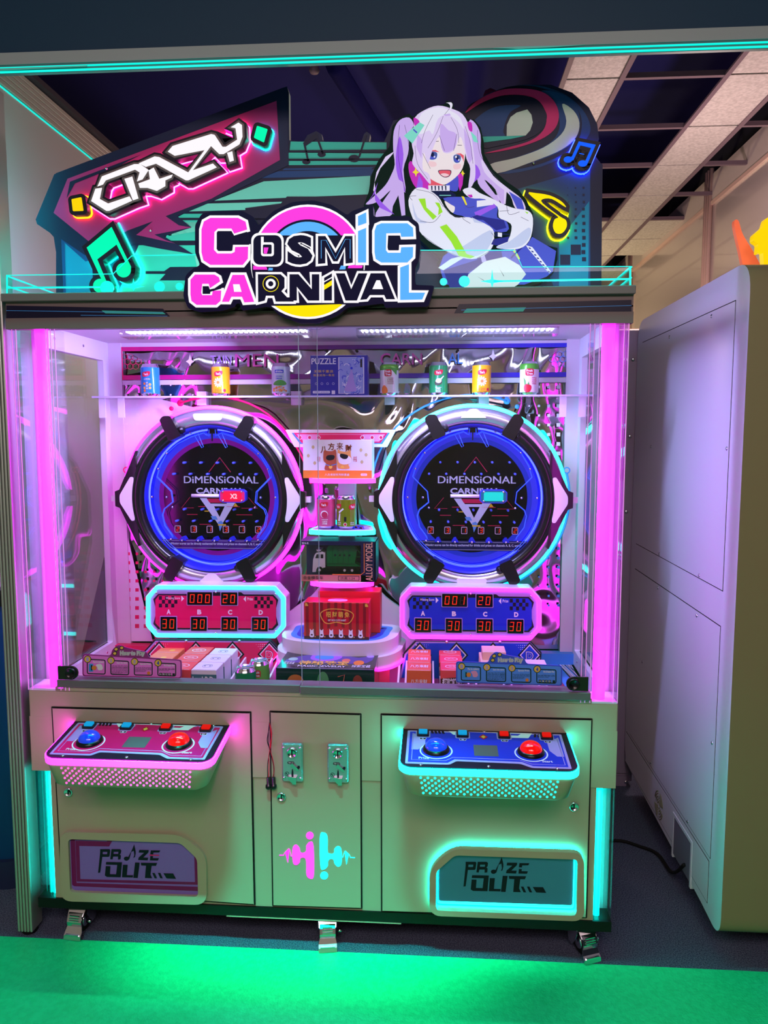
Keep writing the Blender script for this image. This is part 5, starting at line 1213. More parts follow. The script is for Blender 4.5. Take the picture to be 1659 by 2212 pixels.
    # coloured line loop around the board
    lp = [(math.cos(a)*.345, math.sin(a)*.345) for a in [math.radians(t) for t in (range(165, 262, 6) if is_left else range(-75, 16, 6))]]
    lc = 'magenta_print' if is_left else 'sky_print'
    q = MB(); q.tube([F(x, y, -.05) for x, y in lp], .004, lc, 6)
    e_ = lp[0] if is_left else lp[-1]; q.ring(FRONT(c.x+e_[0], .55, c.z+e_[1]+.010), .010, .0022, lc, 0, 2*PI, 20, 6)
    lp = [(math.cos(a)*(.345+.03*math.sin((a-math.radians(40))*1.0)**2), math.sin(a)*(.365)) for a in [math.radians(t) for t in (range(8, 112, 6) if is_left else range(70, 172, 6))]]
    q.tube([F(x, y, -.06) for x, y in lp], .0042, lc, 6); e_ = lp[-1] if is_left else lp[0]
    q.lathe([(0, .002), (.012, .002), (.012, -.002), (0, -.002)], FRONT(c.x+e_[0], .56, c.z+e_[1]), lc, 20); q.lathe([(0, .002), (.008, .002), (.008, -.002), (0, -.002)], FRONT(c.x+e_[0]+(-.034 if is_left else .036), .56, c.z+e_[1]-.020), lc, 20)
    q.build('orbit_line', o)
SEG = {'0': 'abcdef', '1': 'bc', '2': 'abged', '3': 'abgcd', '8': 'abcdefg'}
def seven(b, ch, F, x, y, w, h, wz, off_=True):
    t = w*.2; sl = .08*w/h
    S = lambda a, c: (x+a+sl*c*2, y+c)
    segs = dict(a=(0, h-t, w, h), g=(0, h/2-t/2, w, h/2+t/2), d=(0, 0, w, t), f=(0, h/2, t, h), e=(0, 0, t, h/2), b=(w-t, h/2, w, h), c=(w-t, 0, w, h/2))
    for k, (x0, y0, x1, y1) in segs.items():
        g = t*.12; on = k in SEG[ch]
        if not on and not off_: continue
        b.shape([[S(x0+g, y0+g), S(x1-g, y0+g), S(x1-g, y1-g), S(x0+g, y1-g)]], F, wz, wz, 'lit_digit' if on else 'digit_off')
disc(458, 1077, 'strip_pink', 'magenta', True)
disc(1020, 1078, 'strip_teal', 'blue', False)
# ---------- score boards
def scoreboard(cx, top, bot, x0, x1, led, face, face2, s1, s2, lab, dy):
    Y = .40; F = FY(Y)
    g = lambda u, v: (x0+(x1-x0)*u, top+(bot-top)*v+dy*u)
    octo = lambda m: [g(u, v) for u, v in ((.075+m*.3, 0+m*2.4), (.925-m*.3, 0+m*2.4), (1-m, .22+m), (1-m, .78-m), (.925-m*.3, 1-m*2.4), (.075+m*.3, 1-m*2.4), (0+m, .78-m), (0+m, .22+m))]
    o = part(MB().shape([rnd(octo(0), 3)], F, -.07, .0, 'white_plastic'), 'score_board', label=lab)
    MB().shape([rnd(octo(.006), 3), rnd(octo(.030), 3)[::-1]], F, 0, .006, led).build('light_border', o)
    b = MB(); b.shape([rnd(octo(.034), 3)], F, .0, .002, 'lilac_print')
    b.shape([[g(u, v) for u, v in ((.09, .17), (.30, .17), (.32, .13), (.68, .13), (.70, .17), (.91, .17), (.945, .27), (.93, .42), (.905, .50), (.93, .58), (.945, .74), (.91, .84), (.09, .84), (.055, .74), (.07, .58), (.095, .50), (.07, .42), (.055, .27))]], F, .002, .0024, 'ink')
    b.shape([[g(u, v) for u, v in ((.095, .20), (.905, .20), (.93, .28), (.93, .72), (.90, .81), (.10, .81), (.07, .72), (.07, .28))]], F, .0024, .0027, face)
    for s_ in (0, 1):
        for i in range(6):
            for j in range(3):
                if (i+j) % 2: continue
                u0 = .095+.022*i if not s_ else .775+.022*i
                b.shape([[g(u0, .21+.072*j), g(u0+.022, .21+.072*j), g(u0+.022, .282+.072*j), g(u0, .282+.072*j)]], F, .0027, .0029, 'ink')
    b.shape([[g(.255, .20), g(.275, .255), g(.255, .31)]], F, .0029, .003, 'white_print'); b.shape([[g(.715, .20), g(.697, .255), g(.715, .31)]], F, .0029, .003, 'white_print')
    b.text('Winning Score', (g(.145, .225)[0], g(.145, .225)[1], g(.245, .28)[0], g(.245, .28)[1]), F, .003, 'white_print', .01); b.text('Prize', (g(.725, .225)[0], g(.725, .225)[1], g(.765, .28)[0], g(.765, .28)[1]), F, .003, 'white_print', .01)
    for i, ch in enumerate('ABCD'):
        u = .165+.2166*i+ (.002*i); c = g(u, .505); b.text(ch, (c[0]-4.6, c[1]-5, c[0]+4.6, c[1]+5.5), F, .0034, 'white_print', .05)
    b.build('face_print', o)
    def win(u0, u1, v0, v1, s):
        q = MB(); P = [g(u0, v0), g(u1, v0), g(u1, v1), g(u0, v1)]
        q.shape([rnd(grow(P, 1.6), 2.4)], F, .0034, .005, 'lilac_print'); q.shape([rnd(P, 1.5)], F, .005, .0058, 'black_gloss')
        n = len(s)
        p0, p1 = W(*g(u0, v1), Y), W(*g(u1, v0), Y); w_ = (p1.x-p0.x); h_ = (p1.z-p0.z)
        F2 = FRONT(0, Y-.0062, 0)
        for i, ch in enumerate(s): seven(q, ch, F2, p0.x+w_*(.06+i*.92/n+.03), p0.z+h_*.16, w_*.92/n*.62, h_*.68, 0)
        q.build('digit_display', o)
    win(.30, .475, .13, .37, s1); win(.54, .655, .13, .37, s2)
    for i in range(4):
        u = .165+.2166*i; win(u-.056, u+.056, .60, .86, '30')
    for (u, v) in ((.075, .15), (.925, .16), (.075, .86), (.925, .86), (.5, .13), (.5, .9)):
        c = g(u, v); p = W(*c, Y-.003); screw(FRONT(p.x, p.y, p.z), .004).build('screw', o)
M('leaf_green', (80, 170, 70), .5); M('maroon', (80, 0, 30), .5)
M('lilac_dark', (120, 90, 150), .4)
scoreboard(467, 1263, 1377, 315, 618, 'strip_teal', 'magenta_print', 0, '000', '20', 'magenta score board with a teal light border', 2)
scoreboard(1016, 1266, 1380, 863, 1170, 'strip_pink', 'blue_print', 0, '001', '20', 'blue score board with a pink light border', 4)
# ---------- lane boards A B C D with rails
def lane_board(x0, x1, top, face, lab, led, sh):
    Y = .385; F = FY(Y); bot = 1466
    o = part(MB().shape([[(x0+22, top), (x1-16, top+1), (x1+8, top+26), (x1+4, bot), (x0-16, bot), (x0-4, top+28)]], F, -.015, 0, 'ink'), 'lane_board', label=lab)
    b = MB(); b.shape([[(x0+24, top+2), (x1-17, top+3), (x1+5, top+27), (x1+1, bot), (x0-12, bot), (x0-1, top+29)]], F, 0, .0008, 'lilac_print')
    b.shape([[(x0+26, top+5), (x1-19, top+6), (x1+1, top+28), (x1-2, bot), (x0-8, bot), (x0+3, top+30)]], F, .0008, .0014, face)
    n = 4; step = (x1-x0-50)/3.0
    for i in range(n):
        cx = x0+32+step*i; cy = top+31
        d = lambda r: [(cx, cy-r*1.05), (cx+r*.95, cy), (cx, cy+r*1.05), (cx-r*.95, cy)]
        b.shape([d(27)], F, .0014, .0018, 'ink'); b.shape([d(22.5)], F, .0018, .0021, 'white_print'); b.shape([d(19.5)], F, .0021, .0024, face)
        b.text('ABCD'[i], (cx-9, cy-9, cx+9, cy+11), F, .0027, 'ink', .10); b.text('ABCD'[i], (cx-8, cy-8, cx+8, cy+10), F, .0030, 'white_print', .07); b.text('ABCD'[i], (cx-6.6, cy-6.6, cx+6.6, cy+8.6), F, .0033, face, .03)
    for i in range(7):
        for j in range(4):
            if i+j*.7 > 6: continue
            r_ = 1.5-.16*i
            b.shape([circ(x0+24+4.4*i, top+9+4.4*j, r_, 6)], F, .0014, .0017, 'white_print'); b.shape([circ(x1-20-4.4*i, top+10+4.4*j, r_, 6)], F, .0014, .0017, 'white_print')
    b.build('board_print', o)
    for i in (0, 1):
        p = W(x0+90+115*i, top+3, Y-.001); screw(FRONT(p.x, p.y, p.z), .005).build('screw', o)
    # dividing rails running forward on the deck
    zt = W(0, top+48, Y).z
    for i in range(5):
        xa = W(x0-4+ (x1-x0)*i/4.0, top+60, Y).x
        xf = xa*1.0 + (.02 if x0 < 600 else -.012)*(i-2)*.3
        q = MB()
        for dx in (-.012, .012):
            vs = [(xa+dx-.003, .384, DK), (xa+dx+.003, .384, DK), (xa+dx+.003, .384, DK+.062), (xa+dx-.003, .384, DK+.062), (xf+dx-.003, .06, DK), (xf+dx+.003, .06, DK), (xf+dx+.003, .06, DK+.045), (xf+dx-.003, .06, DK+.045)]
            q.raw(vs, [(0, 1, 2, 3), (4, 7, 6, 5), (0, 4, 5, 1), (1, 5, 6, 2), (2, 6, 7, 3), (3, 7, 4, 0)], 'white_plastic')
        q.build('lane_rail', o)
    return o
lane_board(312, 600, 1382, 'magenta_print', 'magenta board with lane letters A to D', 0, 0)
lane_board(875, 1162, 1384, 'blue_print', 'blue board with lane letters A to D', 0, 0)
# side printed ledges
part(MB().box((.33, .570, DK), (.50, .612, .782), 'sky_print'), 'side_ledge'); part(MB().box((-1.215, .570, DK), (-1.06, .612, .782), 'magenta_print'), 'side_ledge')
b = MB(); ZZ = DK+.001; FZ = lambda u, v, w=0: (lambda p: Vector((max(-1.215, min(.500, p.x)), max(.04, p.y), p.z+w)))(Zp(u, v, ZZ))
b.shape([[(1160, 1396), (1222, 1396), (1330, 1510), (1240, 1510)]], FZ, 0, .0005, 'sky_print')
b.text('NOXTN', [(1183, 1411), (1216, 1409), (1310, 1490), (1262, 1500)][:4], FZ, .001, 'ink', .10)
b.text('NOXTN', [(1186, 1413), (1214, 1411), (1305, 1488), (1265, 1496)][:4], FZ, .0014, 'white_print', .03)
b.shape([[(1191, 1404), (1200, 1400), (1212, 1404), (1200, 1408)]], FZ, .0006, .001, 'ink')
part(b, 'deck_print'); b = MB()
b.shape([[(262, 1382), (320, 1384), (300, 1420), (170, 1500), (130, 1500)]], FZ, 0, .0005, 'magenta_print')
b.shape([[(270, 1388), (286, 1386), (290, 1392), (262, 1394)], ], FZ, .0006, .001, 'ink'); b.shape([[(262, 1404), (292, 1398), (270, 1412)]], FZ, .0006, .001, 'white_print'); part(b, 'deck_print')
# ---------- how-to-play signs
def howto(pts_c, x0, x1, ytl, ytr, ybl, ybr, tabx, face, rim, lab, inst):
    F = FY(.022)
    g = lambda u, v: (x0+(x1-x0)*u, (ytl+(ytr-ytl)*u)*(1-v)+(ybl+(ybr-ybl)*u)*v)
    P = [g(0, 0), (tabx, g(.3, 0)[1]), (tabx+3, g(.3, 0)[1]-13), (tabx+16, g(.3, 0)[1]-24), (tabx+34, g(.35, 0)[1]-18), (tabx+78, g(.6, 0)[1]-12), (tabx+82, g(.6, 0)[1]), g(1, 0), g(1, 1), g(0, 1)]
    o = part(MB().shape([rnd(P, 6)], F, 0, .003, rim), 'instruction_sign', label=lab)
    b = MB(); b.shape([rnd([g(.012, .05), g(.988, .05), g(.988, .95), g(.012, .95)], 5)], F, .003, .0033, face)
    tx = tabx+20; ty = g(.36, 0)[1]-15
    b.text('How to Play', (tx, ty+3, tx+55, ty+16), F, .0042, 'white_print', .11); b.text('How to Play', (tx+1, ty+4, tx+54, ty+15), F, .0046, 'ink', .05); b.text('How to Play', (tx+1.6, ty+4.6, tx+53.4, ty+14.4), F, .005, 'white_print', .01)
    for (a, c, s_) in ((tabx+9, ty+9, 5), (tabx+12, ty+0, 5), (tabx+24, ty-3, 5)): b.shape([spl([(a-s_, c), (a, c-s_*.9), (a+s_, c-s_*.3), (a+s_*.6, c+s_*.7), (a-s_*.4, c+s_*.8)], 3)], F, .0036, .004, 'ink'); b.shape([spl([(a-s_*.7, c), (a, c-s_*.6), (a+s_*.7, c-s_*.2), (a+s_*.4, c+s_*.5), (a-s_*.3, c+s_*.5)], 3)], F, .004, .0043, 'gold_print')
    heads = ['Put in tokens', 'Start the game', 'Special Prize', 'Win & Redeem Prize']
    for i in range(4):
        u0 = .045+.237*i
        R_ = rnd([g(u0, .20), g(u0+.19, .20), g(u0+.19, .90), g(u0, .90)], 5)
        b.shape([R_, grow(R_, -1.3)[::-1]], F, .0033, .0036, 'ink')
        c = g(u0+.008, .22); b.shape([circ(c[0], c[1], 8, 16)], F, .0037, .004, 'ink'); b.shape([circ(c[0], c[1], 6.6, 16)], F, .004, .0043, 'gold_print')
        b.text(str(i+1), (c[0]-2.6, c[1]-4, c[0]+2.6, c[1]+4), F, .0046, 'blue_print' if i == 3 else 'lilac_print', .06)
        q0 = g(u0+.065, .28); q1 = g(u0+.17, .36); b.text(heads[i], (q0[0], q0[1], q1[0], q1[1]), F, .004, 'white_print', .02)
        if i in (1, 2, 3):
            for j in range({1: 8, 2: 5, 3: 3}[i]):
                ln = (.16 if not (i == 2 and j > 2) else .11) if j < {1: 7, 2: 4, 3: 2}[i] else .10
                q0 = g(u0+.015, .44+.052*j+(.04 if i > 1 else 0)); q1 = g(u0+.015+ln, .475+.052*j+(.04 if i > 1 else 0))
                b.text(inst[(i*3+j) % len(inst)], (q0[0], q0[1], q1[0], q1[1]), F, .004, 'ink', .0)
        if i == 0:
            a = g(u0+.02, .42); c = g(u0+.065, .78); b.shape([rnd([a, (c[0], a[1]), c, (a[0], c[1])], 2)], F, .0036, .004, 'sky_print'); b.shape([[(c[0]-5, a[1]+3), (c[0]-2, a[1]+3), (c[0]-2, c[1]-3), (c[0]-5, c[1]-3)]], F, .004, .0042, 'ink')
            m = g(u0+.075, .60); b.shape([circ(m[0], m[1], 5, 14)], F, .0042, .0045, 'orange_print'); h = g(u0+.13, .56)
            b.shape([spl([(h[0]-8, h[1]-5), (h[0]+2, h[1]-7), (h[0]+7, h[1]), (h[0]+5, h[1]+6), (h[0]-3, h[1]+6), (h[0]-5, h[1])], 3)], F, .004, .0043, 'white_print' if face == 'pink_sign' else 'pink_print')
        if i == 2: m = g(u0+.15, .76); b.shape([circ(m[0], m[1], 3.6, 12)], F, .004, .0043, 'orange_print')
        if i == 3:
            for j, ch in enumerate('ABCD'): m = g(u0+.035+.03*j, .79); b.shape([rrect(m[0]-2.8, m[1]-2.8, m[0]+2.8, m[1]+2.8, .6, 2)], F, .004, .0042, 'ink'); b.text(ch, (m[0]-1.7, m[1]-1.8, m[0]+1.7, m[1]+1.8), F, .0045, 'white_print', .02)
            m = g(u0+.165, .79); b.shape([[(m[0]-2.6, m[1]-2.5), (m[0]+2.6, m[1]-2.5), (m[0]+2.6, m[1]+2.8), (m[0]-2.6, m[1]+2.8)]], F, .004, .0042, 'ink')
    b.build('sign_print', o)
M('pink_sign', (242, 116, 232), .35); M('pink_rim', (150, 24, 130), .35); M('blue_sign', (92, 140, 255), .35); M('blue_rim', (70, 80, 225), .35)
INS = ['1 coin can start the game', 'press the button to drop', 'the ball falls into a slot', 'and you win the score', 'when the score is reached', 'press A B C D to redeem', 'the prize of the channel']
howto(0, 179, 393, 1412, 1425, 1460, 1465, 240, 'pink_sign', 'pink_rim', 'pink instruction sign reading How to Play, bottom left of the window', INS)
howto(0, 985, 1214, 1428, 1437, 1474, 1481, 1055, 'blue_sign', 'blue_rim', 'blue instruction sign reading How to Play, bottom right of the window', INS)
# ---------- central tower
F3 = FY(.54)
o = part(MB().shape([rnd([(616, 928), (856, 928), (836, 966), (636, 966)], 3)], F3, -.02, 0, 'white_plastic'), 'tower_crest')
b = MB(); b.shape([[(630, 935), (842, 935), (826, 959), (648, 959)]], F3, 0, .0006, 'sky_print').shape([[(634, 935), (838, 935), (822, 957), (652, 957)]], F3, .0006, .001, 'magenta_print').shape([[(640, 938), (832, 938), (819, 954), (657, 954)]], F3, .001, .0013, 'pink_print').shape([[(688, 939), (784, 939), (784, 953), (688, 953)]], F3, .0013, .0016, 'magenta_print')
for x_ in (648, 669, 688, 783, 804, 823):
    b.shape([[(x_+5*math.cos(PI/3*i), 945+5*math.sin(PI/3*i)) for i in range(6)]], F3, .0016, .002, 'white_print'); b.shape([[(x_+3.6*math.cos(PI/3*i), 945+3.6*math.sin(PI/3*i)) for i in range(6)]], F3, .002, .0022, 'magenta_print')
b.build('crest_print', o)
for x_ in (649, 820): p = W(x_, 931, .538); screw(FRONT(p.x, p.y, p.z), .004).build('screw', o)
TX = -.325
part(MB().box((TX-.03, .545, DK), (TX+.03, .60, 1.55), 'white_plastic'), 'tower_spine')
def tower_shelf(z, yf, wd, led, pr, lab, bulge=.02, th=.014):
    pts = rnd([(TX-wd/2, yf+.012), (TX-wd/4, yf-bulge*.55), (TX, yf-bulge*.7), (TX+wd/4, yf-bulge*.55), (TX+wd/2, yf+.012), (TX+wd/2-.02, .53), (TX+wd/2-.05, .56), (TX-wd/2+.05, .56), (TX-wd/2+.02, .53)], .02, 4)
    H = lambda u, v, w: Vector((u, v, z+w))
    o = part(MB().shape([grow(pts, -.004)], H, -th, 0, 'white_plastic'), 'tower_shelf', label=lab)
    MB().shape([pts, grow(pts, -.006)[::-1]], H, -th-.002, -.001, led).build('light_edge', o)
    if pr: MB().shape([grow(pts, -.012)], H, 0, .0005, 'lilac_print').shape([grow(pts, -.022)], H, .0005, .0008, 'blue_print').shape(thick([(TX+.02+.01*i, .42+.02*((i*7) % 5)) for i in range(8)], .003), H, .0008, .001, 'magenta_print').shape(thick([(TX-.08+.012*i, .45+.015*((i*5) % 4)) for i in range(7)], .003), H, .0008, .001, 'ink').build('shelf_print', o)
Z1, Z2, Z3, Z4 = 1.428, 1.252, 1.076, .893
tower_shelf(Z1, .400, .235, 'strip_pink', False, 'top tower shelf with pink light edge'); tower_shelf(Z2, .385, .235, 'strip_teal', True, 'second tower shelf with teal light edge'); tower_shelf(Z3, .372, .225, 'strip_pink', False, 'third tower shelf with pink light edge', .04)
# big rounded platform
H4 = lambda u, v, w: Vector((u, v, Z4+w))
pl = spl([(TX-.205, .40), (TX-.185, .31), (TX-.11, .265), (TX, .252), (TX+.11, .265), (TX+.17, .31), (TX+.195, .40), (TX+.165, .52), (TX-.165, .52)], 5)
o = part(MB().shape([pl], H4, -.045, 0, 'white_plastic', smooth=True).shape([grow(pl, .016)], H4, -.085, -.045, 'white_plastic', smooth=True), 'tower_platform', label='rounded white platform with a blue ring')
MB().shape([grow(pl, -.018), grow(pl, -.030)[::-1]], H4, 0, .0006, 'sky_print').shape([grow(pl, -.030), grow(pl, -.042)[::-1]], H4, 0, .0008, 'blue_print').shape([grow(pl, -.042), grow(pl, -.068)[::-1]], H4, 0, .0006, M('plum', (90, 20, 80), .4)).shape([grow(pl, -.075)], H4, 0, .0006, 'sky_print').build('platform_print', o)
MB().shape([grow(pl, .020), grow(pl, .010)[::-1]], H4, -.092, -.084, 'strip_pink').build('light_edge', o)
part(MB().shape([[(TX-.17, .31), (TX+.17, .31), (TX+.15, .52), (TX-.15, .52)]], H4, DK-Z4, -.085, 'magenta_print'), 'platform_base')
# left and right curved white wings behind the tower
for s in (-1, 1):
    part(MB().shape([spl([(TX+s*.10, 1.02), (TX+s*.14, .98), (TX+s*.24, .90), (TX+s*.26, .80), (TX+s*.12, .80), (TX+s*.09, .95)], 4)], FRONT(0, .585, 0), -.01, .01, 'white_plastic'), 'tower_wing')

# ================================================================== PRIZES
CANP = [(0, .004), (.022, .004), (.025, 0), (.0275, .002), (.0325, .010), (.0330, .014), (.0330, .100), (.0325, .103), (.0272, .1125), (.0272, .1150), (.0262, .1152), (.0255, .1125), (0, .1122)]
def can(x, y, z, col, label, group, prints, h=1.0, cap=None):
    r = root('drink_can', (x, y, z), label, 'drink can', group)
    F = FM((x, y, z), (1, 0, 0), (0, 1, 0), (0, 0, 1))
    m = M('can_%d_%d_%d' % col, col, .25, .08, coat=.4)
    b = MB(); b.lathe(CANP[4:8], F, m, 32)
    if cap: b.lathe([(.0331, .088), (.0331, .1000), (.0326, .1032), (.0300, .1075)], F, M('cap_%d' % cap[0], cap, .25, .3), 32)
    b.build('body', r)
    MB().lathe(CANP[:5], F, 'chrome', 32).lathe(CANP[7:], F, 'chrome', 32).build('lid', r)
    b = MB(); C = FCYL(x, y, z, .0334)
    prints(b, C); b.build('label_print', r)
    return r
def leafbadge(b, C, txt='Yeo\'s', x=0.0, z=.078, s=1.0):
    b.shape([spl([(x-.014*s, z-.006*s), (x-.013*s, z+.006*s), (x+.004*s, z+.010*s), (x+.016*s, z+.009*s), (x+.012*s, z-.004*s), (x-.004*s, z-.009*s)], 3)], C, 0, .0002, 'red_print')
    b.text(txt, (x-.009*s, z+.005*s, x+.009*s, z-.004*s), C, .0004, 'white_print', .03)
def small(b, C, lines, x=0.0, z=.035, w=.020, h=.0035, mat='white_print', gap=.0055):
    for i, t in enumerate(lines): b.text(t, (x-w/2, z-i*gap+h, x+w/2, z-i*gap), C, .0003, mat, .02)
def p_lemon(b, C):
    leafbadge(b, C, "Yeo's", -.004); small(b, C, ['LEMON'], 0, .058, .022, .006)
    for i, ch in enumerate('TEA'): b.text(ch, (-.004, .050-.009*i, .004, .043-.009*i), C, .0003, 'white_print', .02)
    for (a, c, m_) in ((-.010, .045, 'orange_print'), (.010, .042, 'gold_print'), (-.010, .030, 'gold_print'), (.010, .030, 'gold_print'), (-.009, .020, 'orange_print')): b.shape([circ(a, c, .0048, 10)], C, .0001, .0002, m_)
    small(b, C, ['LEMON FLAVOURED TEA'], 0, .010, .03, .003)
def p_chry(b, C):
    leafbadge(b, C)
    for i in range(11):
        a = 2*PI*i/11; b.shape([spl([(.004*math.cos(a)-.001, .048+.004*math.sin(a)), (.014*math.cos(a-.18), .048+.014*math.sin(a-.18)), (.017*math.cos(a), .048+.017*math.sin(a)), (.014*math.cos(a+.18), .048+.014*math.sin(a+.18))], 2)], C, .0001, .0002, 'white_print')
    b.shape([circ(0, .048, .005, 10)], C, .0002, .0003, 'orange_print'); small(b, C, ['CHRYSANTHEMUM', 'TEA'], 0, .022, .026, .0035, 'red_print'); small(b, C, ['KURANG MANIS'], 0, .011, .034, .003, 'ink')
    b.shape([circ(.022, .020, .0055, 14)], C, .0002, .0003, 'red_print')
def p_coco(b, C):
    leafbadge(b, C); b.shape([spl([(-.014, .044), (-.006, .056), (.008, .056), (.014, .046), (.006, .036), (-.008, .034)], 3)], C, .0001, .0002, M('coco_brown', (60, 70, 40), .5)); b.shape([spl([(-.010, .048), (-.004, .058), (.008, .057), (.010, .047), (.0, .042)], 3)], C, .0002, .0003, 'white_print')
    b.shape([[(.004, .055), (.018, .068), (.020, .066), (.008, .052)]], C, .0002, .0003, 'white_print'); small(b, C, ['WINTER MELON'], 0, .026, .020, .003); small(b, C, ['TEA', 'FLAVOUR', 'MINUMAN'], 0, .021, .016, .004)
def p_soya(b, C):
    b.shape([rrect(-.016, .080, .016, .091, .002)], C, 0, .0002, 'blue_print'); b.text('drinho', (-.013, .0895, .013, .082), C, .0004, 'white_print', .03); small(b, C, ['SOYA BEAN', 'DRINK'], 0, .066, .024, .005, 'blue_print', .008)
    b.shape([spl([(-.024, .040), (-.012, .052), (.006, .056), (.022, .050), (.026, .040), (.0, .036)], 3)], C, .0001, .0002, M('leaf_green', (80, 170, 70), .5))
    random.seed(7)
    for i in range(26): b.shape([circ(random.uniform(-.026, .026), random.uniform(.016, .034), .0036, 8, .0028)], C, .0002+i*.00001, .0003+i*.00001, 'orange_print' if i % 2 else M('bean', (224, 176, 110), .5))
def p_mango(b, C):
    b.shape([rrect(-.016, .066, .010, .090, .007)], C, .0, .0002, 'red_print'); b.text('Fruit', (-.013, .087, .006, .079), C, .0004, 'white_print', .04); b.text('Tree', (-.012, .077, .006, .069), C, .0004, 'white_print', .04)
    small(b, C, ['MANGGA', '& PERISA', 'NATA DE', 'COCO'], .006, .058, .022, .0042, M('brown_print', (170, 70, 40), .5), .0062)
    b.shape([spl([(-.026, .028), (-.016, .036), (-.006, .026), (-.004, .012), (-.016, .006), (-.026, .012)], 3)], C, .0002, .0003, 'orange_print'); b.shape([[(-.028, .006), (-.010, .008), (-.006, .002), (-.028, .002)]], C, .0003, .0004, 'leaf_green')
    b.shape([[(-.030, .095), (-.018, .088), (.006, .092), (.030, .070), (.033, .095)]], C, .0001, .00015, 'leaf_green')
def p_apple(b, C):
    b.shape([rrect(-.018, .066, .012, .090, .007)], C, .0, .0002, 'red_print'); b.text('Fruit', (-.014, .087, .008, .079), C, .0004, 'white_print', .04); b.text('Tree', (-.013, .077, .008, .069), C, .0004, 'white_print', .04)
    small(b, C, ['APPLE', 'with', 'ALOE', 'VERA'], .014, .056, .018, .0045, 'red_print', .0065)
    b.shape([spl([(-.022, .030), (-.014, .038), (-.004, .036), (.004, .030), (.002, .016), (-.008, .009), (-.020, .014)], 3)], C, .0002, .0003, M('apple_red', (205, 30, 50), .4)); b.shape([[(-.010, .036), (-.006, .046), (-.003, .036)]], C, .0003, .0004, 'leaf_green'); b.shape([[(-.028, .012), (-.016, .008), (.004, .010), (.012, .004), (-.026, .004)]], C, .0003, .0004, 'leaf_green')
    b.shape([[(-.024, .062), (-.020, .030), (-.014, .030), (-.016, .050)]], C, .0001, .0002, 'leaf_green')
def p_pinkcan(b, C):
    leafbadge(b, C, "Yeo's", -.004, .084); b.shape([circ(-.002, .052, .013, 20)], C, .0001, .0002, 'white_print'); b.shape([circ(-.001, .050, .011, 18)], C, .0002, .0003, M('lychee', (196, 40, 90), .4)); small(b, C, ['LYCHEE FLAVOUR'], 0, .032, .022, .003); small(b, C, ['LECI', 'LYCHEE'], 0, .024, .016, .005, 'white_print', .007)
def p_greencan(b, C):
    leafbadge(b, C, "Yeo's", -.030, .078); leafbadge(b, C, "Yeo's", .028, .078)
    b.shape([[(-.028, .030), (-.022, .056), (-.018, .054), (-.021, .028)]], C, .0001, .0002, 'white_print'); b.shape([[(-.026, .060), (-.008, .074), (-.004, .070), (-.022, .056)]], C, .0001, .0002, 'white_print')
    b.shape([rrect(-.004, .028, .004, .044, .001)], C, .0001, .0002, 'ink'); b.shape([circ(0, .018, .006, 16)], C, .0001, .0002, 'white_print').shape([circ(0, .018, .0048, 16)], C, .0002, .0003, 'red_print'); small(b, C, ['SUGAR CANE', 'MINUMAN'], -.024, .022, .016, .003); small(b, C, ['SUGAR CANE', 'MINUMAN'], .026, .022, .016, .003)
G1 = 'drink cans on the glass shelf'
row = [(325, (40, 140, 210), 'light blue lemon tea can, first from the left on the glass shelf', p_lemon, None), (477, (240, 180, 20), 'yellow flower tea can on the glass shelf, left of the blue puzzle box', p_chry, None), (607, (200, 216, 232), 'pale soya bean drink can on the glass shelf, beside the puzzle box', p_soya, None),
       (841, (238, 236, 236), 'white and green mango drink can just right of the puzzle box', p_mango, (110, 190, 70)), (947, (20, 150, 80), 'green tea can with red badge on the glass shelf', p_coco, None), (1040, (240, 184, 20), 'yellow flower tea can on the glass shelf, right of the green can', p_chry, None), (1143, (238, 236, 236), 'white and green apple aloe can, last at the right of the glass shelf', p_apple, (90, 190, 60))]
for px, col, lab, pr, cap in row:
    p = W(px, 830, .525); can(p.x, .525, SZ, col, lab, G1, pr, cap=cap)
p = W(704, 1110, .425); can(p.x, .43, Z2+.001, (214, 74, 130), 'pink lychee can on the teal-edged tower shelf', 'drink cans on the tower shelf', p_pinkcan)
p = W(748, 1110, .425); can(p.x, .425, Z2+.001, (120, 132, 24), 'olive green sugar cane can on the teal-edged tower shelf', 'drink cans on the tower shelf', p_greencan)
can(-.594, .105, DK, (24, 130, 76), 'green can standing in the left D lane, nearest the glass', 'drink cans in the lane', lambda b, C: leafbadge(b, C, "Yeo's", -.004, .060)); can(-.568, .182, DK, (110, 180, 80), 'lime and pink can standing behind the green can in the left D lane', 'drink cans in the lane', p_apple)
def carton(name, x0, x1, y0, y1, z0, z1, mat, label, group=None, prints=None, top=None, rot=0, side=None):
    r = root(name, ((x0+x1)/2, (y0+y1)/2, z0), label, 'box', group)
    b = MB(); b.box((x0, y0, z0), (x1, y1, z1), mat, .0015)
    b.build('carton', r)
    if prints:
        b = MB(); prints(b, FRONT(x0, y0, z0), x1-x0, z1-z0); b.build('front_print', r)
    if top:
        b = MB(); top(b, FM((x0, y0, z1), (1, 0, 0), (0, 1, 0), (0, 0, 1)), x1-x0, y1-y0); b.build('top_print', r)
    MB().box((x0+.004, y0+.001, z1-.0004), (x1-.004, y0+.002, z1+.0004), side or 'white_print').build('lid_flap', r)
    return r
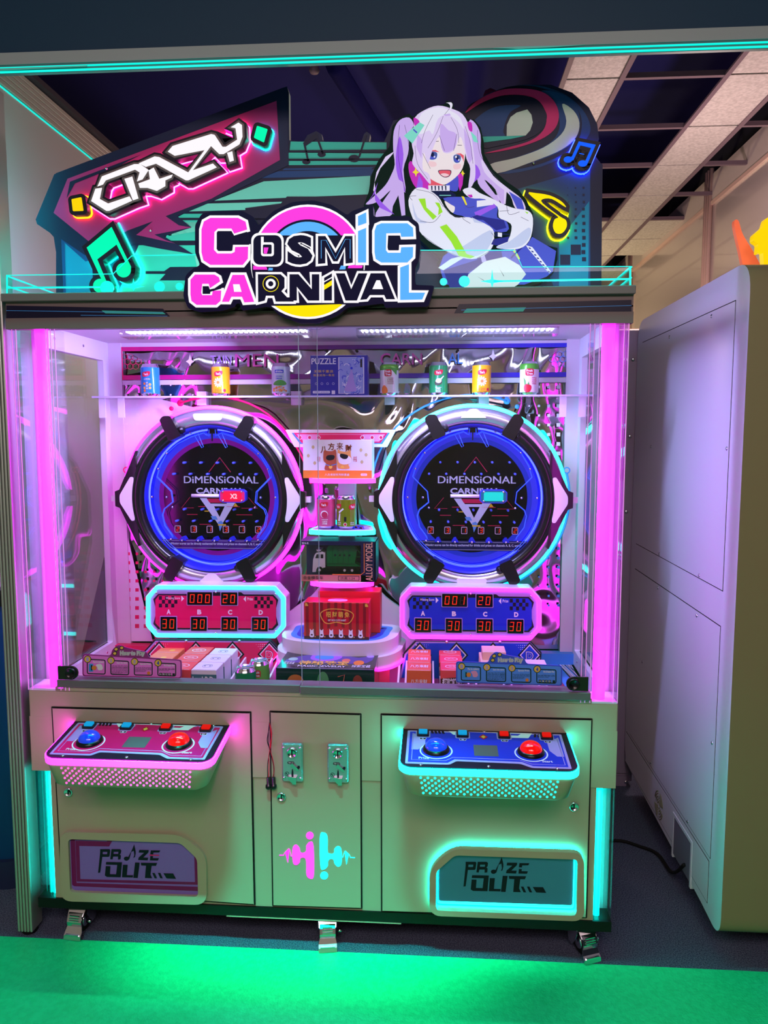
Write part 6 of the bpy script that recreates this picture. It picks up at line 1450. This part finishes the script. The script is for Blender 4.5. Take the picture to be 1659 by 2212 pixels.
# puzzle box on the shelf
a, c = W(671, 852, .49), W(794, 767, .49)
def pz(b, F, w, h):
    b.text('PUZZLE', (.02*w, .93*h, .45*w, .78*h), F, .0006, 'white_print', .015); small(b, F, ['xxxxxx'], 0, 0, .0, .0) if False else None
    b.text('无惧千重浪', (.06*w, .64*h, .40*w, .57*h), F, .0006, 'gold_print', 0); b.text('我是沧海一条龙', (.05*w, .54*h, .42*w, .48*h), F, .0006, 'gold_print', 0)
    for i in range(4): b.shape([circ((.10+.10*i)*w, .30*h, .004, 12), circ((.10+.10*i)*w, .30*h, .0033, 12)[::-1]], F, 0, .0006, 'white_print')
    b.shape([rrect(.04*w, .06*h, .34*w, .12*h, .002)], F, 0, .0006, 'white_print'); b.text('1000 pieces', (.06*w, .11*h, .32*w, .07*h), F, .0009, 'blue_print', .01); b.shape([rrect(.37*w, .04*h, .43*w, .13*h, .001)], F, 0, .0006, 'white_print')
    b.shape([[(.49*w, .05*h), (.94*w, .05*h), (.94*w, .95*h), (.49*w, .95*h)]], F, 0, .0006, 'white_print'); b.shape([[(.505*w, .06*h), (.925*w, .06*h), (.925*w, .94*h), (.505*w, .94*h)]], F, .0006, .0009, M('art_pale', (150, 160, 225), .5))
    random.seed(3)
    for i in range(46):
        x, y = random.uniform(.52, .91)*w, random.uniform(.08, .92)*h; r_ = random.uniform(.004, .011); a0 = random.uniform(0, 6)
        b.shape([circ(x, y, r_, 8, None, a0, a0+2.6)+circ(x, y, r_*.78, 8, None, a0, a0+2.6)[::-1]], F, .0009, .0009+i*.00001, 'blue_print' if i % 3 else 'white_print')
    b.shape([spl([(.72*w, .66*h), (.69*w, .55*h), (.64*w, .30*h), (.60*w, .12*h), (.80*w, .12*h), (.77*w, .32*h), (.745*w, .55*h)], 3)], F, .0015, .0017, 'lilac_print'); b.shape([circ(.72*w, .68*h, .0045, 10)], F, .0015, .0018, 'blue_print')
    b.shape([[(.875*w, .70*h), (.905*w, .70*h), (.905*w, .90*h), (.875*w, .90*h)]], F, .0009, .002, 'ink')
carton('puzzle_box', a.x, c.x, .49, .555, SZ, c.z, M('puzzle_blue', (36, 34, 160), .35), 'royal blue jigsaw puzzle box standing in the middle of the glass shelf', None, pz)
# top tower box
a, c = W(655, 1031, .415), W(803, 950, .415)
def dogs(b, F, w, h):
    P = lambda x, y: ((x-322)/(1200-322)*w, (782-y)/(782-300)*h)
    S = lambda pts, m, k, sm=1: b.shape([[P(*q) for q in (spl(pts, 3) if sm else pts)]], F, k*.0002, k*.0002+.0002, m)
    S([(322, 782), (1200, 782), (1200, 684), (322, 684)], 'orange_print', 1, 0)
    for i, (ch, x, y) in enumerate((('八', 590, 425), ('方', 685, 385), ('来', 795, 380), ('财', 905, 405))): b.text(ch, (*P(x-42, y-45), *P(x+42, y+45)), F, .0008, M('brown_ink', (120, 50, 20), .5), .03)
    S([(585, 460), (600, 430), (640, 440), (700, 440), (735, 420), (752, 470), (752, 660), (740, 680), (610, 680), (600, 640), (620, 600), (585, 560)], M('bear_brown', (176, 84, 60), .5), 4); S([(770, 420), (800, 440), (860, 450), (900, 440), (930, 430), (935, 500), (950, 560), (900, 600), (915, 660), (780, 660), (760, 600), (765, 500)], M('dog_tan', (230, 160, 90), .5), 4)
    S([(770, 470), (800, 480), (900, 500), (945, 540), (930, 590), (850, 610), (780, 580)], 'white_print', 5)
    S([(618, 520), (640, 495), (700, 490), (728, 505), (715, 545), (660, 558), (625, 545)], 'ink', 6); S([(798, 480), (830, 475), (898, 495), (885, 535), (840, 540), (800, 515)], 'ink', 6)
    S([(650, 640), (675, 612), (700, 640), (675, 665)], 'gold_print', 6); S([(800, 650), (825, 620), (850, 650)], 'gold_print', 6); S([(610, 605), (670, 618), (750, 600), (750, 608), (670, 626), (610, 612)], 'sky_print', 6)
    for (x, y) in ((452, 392), (390, 500), (472, 592), (1063, 428), (1128, 487), (1075, 577)): S([(x-20, y), (x, y-24), (x+20, y), (x, y+24)], M('coin_tan', (200, 180, 130), .5), 2)
    b.text('旺财', (*P(505, 510), *P(545, 575)), F, .0006, 'red_print', 0); b.text('来福', (*P(965, 505), *P(1010, 575)), F, .0006, 'red_print', 0)
    b.text('八方来财系列惊喜盒', (*P(600, 722), *P(915, 752)), F, .0006, 'white_print', .01); b.shape([[P(*q) for q in rrect(1060, 722, 1140, 750, 10)]], F, .0004, .0006, 'white_print'); b.text('6 PCS', (*P(1072, 727), *P(1128, 744)), F, .0009, 'red_print', .01)
carton('toy_box', a.x, c.x, .415, .52, Z1, c.z, M('box_white', (226, 222, 236), .45), 'white and orange toy box with two cartoon dogs on the top tower shelf', None, dogs)
# truck box: window box with a green refuse truck
a, c = W(650, 1259, .375), W(812, 1170, .375)
x0, x1, z0, z1 = a.x, c.x, Z3, c.z
r = root('model_truck_box', ((x0+x1)/2, .42, z0), 'window box holding a green toy refuse truck on the third tower shelf', 'toy box')
b = MB(); b.box((x0, .376, z0), (x1, .50, z0+.004), 'ink').box((x0, .495, z0), (x1, .50, z1), M('box_indigo', (24, 20, 60), .4)).box((x0, .376, z1-.003), (x1, .50, z1), 'box_indigo').box((x1-.002, .376, z0), (x1, .50, z1), 'box_indigo')
b.build('carton', r)
F = FRONT(x0, .375, z0); w, h = x1-x0, z1-z0
b = MB(); b.shape([[(0, 0), (.96*w, 0), (.96*w, .165*h), (0, .165*h)]], F, -.001, .0, M('kraft', (176, 110, 100), .5)); b.shape([[(.80*w, 0), (.98*w, 0), (.98*w, h), (.80*w, h)]], F, -.001, .0, 'box_indigo'); b.shape([[(0, .90*h), (.80*w, .90*h), (.80*w, h), (0, h)]], F, -.001, 0, 'box_indigo')
b.shape(thick([(.42*w, .18*h), (.80*w, .18*h), (.845*w, .24*h), (.845*w, .95*h)], .0022), F, 0, .0004, 'orange_print')
b.text('合金模型车', (.03*w, .135*h, .30*w, .045*h), F, .0008, 'ink', .01); b.text('ALLOY MODEL', [(.865*w, .03*h), (.865*w, .985*h), (.955*w, .985*h), (.955*w, .03*h)], F, .0008, M('peach_print', (236, 178, 150), .5), .02)
b.shape([rrect(.50*w, .03*h, .78*w, .145*h, .002), rrect(.506*w, .04*h, .774*w, .135*h, .002)[::-1]], F, 0, .0004, 'ink'); b.text('仿真 1:24', (.53*w, .12*h, .72*w, .055*h), F, .0008, 'ink', .0); b.text('警车系', (.02*w, .97*h, .11*w, .92*h), F, .0006, 'white_print', 0); b.build('carton_print', r)
MB().shape([[(0, .165*h), (.80*w, .165*h), (.80*w, .90*h), (0, .90*h)]], F, -.0006, -.0002, 'window_plastic').build('window', r)
t = MB(); X = lambda u: x0+w*u; Zz = lambda v: z0+h*v
Ft = lambda u, v, w_=0: Vector((X(u), .425-w_, Zz(v)))
t.shape([[(.32, .32), (.79, .32), (.74, .36), (.70, .40), (.735, .78), (.68, .86), (.66, .90), (.60, .84), (.35, .84), (.32, .76)]], Ft, -.05, 0, M('truck_green', (8, 120, 60), .35))
for u in (.40, .47, .54, .61): t.shape([[(u, .36), (u+.004, .36), (u+.004, .78), (u, .78)]], Ft, 0, .0015, M('truck_green_dark', (6, 84, 44), .4))
t.shape([[(.32, .37), (.70, .37), (.70, .39), (.32, .39)]], Ft, 0, .0018, 'truck_green_dark'); t.shape([[(.70, .78), (.80, .60), (.80, .63), (.71, .81)]], Ft, 0, .002, 'truck_green_dark'); t.shape([[(.72, .55), (.80, .55), (.80, .57), (.72, .57)]], Ft, 0, .002, 'truck_green_dark')
for u in (.435, .50, .56, .63): t.shape([circ(u, .60, .014, 8, .028)], Ft, .001, .002, 'ink')
t.build('truck_body', r)
t = MB(); t.shape([[(.125, .17), (.17, .17), (.18, .24), (.26, .24), (.27, .28), (.30, .29), (.30, .66), (.24, .70), (.25, .74), (.18, .74), (.19, .68), (.155, .60), (.135, .48)]], Ft, -.05, .002, 'white_plastic'); t.shape([[(.165, .52), (.225, .52), (.225, .62), (.185, .62)]], Ft, .002, .003, 'ink').shape([[(.24, .52), (.275, .52), (.275, .62), (.24, .62)]], Ft, .002, .003, 'ink').shape([[(.18, .66), (.25, .68), (.25, .70), (.18, .69)]], Ft, .002, .003, 'ink'); t.build('truck_cab', r)
MB().box((X(.20), .428, Zz(.22)), (X(.76), .47, Zz(.32)), 'black_plastic').build('chassis', r)
for u in (.225, .565, .665): MB().lathe([(0, .004), (.005, .004), (.006, .002), (.0115, .003), (.0120, -.010), (0, -.010)], FRONT(X(u), .422, Zz(.225)), 'rubber', 18).lathe([(0, .005), (.0045, .005), (.005, .003)], FRONT(X(u), .422, Zz(.225)), 'white_plastic', 12).build('truck_wheel', r)
# red rabbit box and the one behind it
def rab(b, F, w, h):
    for i in range(9): b.shape([[((.03+.11*i)*w, 0), ((.075+.11*i)*w, 0), ((.075+.11*i)*w, h), ((.03+.11*i)*w, h)]], F, 0, .0002, M('red_stripe', (140, 8, 40), .45))
    b.shape([[(0, 0), (w, 0), (w, .08*h), (.8*w, .10*h), (.5*w, .14*h), (.2*w, .10*h), (0, .08*h)]], F, .0002, .0004, M('maroon', (80, 0, 30), .5))
    b.shape([spl([(.35*w, .26*h), (.50*w, .36*h), (.68*w, .26*h), (.68*w, .12*h), (.35*w, .12*h)], 3)], F, .0002, .0003, 'red_print')
    P = spl([(.25*w, .70*h), (.35*w, .82*h), (.50*w, .84*h), (.68*w, .80*h), (.77*w, .68*h), (.72*w, .48*h), (.64*w, .42*h), (.50*w, .46*h), (.38*w, .42*h), (.30*w, .48*h)], 4)
    b.shape([P, grow(P, -.0016)[::-1]], F, .0004, .0008, 'gold_print')
    for i, ch in enumerate('招财萌兔'): b.text(ch, ((.34+.095*i)*w, .76*h, (.415+.095*i)*w, .60*h), F, .0008, 'gold_print', .03)
    b.text('GET RICH CUTE RABBIT', (.37*w, .55*h, .65*w, .50*h), F, .0008, 'white_print', .02)
    for i in range(6):
        x = (.12+.15*i)*w; b.shape([spl([(x-.0075, .08*h), (x-.006, .20*h), (x-.006, .28*h), (x, .24*h), (x+.006, .28*h), (x+.006, .20*h), (x+.0075, .08*h), (x, .05*h)], 3)], F, .0006, .0009, 'white_print'); b.shape([circ(x, .12*h, .004, 8, .003)], F, .0009, .0011, 'maroon')
        b.shape([circ(x+.011, .07*h, .002, 8)], F, .0006, .0008, 'gold_print')
    for xx in (.02, .94): b.shape([[(xx*w, .9*h), ((xx+.05)*w, .9*h), ((xx+.03)*w, .98*h), (xx*w, .98*h)]], F, .0004, .0006, 'gold_print')
M('rab_red', (205, 16, 50), .4)
a, c = W(657, 1380, .30), W(797, 1303, .30)
carton('rabbit_toy_box', a.x, c.x, .30, .385, Z4+.001, c.z, 'rab_red', 'front red striped toy box with six white rabbits on the rounded platform', 'red rabbit boxes', rab, side='orange_print',
       top=lambda b, F, w, h: b.shape([spl([(.38*w, .25*h), (.62*w, .25*h), (.64*w, .6*h), (.5*w, .8*h), (.36*w, .6*h)], 3)], F, 0, .0004, 'pink_print').text('招财萌兔', (.38*w, .95*h, .62*w, .82*h), F, .0006, 'gold_print', 0))
carton('rabbit_toy_box', c.x-.185, c.x+.03, .395, .48, Z4+.001, Z4+.145, 'rab_red', 'rear red toy box half hidden behind the rabbit box, under the pink shelf edge', 'red rabbit boxes', None, side='orange_print')
# black jewellery box lying at the front
def jt(b, F, w, h):
    random.seed(11)
    b.shape([spl([(.05*w, .3*h), (.2*w, .6*h), (.5*w, .75*h), (.8*w, .55*h), (.95*w, .7*h), (.9*w, .3*h), (.5*w, .25*h)], 3)], F, 0, .0003, M('nebula', (90, 60, 150), .3))
    b.shape([spl([(.30*w, .45*h), (.42*w, .35*h), (.58*w, .42*h), (.62*w, .62*h), (.48*w, .78*h), (.32*w, .70*h)], 3)], F, .0003, .0006, M('gem_violet', (170, 90, 230), .3)); b.shape([spl([(.34*w, .50*h), (.44*w, .42*h), (.54*w, .5*h), (.48*w, .68*h), (.36*w, .62*h)], 3)], F, .0006, .0009, 'sky_print')
    for (x, y, rx, ry, m) in ((.82, .30, .055, .11, 'orange_print'), (.68, .40, .045, .08, M('gem_coral', (226, 110, 90), .3)), (.12, .42, .05, .08, M('gem_mint', (160, 210, 190), .3)), (.92, .62, .04, .06, 'lilac_print'), (.30, .86, .04, .06, 'sky_print')): b.shape([circ(x*w, y*h, rx*w, 16, ry*h)], F, .0004, .0007, m)
    b.text('MAGIC JEWELRY', (.21*w, .14*h, .70*w, .05*h), F, .0009, 'white_print', .03); b.text('神秘珠宝', (.20*w, .36*h, .72*w, .17*h), F, .0009, 'gold_print', .03); b.text('珍宝盲盒', (.05*w, .30*h, .16*w, .18*h), F, .0009, 'white_print', 0); b.text('考古挖掘 DIY', (.62*w, .96*h, .97*w, .88*h), F, .0009, 'white_print', 0); b.text('探索宝藏', (.76*w, .20*h, .95*w, .08*h), F, .0009, 'white_print', 0)
M('gem_coral', (226, 110, 90), .3)
def jf(b, F, w, h):
    for (x, y, rx, ry, m) in ((.20, .60, .085, .22, M('gem_amber', (190, 110, 60), .3)), (.48, .62, .06, .30, M('gem_jade', (90, 160, 110), .3)), (.83, .62, .05, .22, M('gem_garnet', (140, 40, 50), .3))): b.shape([circ(x*w, y*h, rx*w, 18, ry*h)], F, 0, .0004, m)
    b.shape(thick([(.63*w, .78*h), (.70*w, .84*h), (.68*w, .55*h), (.63*w, .45*h), (.66*w, .35*h)], .002), F, 0, .0004, 'gem_coral'); b.text('神秘珠宝', (.33*w, .66*h, .40*w, .60*h), F, .0006, 'white_print', 0)
carton('jewelry_box', -.500, -.190, .115, .345, DK, .85, M('jewel_black', (14, 16, 40), .2, coat=.5), 'flat black box printed with coloured gems, lying front centre behind the glass', None, jf, jt, side='lilac_print')
# lane boxes
M('box_orange', (230, 96, 60), .45); M('box_peach', (236, 120, 84), .45); M('box_coral', (232, 70, 80), .45); M('box_cream', (228, 190, 170), .45); M('box_pale', (226, 220, 236), .4)
def row_boxes(n, px, py, zt, w, d, mat, labs, group, prints, gap=.003, top=None, dx=0):
    p = Zp(px, py, zt); x, y = p.x, max(p.y, .05)
    for i in range(n):
        carton('small_toy_box', x-w/2+dx*i, x+w/2+dx*i, y+i*(d+gap), y+d+i*(d+gap), DK+.0005, zt, mat, labs[i], group, prints if i == 0 or True else None, top)
def t_bf(b, F, w, h): b.text('八方来财', (.16*w, .72*h, .84*w, .58*h), F, .0005, 'white_print', .04); b.text('惊喜盒', (.55*w, .50*h, .78*w, .44*h), F, .0005, 'white_print', 0)
def t_lp(b, F, w, h): b.text('Lovely', (.06*w, .93*h, .50*w, .62*h), F, .0007, 'white_print', .03); b.text("PaDa", (.50*w, .93*h, .95*w, .66*h), F, .0007, 'white_print', .03)
def f_lp(b, F, w, h): b.shape([[(0, 0), (w, 0), (w, .86*h), (0, .86*h)]], F, 0, .0004, M('teal_face', (70, 110, 130), .4)); b.text('LovelyPaDa', (.05*w, .80*h, .95*w, .60*h), F, .0008, 'white_print', .04)
def tp_lp(b, F, w, h): b.shape([circ(.5*w, .5*h, .016, 20), circ(.5*w, .5*h, .0153, 20)[::-1]], F, 0, .0003, 'ink').shape([circ(.40*w, .5*h, .0028, 8)], F, 0, .0004, 'ink').shape([circ(.60*w, .5*h, .0028, 8)], F, 0, .0004, 'ink').text('LOVELY PADA', (.32*w, .68*h, .68*w, .60*h), F, .0004, 'ink', 0)
def f_zc(b, F, w, h): b.shape([[(0, 0), (w, 0), (w, .80*h), (0, .72*h)]], F, 0, .0003, 'maroon'); b.text('招财萌兔', (.08*w, .74*h, .92*w, .50*h), F, .0006, 'white_print', .06); b.shape([spl([(.2*w, .2*h), (.5*w, .4*h), (.8*w, .2*h), (.5*w, .05*h)], 3)], F, .0003, .0005, 'gold_print')
def tp_oval(b, F, w, h): b.shape([circ(.5*w, .5*h, .3*w, 20, .22*h), circ(.5*w, .5*h, .27*w, 20, .19*h)[::-1]], F, 0, .0003, 'white_print').text('萌兔', (.35*w, .58*h, .65*w, .44*h), F, .0004, 'white_print', 0)
# left: A lane (hidden mostly by the sign), B lane coral, C lane white
row_boxes(2, 342, 1425, .83, .085, .085, 'box_peach', ('orange toy box behind the pink sign in the left A lane, nearest', 'orange toy box with gold seal, second in the left A lane'), 'boxes in the left A lane', t_bf, top=lambda b, F, w, h: b.shape([circ(.6*w, .3*h, .010, 12)], F, 0, .0004, 'gold_print'))
row_boxes(3, 384, 1446, .84, .080, .085, 'box_coral', ('coral box nearest the glass, right end of the pink sign', 'coral box with white oval, second in the left B lane', 'coral box, rearmost in the left B lane'), 'coral boxes in the left B lane', None, top=tp_oval)
row_boxes(3, 440, 1447, .846, .080, .080, 'box_pale', ('white and teal panda box nearest the glass', 'white panda box, middle of its row', 'white panda box, rearmost of its row'), 'white panda boxes', f_lp, top=tp_lp, dx=.002)
p = Zp(905, 1442, .835)
row_boxes(3, 905, 1448, .842, .076, .080, 'box_orange', ('orange box nearest the glass in the right A lane', 'orange box, middle of three in the right A lane', 'orange box, rearmost of three in the right A lane'), 'orange boxes in the right A lane', t_bf, top=lambda b, F, w, h: b.text('八方来财', (.12*w, .70*h, .88*w, .35*h), F, .0005, 'white_print', .05), dx=-.0015)
row_boxes(3, 977, 1448, .840, .074, .080, 'box_coral', ('red box with dark front nearest the glass in the right B lane', 'red box with white oval, middle of the right B lane', 'red box with white oval, rearmost in the right B lane'), 'red boxes in the right B lane', f_zc, top=tp_oval, dx=-.002)
row_boxes(2, 1066, 1440, .845, .076, .080, 'box_cream', ('cream box, front one behind the blue sign in the right C lane', 'cream box with rosy lid, rear one in the right C lane'), 'cream boxes in the right C lane', None)
carton('small_toy_box', W(1066, 1400, .30).x-.038, W(1066, 1400, .30).x+.038, .262, .338, DK+.0005, .872, 'box_cream', 'tall cream box standing last in the right C lane, behind the blue sign', 'cream boxes in the right C lane')
row_boxes(1, 1160, 1440, .83, .070, .080, 'box_pale', ('white box peeping over the right end of the blue sign',), None, None)
